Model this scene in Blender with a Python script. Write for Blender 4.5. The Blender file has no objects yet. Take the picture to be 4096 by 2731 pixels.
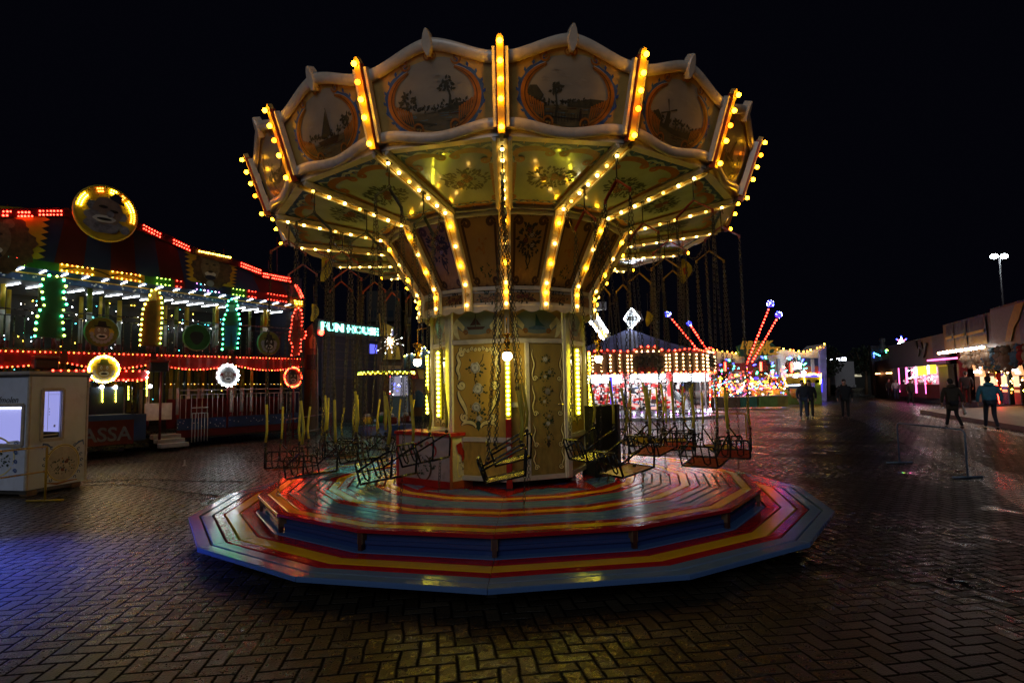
import bpy, math, random
from math import sin, cos, pi, radians as RAD, sqrt, atan2
from mathutils import Vector as V, Matrix, Euler
random.seed(7)
S = bpy.context.scene
COL = S.collection
# ------------------------------------------------------------------ camera (solved from the photograph)
F = 2350.5; SX = 4096/2352
FW = V((0.00726194, 0.99724521, 0.07381901)); RT = V((0.99981818, -0.00593939, -0.01811978)); UP = V((0.01763142, -0.07393717, 0.99710703))
CAM = V((0, 0, 1.7))
cd = bpy.data.cameras.new('camera'); cam = bpy.data.objects.new('camera', cd); COL.objects.link(cam)
cd.sensor_width = 36; cd.lens = F/4096*36; cd.clip_start = .05; cd.clip_end = 2000
cam.matrix_world = Matrix(((RT.x, UP.x, -FW.x, 0), (RT.y, UP.y, -FW.y, 0), (RT.z, UP.z, -FW.z, 1.7), (0, 0, 0, 1)))
S.camera = cam
def ray(u, v): return FW*F+RT*(u*SX-2048)+UP*(1365.5-v*SX)
def at(u, v, Y):                      # point of the photograph at world depth Y
    d = ray(u, v); return CAM+d*(Y/d.y)
def gnd(u, v, z=0.0):
    d = ray(u, v); return CAM+d*((z-1.7)/d.z)
D = 7.225
# ------------------------------------------------------------------ materials
MATS = {}
def N(nt, typ, **k):
    n = nt.nodes.new(typ)
    for a, b in k.items(): setattr(n, a, b)
    return n
def base(name):
    m = bpy.data.materials.new(name); m.use_nodes = True; nt = m.node_tree
    MATS[name] = m
    return m, nt, nt.nodes['Principled BSDF']
def mat(name, col, rough=.5, metal=0, var=.25, scale=8, coat=0, bump=0, alpha=1, spec=.5, em=None, es=0, rvar=.12, dirt=0):
    m, nt, b = base(name)
    tc = N(nt, 'ShaderNodeTexCoord'); nz = N(nt, 'ShaderNodeTexNoise')
    nz.inputs['Scale'].default_value = scale; nz.inputs['Detail'].default_value = 6; nz.inputs['Roughness'].default_value = .6
    nt.links.new(tc.outputs['Object'], nz.inputs['Vector'])
    mx = N(nt, 'ShaderNodeMix', data_type='RGBA')
    c = V(col[:3])
    mx.inputs['A'].default_value = (*(c*(1-var)), 1); mx.inputs['B'].default_value = (*[min(1, x*(1+var*.6)) for x in c], 1)
    mr = N(nt, 'ShaderNodeMapRange'); mr.inputs[1].default_value = .3; mr.inputs[2].default_value = .7
    nt.links.new(nz.outputs[0], mr.inputs[0]); nt.links.new(mr.outputs[0], mx.inputs['Factor'])
    out = mx.outputs['Result']
    if dirt:
        n2 = N(nt, 'ShaderNodeTexNoise'); n2.inputs['Scale'].default_value = scale*3.3; n2.inputs['Detail'].default_value = 8
        nt.links.new(tc.outputs['Object'], n2.inputs['Vector'])
        m2 = N(nt, 'ShaderNodeMapRange'); m2.inputs[1].default_value = .5; m2.inputs[2].default_value = .75; m2.inputs[4].default_value = dirt
        nt.links.new(n2.outputs[0], m2.inputs[0])
        x2 = N(nt, 'ShaderNodeMix', data_type='RGBA'); x2.inputs['B'].default_value = (.03, .022, .012, 1)
        nt.links.new(m2.outputs[0], x2.inputs['Factor']); nt.links.new(out, x2.inputs['A']); out = x2.outputs['Result']
    nt.links.new(out, b.inputs['Base Color'])
    mr2 = N(nt, 'ShaderNodeMapRange'); mr2.inputs[3].default_value = max(.02, rough-rvar); mr2.inputs[4].default_value = min(1, rough+rvar)
    nt.links.new(nz.outputs[0], mr2.inputs[0]); nt.links.new(mr2.outputs[0], b.inputs['Roughness'])
    b.inputs['Metallic'].default_value = metal; b.inputs['Specular IOR Level'].default_value = spec
    b.inputs['Coat Weight'].default_value = coat; b.inputs['Coat Roughness'].default_value = .12
    if alpha < 1: b.inputs['Alpha'].default_value = alpha
    if bump:
        bp = N(nt, 'ShaderNodeBump'); bp.inputs['Strength'].default_value = bump; bp.inputs['Distance'].default_value = .01
        n3 = N(nt, 'ShaderNodeTexNoise'); n3.inputs['Scale'].default_value = scale*6; n3.inputs['Detail'].default_value = 4
        nt.links.new(tc.outputs['Object'], n3.inputs['Vector'])
        nt.links.new(n3.outputs[0], bp.inputs['Height']); nt.links.new(bp.outputs[0], b.inputs['Normal'])
    if em:
        b.inputs['Emission Color'].default_value = (*em, 1); b.inputs['Emission Strength'].default_value = es
    return m
def glow(name, col, st, sample=True):
    m, nt, b = base(name)
    b.inputs['Base Color'].default_value = (.2, .2, .2, 1)
    b.inputs['Emission Color'].default_value = (*col, 1); b.inputs['Emission Strength'].default_value = st
    m.cycles.emission_sampling = 'FRONT' if sample else 'NONE'
    return m
class NG:                              # small math-node helper
    def __init__(s, nt): s.nt = nt
    def m(s, op, a, b=None, c=None, clamp=False):
        n = N(s.nt, 'ShaderNodeMath', operation=op); n.use_clamp = clamp
        for i, x in enumerate((a, b, c)):
            if x is None: continue
            if isinstance(x, (int, float)): n.inputs[i].default_value = x
            else: s.nt.links.new(x, n.inputs[i])
        return n.outputs[0]
# ------------------------------------------------------------------ mesh builder
class MB:
    def __init__(s): s.v = []; s.f = []; s.m = []; s.sm = []; s.uv = {}
    def add(s, vs, fs, mat, smooth=False, uvs=None):
        o = len(s.v); s.v += [tuple(x) for x in vs]
        for i, f in enumerate(fs):
            s.f.append(tuple(o+j for j in f)); s.m.append(mat); s.sm.append(smooth)
            if uvs: s.uv[len(s.f)-1] = [uvs[j] for j in f]
        return s
    def quad(s, a, b, c, d, mat, uvs=None): return s.add([a, b, c, d], [(0, 1, 2, 3)], mat, uvs=uvs)
    def poly(s, pts, mat): return s.add(pts, [tuple(range(len(pts)))], mat)
    def box(s, c, size, mat, rot=None, bev=0):
        x, y, z = [q/2 for q in size]; c = V(c)
        if bev and min(x, y, z) > bev:
            pts = []; 
            for sx in (-1, 1):
                for sy in (-1, 1):
                    for sz in (-1, 1):
                        pts += [V((sx*(x-bev), sy*(y-bev), sz*z)), V((sx*(x-bev), sy*y, sz*(z-bev))), V((sx*x, sy*(y-bev), sz*(z-bev)))]
            if rot: pts = [rot@p for p in pts]
            idx = lambda sx, sy, sz, k: ((sx > 0)*4+(sy > 0)*2+(sz > 0))*3+k
            fs = []
            for sg in (-1, 1):
                for k, ax in ((0, 2), (1, 1), (2, 0)):
                    q = []
                    for a, b in ((-1, -1), (1, -1), (1, 1), (-1, 1)):
                        t = [0, 0, 0]; o = [i for i in range(3) if i != ax]; t[ax] = sg; t[o[0]] = a; t[o[1]] = b; q.append(idx(*t, k))
                    fs.append(tuple(q))
            for a in (-1, 1):
                for b in (-1, 1):
                    fs.append((idx(-1, a, b, 0), idx(1, a, b, 0), idx(1, a, b, 1), idx(-1, a, b, 1)))
                    fs.append((idx(a, -1, b, 0), idx(a, 1, b, 0), idx(a, 1, b, 2), idx(a, -1, b, 2)))
                    fs.append((idx(a, b, -1, 1), idx(a, b, 1, 1), idx(a, b, 1, 2), idx(a, b, -1, 2)))
                    for c2 in (-1, 1): fs.append((idx(a, b, c2, 0), idx(a, b, c2, 1), idx(a, b, c2, 2)))
            return s.add([p+c for p in pts], fs, mat)
        pts = [V((a*x, b*y, d*z)) for a, b, d in ((-1, -1, -1), (1, -1, -1), (1, 1, -1), (-1, 1, -1), (-1, -1, 1), (1, -1, 1), (1, 1, 1), (-1, 1, 1))]
        if rot: pts = [rot@p for p in pts]
        return s.add([p+c for p in pts], [(0, 3, 2, 1), (4, 5, 6, 7), (0, 1, 5, 4), (1, 2, 6, 5), (2, 3, 7, 6), (3, 0, 4, 7)], mat)
    def bar(s, a, b, w, h, mat, up=(0, 0, 1)):    # rectangular bar from a to b
        a, b = V(a), V(b); t = (b-a).normalized(); u = V(up); x = t.cross(u)
        if x.length < 1e-4: x = t.cross(V((1, 0, 0)))
        x.normalize(); y = x.cross(t).normalized()
        p = []
        for q in (a, b):
            for i, j in ((-1, -1), (1, -1), (1, 1), (-1, 1)): p.append(q+x*(i*w/2)+y*(j*h/2))
        return s.add(p, [(0, 3, 2, 1), (4, 5, 6, 7), (0, 1, 5, 4), (1, 2, 6, 5), (2, 3, 7, 6), (3, 0, 4, 7)], mat)
    def tube(s, pts, r, mat, n=6, cap=True, closed=False):
        pts = [V(p) for p in pts]; m = len(pts); rs = r if isinstance(r, (list, tuple)) else [r]*m
        vs = []; prev = None
        for i, p in enumerate(pts):
            if closed: t = pts[(i+1) % m]-pts[i-1]
            else: t = pts[min(i+1, m-1)]-pts[max(i-1, 0)]
            t.normalize()
            if prev is None:
                x = t.cross(V((0, 0, 1)))
                if x.length < .05: x = t.cross(V((0, 1, 0)))
            else: x = prev-t*prev.dot(t)
            x.normalize(); prev = x; y = t.cross(x)
            for k in range(n):
                a = 2*pi*k/n; vs.append(p+(x*cos(a)+y*sin(a))*rs[i])
        fs = []
        for i in range(m if closed else m-1):
            j = (i+1) % m
            for k in range(n): fs.append((i*n+k, i*n+(k+1) % n, j*n+(k+1) % n, j*n+k))
        if cap and not closed: fs += [tuple(range(n))[::-1], tuple((m-1)*n+k for k in range(n))]
        return s.add(vs, fs, mat, True)
    def ball(s, c, r, mat, n=8, m=5, sc=(1, 1, 1)):
        c = V(c); vs = [c+V((0, 0, r*sc[2]))]
        for i in range(1, m):
            a = pi*i/m
            for k in range(n): b = 2*pi*k/n; vs.append(c+V((r*sin(a)*cos(b)*sc[0], r*sin(a)*sin(b)*sc[1], r*cos(a)*sc[2])))
        vs.append(c-V((0, 0, r*sc[2]))); fs = []
        for k in range(n): fs.append((0, 1+k, 1+(k+1) % n))
        for i in range(m-2):
            for k in range(n): q = 1+i*n; fs.append((q+k, q+n+k, q+n+(k+1) % n, q+(k+1) % n))
        q = 1+(m-2)*n
        for k in range(n): fs.append((q+(k+1) % n, q+k, len(vs)-1))
        return s.add(vs, fs, mat, True)
    def lathe(s, prof, c, mat, n=16, rot=None, smooth=True):
        vs = []; c = V(c)
        for r, z in prof:
            for k in range(n):
                a = 2*pi*k/n; p = V((r*cos(a), r*sin(a), z)); vs.append(c+(rot@p if rot else p))
        fs = []
        for i in range(len(prof)-1):
            for k in range(n): fs.append((i*n+k, i*n+(k+1) % n, (i+1)*n+(k+1) % n, (i+1)*n+k))
        return s.add(vs, fs, mat, smooth)
    def slab(s, pts, d, mat, side=None):          # extruded polygon: pts front, d = vector to the back
        d = V(d); n = len(pts); a = [V(p) for p in pts]; b = [p+d for p in a]
        s.add(a, [tuple(range(n))], mat); s.add(b, [tuple(range(n))[::-1]], side or mat)
        for i in range(n): s.add([a[i], a[(i+1) % n], b[(i+1) % n], b[i]], [(0, 1, 2, 3)], side or mat)
        return s
    def build(s, name, parent=None, loc=(0, 0, 0), rot=(0, 0, 0), link=True):
        me = bpy.data.meshes.new(name); me.from_pydata(s.v, [], s.f)
        ks = []
        for k in s.m:
            if k not in ks: ks.append(k)
        for k in ks: me.materials.append(MATS[k])
        for i, p in enumerate(me.polygons): p.material_index = ks.index(s.m[i]); p.use_smooth = s.sm[i]
        if s.uv:
            ul = me.uv_layers.new(name='UVMap')
            for i, p in enumerate(me.polygons):
                if i in s.uv:
                    for li, uvv in zip(p.loop_indices, s.uv[i]): ul.data[li].uv = uvv
        me.update(); me.validate()
        o = bpy.data.objects.new(name, me)
        if link: COL.objects.link(o)
        if parent: o.parent = parent
        o.location = loc; o.rotation_euler = rot
        return o
def tag(o, label=None, cat=None, group=None, kind=None):
    if label: o['label'] = label
    if cat: o['category'] = cat
    if group: o['group'] = group
    if kind: o['kind'] = kind
    return o
def thing(name, label, cat, loc=(0, 0, 0), rz=0, group=None):
    o = bpy.data.objects.new(name, None); COL.objects.link(o); o.location = loc; o.rotation_euler = (0, 0, rz); o.empty_display_size = .2
    return tag(o, label, cat, group)
def place(data, name, parent=None, loc=(0, 0, 0), rot=(0, 0, 0)):
    o = bpy.data.objects.new(name, data); COL.objects.link(o); o.location = loc; o.rotation_euler = rot
    if parent: o.parent = parent
    return o
class Frame:                           # local frame of a thing: x along, y away, z up
    def __init__(s, o, ang): s.o = V(o); s.a = ang; s.M = Matrix.Translation(s.o)@Matrix.Rotation(ang, 4, 'Z'); s.I = s.M.inverted(); s.n = (s.M.to_3x3()@V((0, 1, 0)))
    def px(s, u, v, y=0.0):            # photograph pixel on the plane local y
        d = ray(u, v); p0 = s.M@V((0, y, 0)); t = (p0-CAM).dot(s.n)/d.dot(s.n)
        return s.I@(CAM+d*t)
def led(mb, pts, sp, r, mk, n=6, m=4, jit=0):
    pts = [V(p) for p in pts]; mk = [mk] if isinstance(mk, str) else mk; c = 0; left = 0
    for a, b in zip(pts, pts[1:]):
        L = (b-a).length; t = left
        while t <= L+1e-6:
            mb.ball(a+(b-a)*(t/L if L else 0), r*random.uniform(.8, 1.15), mk[c % len(mk)], n, m); c += 1; t += sp*random.uniform(1-jit, 1+jit)
        left = t-L
def text(name, s, size, mk, parent=None, loc=(0, 0, 0), rot=(pi/2, 0, 0), ext=.01, shear=0, off=0, align='CENTER', sx=1):
    cu = bpy.data.curves.new('t', 'FONT'); cu.body = s; cu.size = size; cu.extrude = ext; cu.shear = shear; cu.offset = off; cu.align_x = align; cu.resolution_u = 3
    o = bpy.data.objects.new('t', cu); COL.objects.link(o)
    me = bpy.data.meshes.new_from_object(o.evaluated_get(bpy.context.evaluated_depsgraph_get()))
    bpy.data.objects.remove(o); me.name = name; me.materials.clear(); me.materials.append(MATS[mk])
    q = place(me, name, parent, loc, rot); q.scale = (sx, 1, 1); return q
# ------------------------------------------------------------------ colours
mat('cream', (.76, .68, .57), .32, var=.12, scale=5, coat=.3, dirt=.22)
mat('cream_post', (.60, .53, .42), .38, var=.14, scale=4, dirt=.3)
mat('rib_board', (.60, .50, .34), .4, var=.12, dirt=.1)
mat('gold_line', (.55, .33, .06), .35, var=.2)
mat('moulding_dark', (.16, .11, .05), .5)
mat('bar_board', (.62, .40, .12), .4, var=.1)
mat('strip_board', (.10, .085, .006), .4, var=.1)
mat('bar_edge', (.42, .05, .02), .4)
mat('corner_gold', (.62, .39, .11), .32, var=.25, scale=3, coat=.3, dirt=.3)
mat('scroll_orange', (.36, .14, .02), .4, var=.35, scale=14)
mat('scroll_shade', (.09, .035, .012), .45, var=.3, scale=14)
mat('cloud_paint', (.33, .31, .27), .5)
mat('scroll_blue', (.05, .12, .38), .4, var=.5, scale=12)
mat('scroll_pale', (.50, .58, .66), .4, var=.3, scale=14)
mat('scroll_cream', (.90, .74, .30), .4, var=.3, scale=14)
mat('leaf', (.02, .045, .02), .5, var=.5, scale=30)
mat('rose_white', (.62, .60, .50), .5, var=.25, scale=40)
mat('rose_shade', (.30, .28, .22), .5, var=.3, scale=40)
mat('rose_red', (.22, .05, .04), .5, var=.5, scale=40)
mat('petal_orange', (.36, .15, .04), .5, var=.5, scale=40)
mat('ink', (.03, .022, .015), .5)
mat('tree_paint', (.045, .045, .025), .6, var=.5, scale=30)
mat('ship_green', (.03, .09, .08), .5)
mat('sea_blue', (.10, .17, .20), .5, var=.5, scale=22)
mat('red_paint', (.38, .018, .012), .22, var=.25, scale=6, coat=.5, bump=.15)
mat('console_red', (.42, .02, .015), .3, var=.2)
mat('console_orange', (.45, .10, .02), .35, var=.2)
mat('console_cream', (.72, .64, .50), .35, var=.12, dirt=.2)
mat('console_side', (.44, .35, .33), .3, var=.2)
mat('rail_metal', (.10, .10, .085), .28, metal=.8, var=.3, scale=20)
mat('frame_tube', (.035, .035, .035), .25, metal=.55, var=.4, scale=20)
mat('chain', (.07, .06, .05), .35, metal=.7, var=.4, scale=60)
mat('sleeve', (.62, .50, .05), .5, var=.25, scale=20, bump=.2)
mat('plate_bare', (.42, .38, .26), .22, metal=.75, var=.3, scale=60, bump=.8)
mat('plate_red', (.30, .035, .03), .3, var=.3, scale=30, bump=.3)
mat('plate_yellow', (.42, .30, .02), .35, var=.25, scale=30, bump=.2)
mat('yoke_red', (.30, .02, .015), .4)
mat('yoke_green', (.06, .075, .05), .4)
mat('yoke_orange', (.35, .06, .02), .4)
mat('yoke_yellow', (.38, .24, .03), .4)
mat('black', (.012, .012, .012), .5, var=.4)
mat('speaker_black', (.014, .014, .013), .75, var=.4, scale=60, bump=.3)
mat('brass', (.60, .36, .08), .2, metal=1, var=.2, scale=30)
mat('door_olive', (.20, .15, .04), .34, var=.35, scale=3, dirt=.35)
mat('handle_metal', (.5, .45, .3), .2, metal=1)
mat('steel_white', (.55, .55, .55), .35, metal=.3)
mat('plaque', (.6, .58, .52), .4)
mat('post_brown', (.06, .02, .015), .5)
mat('timber', (.16, .09, .045), .7, var=.4, scale=10)
mat('flag_yellow', (.42, .34, .04), .7, var=.3)
mat('flag_red', (.35, .05, .02), .7)
mat('booth_white', (.62, .68, .82), .3, var=.1, scale=2, coat=.3, dirt=.12)
mat('booth_trim', (.48, .43, .38), .35, dirt=.2)
mat('booth_dark', (.06, .055, .05), .5)
mat('yellow_rail', (.42, .28, .015), .35, var=.2, dirt=.25)
mat('blue_rail', (.10, .17, .28), .3, metal=.3, var=.3)
mat('cable', (.01, .01, .01), .5)
mat('paper', (.7, .7, .7), .6)
mat('skin', (.42, .24, .16), .5, var=.1)
mat('hair', (.02, .014, .01), .6)
mat('cloth_black', (.012, .012, .016), .85, var=.4, scale=10)
mat('cloth_navy', (.02, .026, .045), .7, var=.4, scale=10)
mat('cloth_blue', (.02, .17, .28), .6, var=.3, scale=10)
mat('cloth_brown', (.04, .03, .02), .85, var=.4, scale=10)
mat('denim', (.05, .07, .12), .8, var=.3, scale=20)
mat('denim_pale', (.16, .2, .28), .8, var=.3, scale=20)
mat('shoe', (.03, .025, .02), .5)
mat('bag_white', (.6, .6, .58), .5)
mat('hat_white', (.75, .75, .75), .6)
# fairground colours
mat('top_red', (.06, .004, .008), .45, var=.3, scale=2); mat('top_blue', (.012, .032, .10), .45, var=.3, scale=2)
mat('fh_red', (.13, .008, .008), .45, var=.3, scale=2)
mat('fh_blue', (.022, .05, .14), .45, var=.35, scale=2)
mat('fh_navy', (.015, .02, .05), .5, var=.4, scale=2)
mat('fh_yellow', (.62, .44, .03), .45, var=.25, scale=3)
mat('fh_green', (.03, .13, .03), .45, var=.3, scale=3)
mat('kassa_grey', (.16, .15, .16), .5)
mat('sign_gold_lit', (.6, .34, .03), .4, em=(1, .5, .05), es=.16)  # painted letters given a weak glow so they read in the dark
mat('fh_gold', (.48, .28, .03), .4, var=.25, scale=4)
mat('fh_grey', (.38, .38, .37), .4, var=.2)
mat('fh_pale', (.78, .78, .72), .4, var=.2)
mat('fh_drape', (.15, .006, .006), .6, var=.45, scale=3)
mat('curtain_green', (.20, .23, .03), .5, var=.5, scale=3)
mat('dark_wall', (.02, .018, .018), .6, var=.4)
mat('clown_face', (.30, .22, .17), .35, var=.3, scale=5, coat=.6)
mat('clown_grey', (.33, .33, .36), .22, var=.6, scale=5, coat=.8)
mat('hat_blue', (.02, .03, .06), .5)
mat('mane', (.12, .07, .03), .7, var=.6, scale=10)
mat('lion_face', (.20, .15, .09), .6, var=.5, scale=10)
mat('figure_teal', (.006, .024, .018), .5, var=.3)
mat('figure_orange', (.09, .026, .008), .5, var=.4)
mat('figure_olive', (.03, .028, .01), .5, var=.4)
mat('figure_brown', (.07, .03, .012), .5, var=.4)
mat('siding', (.022, .03, .05), .5, var=.3, scale=2)
mat('tower', (.035, .034, .028), .8, var=.35, scale=.5)
mat('tent_canvas', (.26, .28, .62), .6, var=.35, scale=1.2)  # blue light of the diamond sign put into the canvas colour
mat('sky_blue_paint', (.10, .22, .34), .5, var=.4, scale=3)
mat('sand_paint', (.42, .28, .12), .5, var=.4, scale=3)
mat('canvas_green', (.10, .20, .03), .6, var=.5, scale=2)
mat('canvas_olive', (.17, .15, .02), .6, var=.5, scale=2)
mat('canvas_teal', (.02, .12, .07), .6, var=.5, scale=2)
mat('wood_panel', (.10, .06, .03), .6, var=.4, scale=3)
mat('fascia_grey', (.045, .043, .046), .5, var=.25, scale=.8)
mat('fascia_blue', (.015, .04, .10), .5, var=.35, scale=.8)
mat('fascia_gold', (.11, .055, .008), .5, var=.4, scale=2)
mat('fascia_dark', (.03, .02, .022), .5, var=.4, scale=1)
mat('fascia_red', (.16, .01, .02), .5, var=.3)
mat('plush_cream', (.36, .28, .20), .9, var=.35, scale=6, bump=.6)
mat('plush_brown', (.22, .14, .08), .9, var=.35, scale=6, bump=.6)
mat('plush_blue', (.10, .20, .28), .9, var=.3)
mat('plush_red', (.38, .03, .02), .9, var=.3)
mat('ramp_board', (.30, .24, .16), .5, var=.3, scale=1.5, dirt=.3)
mat('truck_white', (.35, .33, .34), .5, var=.2)
mat('brick_front', (.38, .30, .20), .6, var=.2, scale=10)
mat('foliage_dark', (.03, .045, .02), .8, var=.5, scale=6)
mat('goods_red_lit', (.5, .03, .03), .4, em=(1, .03, .03), es=.35); mat('goods_white_lit', (.75, .75, .75), .4, em=(1, .9, .9), es=.4); mat('goods_dark', (.05, .05, .06), .4); mat('goods_blue', (.05, .15, .5), .4)  # red and white goods glow weakly to look lit by the stall lamps
mat('glass_dark', (.03, .04, .05), .08, var=.1)
# lights
glow('bulb_rib', (1, .69, .15), 20); glow('bulb_bar', (1, .42, .009), 36); glow('bulb_bar_orange', (1, .19, .004), 22); glow('bulb_rib_dim', (1, .58, .07), 8); mat('bulb_off', (.5, .42, .25), .15, var=.1)
glow('bulb_strip', (1, .86, .03), 34); glow('bulb_soft', (1, .56, .10), 11); glow('globe', (1, .84, .52), 26)
glow('bulb_cap', (1, .6, .12), 3)
glow('led_red', (1, .03, .015), 26); glow('led_white', (.86, .92, 1), 26); glow('led_yellow', (1, .66, .05), 26); glow('led_green', (.05, 1, .30), 24)
glow('led_lime', (.55, 1, .10), 12); glow('led_purple', (.6, .2, 1), 12); glow('led_blue', (.04, .06, 1), 14); glow('led_orange', (1, .22, .03), 12)
glow('led_cyan', (.1, .9, 1), 9); glow('led_pink', (1, .12, .45), 5); glow('led_dim', (.7, .6, .4), 1.6); glow('led_warm', (1, .55, .22), 14)
glow('led_amber', (1, .40, .04), 9)
glow('neon_fun', (.25, 1, .80), 6); glow('neon_white', (.75, .88, 1), 2.0); glow('strip_white', (.8, .85, 1), 11)
glow('shop_white', (.86, .93, 1), 9); glow('window_violet', (.40, .42, 1), .72); glow('window_blue', (.10, .12, .9), 1.5); glow('window_dim', (.7, .68, .9), .35)
glow('menu_yellow', (1, .85, .03), 2.2); glow('menu_orange', (1, .42, .16), 1.3); glow('street_lamp', (.8, .95, 1), 45); glow('arcade', (1, .70, .40), 1.3)
glow('red_panel', (1, .02, .03), 3); glow('blue_panel', (.03, .02, 1), 2.2); glow('pink_panel', (1, .2, .4), .6); glow('far_window', (1, .9, .6), .5); glow('far_window_blue', (.5, .5, 1), .35)
glow('goods_pink_lit', (1, .5, .42), 1.1)  # prize boxes, no lamps: brightness of the stall lighting put in as glow
# ---- wet painted planks
def wetpaint(name, col, var=.16):
    m, nt, b = base(name); g = NG(nt)
    tc = N(nt, 'ShaderNodeTexCoord')
    nz = N(nt, 'ShaderNodeTexNoise'); nz.inputs['Scale'].default_value = 3.2; nz.inputs['Detail'].default_value = 7
    n2 = N(nt, 'ShaderNodeTexNoise'); n2.inputs['Scale'].default_value = 26; n2.inputs['Detail'].default_value = 5
    nt.links.new(tc.outputs['Object'], nz.inputs['Vector']); nt.links.new(tc.outputs['Object'], n2.inputs['Vector'])
    mx = N(nt, 'ShaderNodeMix', data_type='RGBA'); c = V(col)
    mx.inputs['A'].default_value = (*(c*(1-var)), 1); mx.inputs['B'].default_value = (*(c*1.15), 1)
    nt.links.new(g.m('MULTIPLY_ADD', n2.outputs[0], .5, g.m('MULTIPLY', nz.outputs[0], .5)), mx.inputs['Factor'])
    # scuffs down to dark wood
    sc = g.m('MULTIPLY', g.m('SUBTRACT', g.m('MULTIPLY_ADD', n2.outputs[0], .5, g.m('MULTIPLY', nz.outputs[0], .6)), .70), 9, clamp=True)
    x2 = N(nt, 'ShaderNodeMix', data_type='RGBA'); x2.inputs['B'].default_value = (.05, .035, .025, 1)
    nt.links.new(g.m('MULTIPLY', sc, .15), x2.inputs['Factor']); nt.links.new(mx.outputs['Result'], x2.inputs['A'])
    nt.links.new(x2.outputs['Result'], b.inputs['Base Color'])
    wet = g.m('MULTIPLY', g.m('SUBTRACT', nz.outputs[0], .45), 4, clamp=True)
    nt.links.new(g.m('MULTIPLY_ADD', wet, -.07, g.m('MULTIPLY_ADD', n2.outputs[0], .16, .09)), b.inputs['Roughness'])
    b.inputs['Specular IOR Level'].default_value = .36; b.inputs['Coat Weight'].default_value = 0; b.inputs['Coat Roughness'].default_value = .12
    bp = N(nt, 'ShaderNodeBump'); bp.inputs['Distance'].default_value = .006; bp.inputs['Strength'].default_value = .42
    n3 = N(nt, 'ShaderNodeTexNoise'); n3.inputs['Scale'].default_value = 15; n3.inputs['Detail'].default_value = 3
    nt.links.new(tc.outputs['Object'], n3.inputs['Vector'])
    nt.links.new(n3.outputs[0], bp.inputs['Height']); nt.links.new(bp.outputs[0], b.inputs['Normal']); nt.links.new(bp.outputs[0], b.inputs['Coat Normal'])
    return m
wetpaint('plank_red', (.33, .008, .016)); wetpaint('plank_yellow', (.66, .42, .010)); wetpaint('plank_grey', (.085, .175, .40)); wetpaint('riser_blue', (.03, .06, .20))
wetpaint('star_red', (.34, .015, .012))
# ---- painted landscape (uv driven)
def landscape(name, sky, land, hor=.4, rough=.45, cw=.5, cr_=.16):
    m, nt, b = base(name); g = NG(nt)
    uv = N(nt, 'ShaderNodeUVMap'); sp = N(nt, 'ShaderNodeSeparateXYZ'); nt.links.new(uv.outputs[0], sp.inputs[0])
    oi = N(nt, 'ShaderNodeObjectInfo'); ad = N(nt, 'ShaderNodeVectorMath', operation='ADD'); cx = N(nt, 'ShaderNodeCombineXYZ')
    nt.links.new(g.m('MULTIPLY', oi.outputs['Random'], 37), cx.inputs[0]); nt.links.new(uv.outputs[0], ad.inputs[0]); nt.links.new(cx.outputs[0], ad.inputs[1])
    nz = N(nt, 'ShaderNodeTexNoise'); nz.inputs['Scale'].default_value = 4; nz.inputs['Detail'].default_value = 8; nt.links.new(ad.outputs[0], nz.inputs['Vector'])
    edge = g.m('MULTIPLY', g.m('SUBTRACT', g.m('MULTIPLY_ADD', nz.outputs[0], .22, hor-.11), sp.outputs[1]), 22, clamp=True)
    s1 = N(nt, 'ShaderNodeMix', data_type='RGBA'); s1.inputs['A'].default_value = (*(V(sky)*.6), 1); s1.inputs['B'].default_value = (*(V(sky)*1.25), 1); nt.links.new(nz.outputs[0], s1.inputs['Factor'])
    n2 = N(nt, 'ShaderNodeTexNoise'); n2.inputs['Scale'].default_value = 14; n2.inputs['Detail'].default_value = 6; nt.links.new(ad.outputs[0], n2.inputs['Vector'])
    s2 = N(nt, 'ShaderNodeMix', data_type='RGBA'); s2.inputs['A'].default_value = (*(V(land)*.35), 1); s2.inputs['B'].default_value = (*(V(land)*1.7), 1); nt.links.new(n2.outputs[0], s2.inputs['Factor'])
    s3 = N(nt, 'ShaderNodeMix', data_type='RGBA'); nt.links.new(edge, s3.inputs['Factor']); nt.links.new(s1.outputs['Result'], s3.inputs['A']); nt.links.new(s2.outputs['Result'], s3.inputs['B'])
    nt.links.new(s3.outputs['Result'], b.inputs['Base Color']); b.inputs['Roughness'].default_value = rough
    b.inputs['Coat Weight'].default_value = cw; b.inputs['Coat Roughness'].default_value = cr_
    return m
landscape('painted_landscape', (.34, .32, .27), (.12, .10, .05), .36)
landscape('painted_ceiling', (.44, .55, .45), (.46, .53, .42), .1, .2, 1.0, .055)
landscape('painted_sea', (.24, .28, .20), (.12, .16, .14), .28)
landscape('gold_panel', (.56, .35, .065), (.48, .29, .05), .3, .3)
landscape('door_panel', (.34, .24, .065), (.30, .20, .05), .3, .33)
landscape('cone_panel', (.40, .22, .07), (.38, .20, .06), .3, .4)
landscape('beach_paint', (.10, .26, .34), (.36, .20, .08), .45)
landscape('night_paint', (.02, .03, .07), (.12, .065, .01), .35)
landscape('flame_paint', (.03, .05, .12), (.35, .10, .02), .5)
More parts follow.
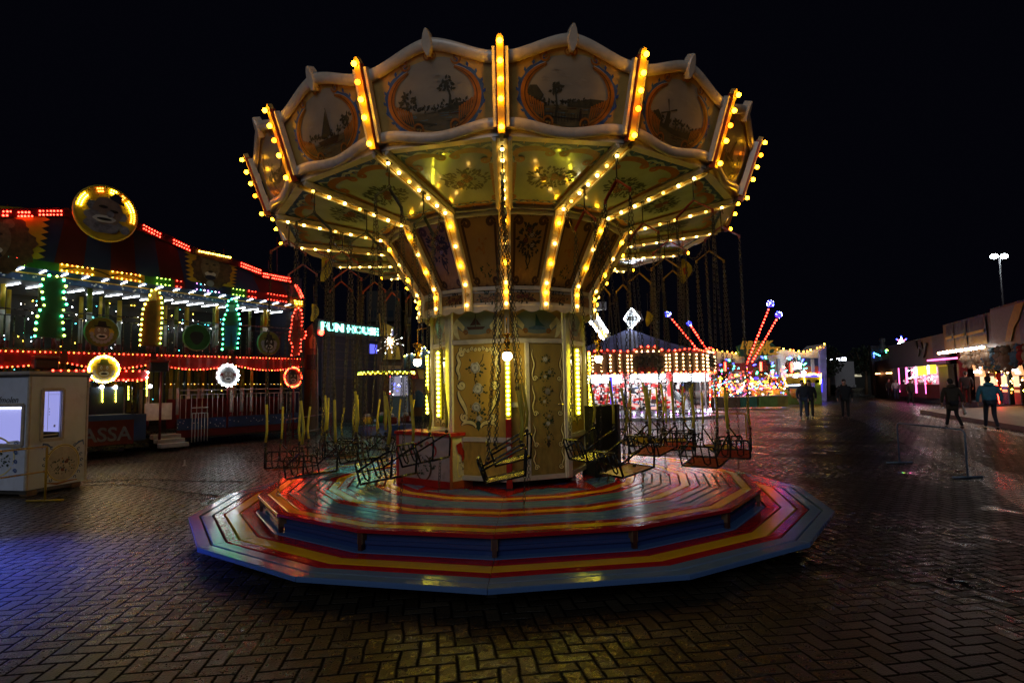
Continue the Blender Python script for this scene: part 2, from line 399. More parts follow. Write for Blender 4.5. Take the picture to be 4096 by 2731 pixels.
# ---- herringbone paving, wet
def paving(name, mult=1, wetth=.60, spec=.35, glint=.86):
    m, nt, b = base(name); g = NG(nt)
    tc = N(nt, 'ShaderNodeTexCoord'); mp = N(nt, 'ShaderNodeMapping'); mp.inputs['Rotation'].default_value = (0, 0, RAD(-8)); mp.inputs['Scale'].default_value = (8.4, 8.4, 8.4)
    wn = N(nt, 'ShaderNodeTexNoise'); wn.inputs['Scale'].default_value = 1.1; wn.inputs['Detail'].default_value = 3
    nt.links.new(tc.outputs['Object'], wn.inputs['Vector'])
    va = N(nt, 'ShaderNodeVectorMath', operation='MULTIPLY_ADD'); va.inputs[1].default_value = (.10, .10, 0)
    nt.links.new(wn.outputs['Color'], va.inputs[0]); nt.links.new(tc.outputs['Object'], va.inputs[2])
    nt.links.new(va.outputs[0], mp.inputs[0]); sp = N(nt, 'ShaderNodeSeparateXYZ'); nt.links.new(mp.outputs[0], sp.inputs[0])
    x, y = sp.outputs[0], sp.outputs[1]
    i = g.m('FLOOR', x); j = g.m('FLOOR', y); u = g.m('SUBTRACT', x, i); v = g.m('SUBTRACT', y, j)
    k = g.m('FLOORED_MODULO', g.m('SUBTRACT', i, j), 4)
    is_ = lambda q: g.m('COMPARE', k, q, .1)
    k0, k1, k2, k3 = is_(0), is_(1), is_(2), is_(3)
    # distances to brick edges; an open side adds 1
    el = g.m('ADD', u, k1); er = g.m('ADD', g.m('SUBTRACT', 1, u), k0)
    eb = g.m('ADD', v, k2); et = g.m('ADD', g.m('SUBTRACT', 1, v), k3)
    d = g.m('MINIMUM', g.m('MINIMUM', el, er), g.m('MINIMUM', eb, et))
    n1 = N(nt, 'ShaderNodeTexNoise'); n1.inputs['Scale'].default_value = 60; n1.inputs['Detail'].default_value = 5; nt.links.new(tc.outputs['Object'], n1.inputs['Vector'])
    d2 = g.m('MULTIPLY_ADD', g.m('SUBTRACT', n1.outputs[0], .5), .14, d)
    brick = g.m('MULTIPLY', g.m('SUBTRACT', d2, .035), 11, clamp=True)
    cx = N(nt, 'ShaderNodeCombineXYZ'); nt.links.new(g.m('SUBTRACT', i, k1), cx.inputs[0]); nt.links.new(g.m('SUBTRACT', j, k2), cx.inputs[1])
    wh = N(nt, 'ShaderNodeTexWhiteNoise', noise_dimensions='2D'); nt.links.new(cx.outputs[0], wh.inputs[0])
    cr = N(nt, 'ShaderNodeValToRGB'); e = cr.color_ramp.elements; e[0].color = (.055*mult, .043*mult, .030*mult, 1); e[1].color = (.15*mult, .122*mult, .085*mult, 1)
    e.new(.5).color = (.09*mult, .072*mult, .05*mult, 1); nt.links.new(wh.outputs['Value'], cr.inputs[0])
    mx = N(nt, 'ShaderNodeMix', data_type='RGBA'); mx.inputs['A'].default_value = (.006, .005, .004, 1); nt.links.new(brick, mx.inputs['Factor'])
    sp2 = N(nt, 'ShaderNodeMix', data_type='RGBA', blend_type='MULTIPLY'); sp2.inputs['Factor'].default_value = .7
    nt.links.new(cr.outputs[0], sp2.inputs['A']); mrx = N(nt, 'ShaderNodeMapRange'); mrx.inputs[1].default_value = .3; mrx.inputs[2].default_value = .7; mrx.inputs[3].default_value = .35; mrx.inputs[4].default_value = 1.3
    nt.links.new(n1.outputs[0], mrx.inputs[0]); nt.links.new(mrx.outputs[0], sp2.inputs['B']); nt.links.new(sp2.outputs['Result'], mx.inputs['B'])
    nt.links.new(mx.outputs['Result'], b.inputs['Base Color'])
    big = N(nt, 'ShaderNodeTexNoise'); big.inputs['Scale'].default_value = .42; big.inputs['Detail'].default_value = 5; big.inputs['Roughness'].default_value = .6; nt.links.new(tc.outputs['Object'], big.inputs['Vector'])
    pn = N(nt, 'ShaderNodeTexNoise'); pn.inputs['Scale'].default_value = .9; pn.inputs['Detail'].default_value = 5; pn.inputs['Roughness'].default_value = .55; nt.links.new(tc.outputs['Object'], pn.inputs['Vector'])
    pud = g.m('MULTIPLY', g.m('SUBTRACT', pn.outputs[0], wetth), 14, clamp=True)
    n4 = N(nt, 'ShaderNodeTexNoise'); n4.inputs['Scale'].default_value = 11; n4.inputs['Detail'].default_value = 5; n4.inputs['Roughness'].default_value = .7; nt.links.new(tc.outputs['Object'], n4.inputs['Vector'])
    gl = g.m('MULTIPLY', g.m('MULTIPLY', g.m('SUBTRACT', n4.outputs[0], glint-.30), 14, clamp=True), g.m('MULTIPLY', g.m('SUBTRACT', big.outputs[0], .40), 6, clamp=True))
    r0 = g.m('MULTIPLY_ADD', n1.outputs[0], .34, .14 if spec > .3 else .22); r1 = g.m('SUBTRACT', r0, g.m('MULTIPLY', gl, .25))
    dry = g.m('SUBTRACT', 1, pud)
    nt.links.new(g.m('MAXIMUM', g.m('MULTIPLY_ADD', g.m('ADD', r1, g.m('MULTIPLY', g.m('SUBTRACT', 1, brick), .5)), dry, .03), .05), b.inputs['Roughness'])
    nt.links.new(g.m('MULTIPLY', g.m('MULTIPLY_ADD', g.m('MAXIMUM', gl, pud), .5, spec), g.m('MAXIMUM', g.m('MULTIPLY_ADD', brick, .95, .05), pud)), b.inputs['Specular IOR Level'])
    hgt = g.m('ADD', g.m('MULTIPLY', brick, .9), g.m('MULTIPLY_ADD', n1.outputs[0], .35, g.m('MULTIPLY', wh.outputs['Value'], .25)))
    bp = N(nt, 'ShaderNodeBump'); bp.inputs['Distance'].default_value = .018; nt.links.new(g.m('MULTIPLY', dry, .9), bp.inputs['Strength']); nt.links.new(hgt, bp.inputs['Height'])
    # each brick leans a little
    wc = N(nt, 'ShaderNodeVectorMath', operation='MULTIPLY_ADD'); wc.inputs[1].default_value = (.11, .11, 0); wc.inputs[2].default_value = (-.055, -.055, 0)
    nt.links.new(wh.outputs['Color'], wc.inputs[0]); wl = N(nt, 'ShaderNodeVectorMath', operation='ADD'); nt.links.new(bp.outputs[0], wl.inputs[0]); nt.links.new(wc.outputs[0], wl.inputs[1])
    wn2 = N(nt, 'ShaderNodeVectorMath', operation='NORMALIZE'); nt.links.new(wl.outputs[0], wn2.inputs[0]); nt.links.new(wn2.outputs[0], b.inputs['Normal'])
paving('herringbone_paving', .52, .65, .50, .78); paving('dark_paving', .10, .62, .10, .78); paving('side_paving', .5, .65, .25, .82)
def asphalt(name, col, pth=.56, r0=.30):
    m, nt, b = base(name); g = NG(nt); tc = N(nt, 'ShaderNodeTexCoord')
    big = N(nt, 'ShaderNodeTexNoise'); big.inputs['Scale'].default_value = .55; big.inputs['Detail'].default_value = 6; nt.links.new(tc.outputs['Object'], big.inputs['Vector'])
    fine = N(nt, 'ShaderNodeTexNoise'); fine.inputs['Scale'].default_value = 70; fine.inputs['Detail'].default_value = 4; nt.links.new(tc.outputs['Object'], fine.inputs['Vector'])
    mx = N(nt, 'ShaderNodeMix', data_type='RGBA'); mx.inputs['A'].default_value = (*(V(col)*.6), 1); mx.inputs['B'].default_value = (*(V(col)*1.3), 1); nt.links.new(big.outputs[0], mx.inputs['Factor']); nt.links.new(mx.outputs['Result'], b.inputs['Base Color'])
    pud = g.m('MULTIPLY', g.m('SUBTRACT', big.outputs[0], pth), 18, clamp=True); dry = g.m('SUBTRACT', 1, pud)
    nt.links.new(g.m('MULTIPLY_ADD', dry, g.m('MULTIPLY_ADD', fine.outputs[0], .2, r0), .03), b.inputs['Roughness'])
    bp = N(nt, 'ShaderNodeBump'); bp.inputs['Distance'].default_value = .01; nt.links.new(g.m('MULTIPLY', dry, .8), bp.inputs['Strength']); nt.links.new(fine.outputs[0], bp.inputs['Height']); nt.links.new(bp.outputs[0], b.inputs['Normal'])
asphalt('asphalt', (.014, .0135, .015), .64, .22); asphalt('kerb', (.12, .11, .10), .7, .4); asphalt('slab_paving', (.10, .08, .06), .66, .3)
# ================================================================== SWING CAROUSEL
car = thing('swing_carousel', 'old-fashioned chair swing ride with painted canopy, bulb-lit ribs and gold centre column', 'swing ride', (0, D, 0))
PH = -.007; PH1 = -.045; NS = 16
def ang(k, ph=PH): return k*2*pi/NS+ph
def rp(k, R, z, tilt=True, ph=PH):
    a = ang(k, ph); x = R*sin(a); y = -R*cos(a)
    if tilt:
        w = min(1, max(0, (R-1.03)/.436)); z += w*(.015*x-.052*y)
    return V((x, y, z))
WS = [1.4]
class Surf:                            # panel surface with metric decal coordinates
    def __init__(s, bl, br, tr, tl, nrm_hint):
        s.bl, s.br, s.tr, s.tl = map(V, (bl, br, tr, tl))
        s.h = ((s.tl+s.tr)/2-(s.bl+s.br)/2).length; s.w0 = (s.br-s.bl).length/2; s.w1 = (s.tr-s.tl).length/2; s.w = max(s.w0, s.w1)
        n = (s.br-s.bl).cross(s.tl-s.bl).normalized(); s.n = n if n.dot(V(nrm_hint)) > 0 else -n; s.flip = n.dot(V(nrm_hint)) < 0
    def pt(s, X, Y, off=0):            # X in [-w,w] scaled to the local width, Y metres up
        b = Y/s.h; a = (X/s.w+1)/2
        l = s.bl.lerp(s.tl, b); r = s.br.lerp(s.tr, b); return l+(r-l)*a+s.n*off
    def poly(s, mb, P, mk, off=.003):
        pts = [s.pt(x, y, off) for x, y in P]; uvs = [((x/s.w+1)/2, y/s.h) for x, y in P]
        mb.add(pts, [tuple(range(len(pts)))], mk, uvs=uvs)
    def ribbon(s, mb, P, W, mk, off=.006):
        n = len(P); W = W if isinstance(W, list) else [W]*n; L = []; R = []
        if WS[0] != 1: W = [w*WS[0] for w in W]
        for i in range(n):
            a = P[max(i-1, 0)]; b = P[min(i+1, n-1)]; dx, dy = b[0]-a[0], b[1]-a[1]; l = sqrt(dx*dx+dy*dy) or 1
            nx, ny = -dy/l*W[i]/2, dx/l*W[i]/2
            L.append(s.pt(P[i][0]+nx, P[i][1]+ny, off)); R.append(s.pt(P[i][0]-nx, P[i][1]-ny, off))
        mb.add(L+R, [(i, i+1, n+i+1, n+i) for i in range(n-1)], mk)
    def disc(s, mb, x, y, r, mk, off=.006, n=9, wob=.15, sy=1):
        s.poly(mb, [(x+r*(1+random.uniform(-wob, wob))*cos(2*pi*k/n), y+r*sy*(1+random.uniform(-wob, wob))*sin(2*pi*k/n)) for k in range(n)], mk, off)
    def leaf(s, mb, x, y, a, l, mk, off=.0055):
        c, d = cos(a), sin(a); w = l*.28
        s.poly(mb, [(x, y), (x+c*l*.5-d*w, y+d*l*.5+c*w), (x+c*l, y+d*l), (x+c*l*.5+d*w, y+d*l*.5-c*w)], mk, off)
def spiral(cx, cy, r0, r1, a0, turns, n=22): return [(cx+(r0+(r1-r0)*t/n)*cos(a0+turns*2*pi*t/n), cy+(r0+(r1-r0)*t/n)*sin(a0+turns*2*pi*t/n)) for t in range(n+1)]
def arc(cx, cy, rx, ry, a0, a1, n=20): return [(cx+rx*cos(RAD(a0+(a1-a0)*t/n)), cy+ry*sin(RAD(a0+(a1-a0)*t/n))) for t in range(n+1)]
def taper(n, w, e=.25): return [w*(e+(1-e)*sin(pi*i/(n-1))) for i in range(n)]
def rose(s, mb, x, y, r, m1, m2, off=.008):
    s.disc(mb, x, y, r, m1, off, 11, .14)
    for k in range(5):
        a = k*1.257+random.random(); s.ribbon(mb, arc(x+r*.25*cos(a), y+r*.25*sin(a), r*.55, r*.55, math.degrees(a)-60, math.degrees(a)+60, 6), taper(7, r*.16, .2), m2, off+.0015)
    s.disc(mb, x, y, r*.22, m2, off+.003, 7)
def foliage(s, mb, x, y, r, n, mk='leaf', l=.03, sy=.7):
    for i in range(n):
        a = random.uniform(0, 2*pi); q = r*sqrt(random.random()); s.leaf(mb, x+q*cos(a), y+q*sin(a)*sy, a+random.uniform(-.7, .7), l*random.uniform(.6, 1.4), mk, .0052+random.random()*.002)
# ---- shared bulb meshes
def bulbmesh(name, mk, r, base='brass', socket=True):
    mb = MB()
    if socket: mb.lathe([(r*.75, 0), (r*.8, r*.35), (r*.6, r*.75)], (0, 0, 0), base, 8)
    mb.ball((0, 0, r*1.35), r, mk, 9, 6)
    o = mb.build(name, link=False); d = o.data; bpy.data.objects.remove(o); return d, mb
BULB = {k: bulbmesh('bulb', m, r) for k, m, r in (('off', 'bulb_off', .018), ('ribd', 'bulb_rib_dim', .016), ('rib', 'bulb_rib', .0165), ('bar', 'bulb_bar', .022), ('baro', 'bulb_bar_orange', .022), ('strip', 'bulb_strip', .0185), ('soft', 'bulb_soft', .02))}
rest = MB(); NB = [0]
def bulb(key, p, d, parent, single):
    q = V(d).to_track_quat('Z', 'Y')
    if random.random() < .03 and not single: key = 'off'
    if key == 'rib' and random.random() < .25: key = 'ribd'
    if single:
        NB[0] += 1; o = place(BULB[key][0], 'bulb', parent, p); o.rotation_euler = q.to_euler()
    else:
        mb = BULB[key][1]; M3 = q.to_matrix(); vs = [M3@V(v)+V(p) for v in mb.v]
        o = len(rest.v); rest.v += [tuple(x) for x in vs]
        for f, m, sm in zip(mb.f, mb.m, mb.sm): rest.f.append(tuple(o+j for j in f)); rest.m.append(m); rest.sm.append(sm)
RT_, ZT, RB, ZB, RK, ZK, RN, ZN = 2.899, 4.16, 2.689, 3.572, 1.466, 3.412, 1.03, 2.73
# ---- cornice panels
def btop(a): t = 1-abs(a); return .92+.27*(.75*t*t*(3-2*t)+.25*t)
def bbot(a): return .0-.055*cos(pi*a)-.055*abs(a)**5+.01
for k in range(NS):
    kk = k if k < 8 else k-16
    out = rp(kk+.5, 1, 0, False); bl, br, tr, tl = rp(kk, RB, ZB), rp(kk+1, RB, ZB), rp(kk+1, RT_, ZT), rp(kk, RT_, ZT)
    s = Surf(bl, br, tr, tl, (out.x, out.y, 0)); h = s.h; W = s.w
    pm = MB(); n = 24
    A = [-.97+1.94*i/n for i in range(n+1)]
    for i in range(n):                # board
        a, b = A[i], A[i+1]
        P = [(a*W, bbot(a)*h+.03), (b*W, bbot(b)*h+.03), (b*W, btop(b)*h-.03), (a*W, btop(a)*h-.03)]
        s.poly(pm, P, 'corner_gold', 0)
        pm.quad(*[s.pt(x, y, -.03) for x, y in (P[0], P[3], P[2], P[1])], 'timber')
    board = pm.build('cornice_panel', car)
    # picture
    pic = MB(); pts = []
    cx, cy, rx, ry = 0, .49*h, .37, .265
    for i in range(40):
        t = 2*pi*i/40; rr = 1+.035*cos(5*t+.5); x = rx*cos(t)*rr; y = cy+ry*sin(t)*rr*(1.12 if sin(t) > 0 else .92); pts.append((x, y))
    s.poly(pic, pts, 'painted_landscape', .004)
    hz = cy-.07
    th = k % 3
    def tree(x, y, hh, r):
        s.ribbon(pic, [(x, y), (x+.01, y+hh*.5), (x-.012, y+hh)], [.022, .013, .008], 'tree_paint', .007)
        for q in range(26):
            a = random.uniform(0, 2*pi); d = r*sqrt(random.random()); s.leaf(pic, x+d*cos(a), y+hh+d*sin(a)*.6, random.uniform(0, 6), .04, 'tree_paint', .0072+random.random()*.001)
    if kk in (-1, -5, 3, 6):
        tree(-.24, hz-.10, .19, .085); tree(.13, hz-.01, .17, .075)
        s.ribbon(pic, [(.02, hz-.03), (.18, hz-.01), (.34, hz+.01)], [.01, .035, .02], 'tree_paint', .0065)
        s.ribbon(pic, [(-.3, hz-.08), (-.15, hz-.1), (0, hz-.13)], [.03, .02, .006], 'tree_paint', .0065)
    elif kk in (0, -4, 4, -7):
        tree(-.10, hz-.16, .27, .05); s.disc(pic, -.28, hz+.05, .07, 'tree_paint', .0065, 9, .3)
        for q in range(16): s.ribbon(pic, [(-.24+q*.028, hz-.14), (-.24+q*.028, hz-.075)], .003, 'ink', .0075)
        s.ribbon(pic, [(-.24, hz-.10), (.2, hz-.115)], .004, 'ink', .0075)
        s.ribbon(pic, [(.12, hz-.13), (.12, hz-.05)], [.022, .012], 'ink', .008); s.disc(pic, .12, hz-.04, .009, 'ink', .008)
        s.ribbon(pic, [(0, hz-.01), (.2, hz+.01), (.34, hz+.02)], [.02, .05, .03], 'tree_paint', .0065)
    elif kk in (1, -3, 5):
        s.poly(pic, [(-.15, hz-.04), (-.08, hz-.04), (-.095, hz+.08), (-.135, hz+.08)], 'tree_paint', .007)
        for a in (20, 110, 200, 290): s.ribbon(pic, [(-.115, hz+.08), (-.115+.1*cos(RAD(a)), hz+.08+.1*sin(RAD(a)))], [.004, .012], 'tree_paint', .008)
        s.poly(pic, [(-.3, hz), (-.2, hz-.02), (-.2, hz+.03), (-.25, hz+.07), (-.3, hz+.04)], 'tree_paint', .007)
        s.ribbon(pic, [(-.3, hz-.02), (0, hz-.07), (.28, hz-.06)], [.02, .03, .04], 'tree_paint', .0065)
        for q in range(7): s.ribbon(pic, [(.0+q*.04, hz-.09), (.0+q*.04, hz-.03+random.random()*.05)], .01, 'tree_paint', .0078)
    else:
        s.poly(pic, [(-.12, hz-.06), (.10, hz-.06), (.14, hz-.02), (-.15, hz-.02)], 'ink', .007); s.poly(pic, [(-.1, hz), (.04, hz), (.03, hz+.2)], 'tree_paint', .007)
        s.ribbon(pic, [(.04, hz-.02), (.04, hz+.22)], .006, 'ink', .0075); tree(.26, hz-.02, .1, .05)
    for q in range(110):
        x = random.uniform(-.33, .33); yy = hz+.012*sin(x*14+kk)+random.gauss(0, .012)
        if (x/.35)**2+((yy-cy)/.25)**2 < .95: s.leaf(pic, x, yy, random.uniform(.2, 2.9), random.uniform(.015, .04), 'tree_paint', .0066)
    for q in range(26):
        x = random.uniform(-.26, .26); yy = hz-random.uniform(.03, .14)
        if (x/.35)**2+((yy-cy)/.25)**2 < .9: s.ribbon(pic, [(x, yy), (x+random.uniform(.03, .09), yy+random.uniform(-.004, .004))], [.002, .006, .002][:2], random.choice(('sea_blue', 'tree_paint', 'scroll_shade')), .0064)
    for q in range(14):
        x = random.uniform(-.24, .20); yy = cy+random.uniform(.04, .17)
        if (x/.35)**2+((yy-cy)/.25)**2 < .8: s.ribbon(pic, [(x, yy), (x+.03, yy+.008), (x+.07, yy)], [.004, .014, .003], 'cloud_paint', .0056)
    pic.build('landscape_painting', board)
    sc = MB()
    for sg in (-1, 1):
        m = lambda P: [(sg*x, y) for x, y in P]
        c = arc(.03, cy-.01, .345, .25, -68, 62, 26); wv = [(.034+.014*sin(i*1.25))*(.35+.65*sin(pi*i/26)) for i in range(27)]
        s.ribbon(sc, m([(x+.028*cos(atan2(y-cy, x)), y+.028*sin(atan2(y-cy, x))) for x, y in c]), wv, 'scroll_blue', .006)
        s.ribbon(sc, m([(x+.014*cos(atan2(y-cy, x)), y+.014*sin(atan2(y-cy, x))) for x, y in c]), taper(27, .02), 'scroll_pale', .0075)
        s.ribbon(sc, m(c), taper(27, .042, .35), 'scroll_orange', .009); s.ribbon(sc, m([(x*.985, cy+(y-cy)*.985) for x, y in c]), taper(27, .007), 'scroll_shade', .0105)
        s.ribbon(sc, m(spiral(.17, cy-.215, .06, .012, RAD(-20), -1.4)), taper(23, .016, .6), 'scroll_orange', .010)
        s.ribbon(sc, m(spiral(.17, cy-.215, .045, .01, RAD(-20), -1.4)), .005, 'scroll_shade', .0115)
        s.ribbon(sc, m(spiral(.215, cy+.27, .045, .01, RAD(180), 1.3)), taper(23, .014, .6), 'scroll_orange', .010)
        s.ribbon(sc, m(arc(.10, cy+.27, .10, .09, 10, 130, 12)), taper(13, .013), 'scroll_orange', .009)
        s.ribbon(sc, m(spiral(.02, cy+.31, .035, .008, RAD(90), -1.2, 16)), taper(17, .01, .6), 'scroll_orange', .010)
        for q in range(9):            # little acanthus flames outside
            a = RAD(-60+q*15); x, y = .03+.385*cos(a), cy-.01+.285*sin(a); s.leaf(sc, sg*x, y, (a+.9) if sg > 0 else pi-(a+.9), .045, 'scroll_blue', .0065)
        for q in range(7): s.ribbon(sc, m([(.20+.02*q, cy-.19+.012*q), (.215+.022*q, cy-.08+.01*q)]), [.004, .012], 'scroll_orange', .0085)
    sc.build('scrollwork', board)
    mo = MB()                          # mouldings top and bottom, finial
    for fn, w, sgn in ((btop, .095, -1), (bbot, .088, 1)):
        prof = [(0, -.03), (0, .022), (.10, .036), (.5, .040), (.88, .034), (1, .010)]
        vs = []
        for i in range(n+1):
            a = A[i]*1.005
            for t, o in prof: vs.append(s.pt(a*W, fn(a)*h+sgn*t*w, o))
        q = len(prof); mo.add(vs, [(i*q+j, (i+1)*q+j, (i+1)*q+j+1, i*q+j+1) for i in range(n) for j in range(q-1)], 'cream', True)
    mo.build('moulding', board)
    fi = MB(); yt = btop(0)*h
    for t0, t1, o in ((0, 1, .075),):
        P = [(-.006, yt+.075), (.006, yt+.075), (.026, yt+.035), (.034, yt+.0), (.042, yt-.03), (.04, yt-.09), (.028, yt-.115), (.012, yt-.155), (-.012, yt-.155), (-.028, yt-.115), (-.04, yt-.09), (-.042, yt-.03), (-.034, yt+.0), (-.026, yt+.035)]
        P = [(x*1.0, yt-.03+(y-yt+.03)*.88) for x, y in P]; fr = [s.pt(x*.8, yt-.05+(y-yt+.05)*.94, .058) for x, y in P]; bk = [s.pt(x, y, .046) for x, y in P]; b2 = [s.pt(x, y, -.02) for x, y in P]; m = len(P)
        fi.add(fr, [tuple(range(m))], 'cream'); fi.add(fr+bk, [(i, (i+1) % m, m+(i+1) % m, m+i) for i in range(m)], 'cream'); fi.add(bk+b2, [(i, (i+1) % m, m+(i+1) % m, m+i) for i in range(m)], 'cream')
    fi.build('finial', board)
# ---- light bars on the cornice corners
for k in range(NS):
    kk = k if k < 9 else k-16
    lo, hi = rp(kk, RB+.055, ZB-.045), rp(kk, RT_+.07, ZT+.005); t = (hi-lo).normalized(); o = rp(kk, 1, 0, False); tang = V((-o.y, o.x, 0)).normalized(); nn = tang.cross(t).normalized()
    if nn.dot(o) < 0: nn = -nn
    b = MB(); L = (hi-lo).length
    for sg in (-1, 1):                 # white side stiles
        b.bar(lo+tang*sg*.050-nn*.028+t*.05, hi+tang*sg*.050-nn*.028-t*.06, .026, .050, 'cream', nn)
    b.bar(lo-nn*.01, hi-t*.03-nn*.01, .062, .05, 'bar_edge', nn)
    b.bar(lo+nn*.002+t*.004, hi-t*.03+nn*.002, .052, .04, 'bar_board', nn)
    b.slab([hi-t*.03+tang*.031+nn*.02, hi-t*.0+tang*.024+nn*.02, hi+t*.02+tang*.012+nn*.02, hi+t*.02-tang*.012+nn*.02, hi-tang*.024+nn*.02, hi-t*.03-tang*.031+nn*.02], -nn*.045, 'bar_board')
    b.bar(rp(kk, RB-.06, ZB-.03), rp(kk, RB+.05, ZB-.02), .03, .05, 'timber')
    lb = b.build('light_bar', car)
    for j, fr in enumerate((.05, .25, .44, .64, .935)):
        key = 'bar' if (j*7+k*3) % 4 else 'baro'
        if j in (0, 4): key = 'bar'
        bulb(key, lo.lerp(hi, 1-fr)+nn*.022, nn, lb, -3 <= kk <= 3)
# ---- rim beam and roof
r = MB()
for k in range(NS):
    for (Ra, za, Rb2, zb, mk) in ((RB-.01, ZB-.03, RB-.09, ZB-.03, 'cream'), (RB-.09, ZB-.03, RB-.09, ZB+.03, 'cream'), (RB-.01, ZB-.03, RB-.01, ZB+.06, 'cream'), (RT_-.05, ZT+.0, .35, ZT+.62, 'fascia_grey'), (RB-.01, ZB+.06, RT_-.05, ZT, 'timber')):
        r.quad(rp(k, Ra, za), rp(k+1, Ra, za), rp(k+1, Rb2, zb), rp(k, Rb2, zb), mk)
r.build('canopy_rim', car)
WS[0] = 2.5
# ---- ceiling, cone and frieze panels
for k in range(NS):
    kk = k if k < 8 else k-16
    # ceiling
    s = Surf(rp(kk, RK+.01, ZK), rp(kk+1, RK+.01, ZK), rp(kk+1, RB-.07, ZB-.015), rp(kk, RB-.07, ZB-.015), (0, 0, -1)); m = MB()
    W, H = s.w, s.h
    s.poly(m, [(-W, 0), (W, 0), (W, H), (-W, H)], 'corner_gold', 0)
    P = [(-.40, .14), (.40, .14), (.36, .30), (.37, H-.32), (.42, H-.20), (.36, H-.14), (.2, H-.10), (0, H-.12), (-.2, H-.10), (-.36, H-.14), (-.42, H-.20), (-.37, H-.32), (-.36, .30)]
    s.poly(m, P, 'painted_ceiling', .003)
    for sg in (-1, 1):
        q = lambda PP: [(sg*x, y) for x, y in PP]
        w = [(.04+.018*sin(i*1.9))*(1 if i < 18 else 1-(i-18)*.12) for i in range(23)]
        top = [(.0+.42*i/16, H-.075+.02*sin(i*.9)) for i in range(17)]+[(.445, H-.10), (.45, H-.15), (.43, H-.20), (.44, H-.25), (.425, H-.30), (.40, H-.33)]
        s.ribbon(m, q(top), w, 'scroll_blue', .006); s.ribbon(m, q([(x*.97, y-.012) for x, y in top]), .012, 'scroll_pale', .0075)
        s.ribbon(m, q(arc(.20, H-.22, .19, .105, 150, -25, 18)), taper(19, .03, .4), 'scroll_orange', .008)
        s.ribbon(m, q(spiral(.34, H-.285, .045, .01, RAD(20), -1.3)), taper(23, .014, .6), 'scroll_orange', .009)
        s.ribbon(m, q(spiral(.07, H-.17, .045, .01, RAD(160), 1.2)), taper(23, .014, .6), 'scroll_orange', .009)
        s.ribbon(m, q([(.385, H-.34), (.378, H*.5), (.385, .27)]), .012, 'scroll_orange', .008)
        for yy in (.42, .5, .58): s.disc(m, sg*.385, H*yy, .014, 'scroll_orange', .009, 8, .1)
        bot = [(.0+.40*i/12, .085+.014*sin(i*1.4)) for i in range(13)]+[(.44, .11), (.47, .16), (.45, .22), (.42, .24)]
        s.ribbon(m, q(bot), [.035+.012*sin(i*2.1) for i in range(17)], 'scroll_blue', .006); s.ribbon(m, q([(x*.97, y+.014) for x, y in bot]), .01, 'scroll_pale', .0075)
        s.ribbon(m, q(arc(.17, .12, .17, .05, 185, 330, 12)), taper(13, .025, .4), 'scroll_orange', .008)
        s.ribbon(m, q(spiral(.37, .19, .055, .01, RAD(-60), 1.2)), taper(23, .016, .6), 'scroll_orange', .009)
    fx = random.uniform(-.08, .08); fy = H*.5
    foliage(s, m, fx, fy, .27, 150, l=.05, sy=.60); 
    for i in range(5):
        a = random.uniform(0, 2*pi); d = random.uniform(.03, .17); rose(s, m, fx+d*cos(a), fy+d*sin(a)*.45, .042, 'petal_orange' if kk % 2 else 'rose_red', 'scroll_shade', .009)
    s.ribbon(m, [(fx-.2, fy-.1), (fx, fy), (fx+.1, fy-.18)], .005, 'leaf', .0065)
    m.build('ceiling_panel', car)
    # ring moulding at the kink and at the neck
    m = MB()
    m.bar(rp(kk, RK+.02, ZK-.012), rp(kk+1, RK+.02, ZK-.012), .06, .04, 'cream'); m.bar(rp(kk, RK-.015, ZK-.05), rp(kk+1, RK-.015, ZK-.05), .03, .05, 'cream'); m.build('ring_moulding', car)
    m = MB(); m.bar(rp(kk, RN+.012, ZN), rp(kk+1, RN+.012, ZN), .035, .04, 'cream'); m.build('neck_moulding', car)
    # cone
    s = Surf(rp(kk, RN, ZN), rp(kk+1, RN, ZN), rp(kk+1, RK, ZK-.03), rp(kk, RK, ZK-.03), (rp(kk+.5, 1, 0, False).x, rp(kk+.5, 1, 0, False).y, -.5)); m = MB(); W, H = s.w, s.h
    s.poly(m, [(-W, 0), (W, 0), (W, H), (-W, H)], 'cone_panel', 0)
    for sg in (-1, 1):
        q = lambda PP: [(sg*x, y) for x, y in PP]
        s.ribbon(m, q([(.18, H-.12), (.175, H*.5), (.175, .12)]), .011, 'scroll_shade', .004)
        s.ribbon(m, q(spiral(.135, H-.115, .048, .012, 0, 1.2)), taper(23, .016, .5), 'scroll_shade', .005); s.ribbon(m, q(arc(.08, H-.055, .08, .02, 10, 170, 8)), .013, 'scroll_shade', .005)
        s.ribbon(m, q(spiral(.14, .10, .045, .012, 0, -1.2)), taper(23, .014, .5), 'scroll_shade', .005); s.ribbon(m, q(arc(.06, .045, .08, .02, -10, -170, 8)), .010, 'scroll_shade', .005)
        for yy in (.3, .5, .75): s.disc(m, sg*.177, H*yy, .012, 'scroll_shade', .005)
    if kk % 2 == 0:
        foliage(s, m, 0, H*.62, .12, 90, 'ink', .045, 1.4)
        for i in range(4): rose(s, m, random.uniform(-.05, .05), H*.56+i*.055, .032, 'rose_red' if i % 2 else 'console_side', 'ink', .007)
        s.ribbon(m, [(0, H*.5), (-.02, H*.36), (.02, H*.26)], .007, 'ink', .005); s.ribbon(m, [(0, H*.48), (.03, H*.36), (-.01, H*.24)], .005, 'ink', .005)
    else:
        foliage(s, m, .03, H*.25, .07, 22, 'leaf', .03, 1)
        for i in range(12): s.leaf(m, random.uniform(-.07, .07), H*(.45+.3*random.random()), random.uniform(0, 6), .05, 'scroll_orange', .004)
    m.build('cone_panel', car)
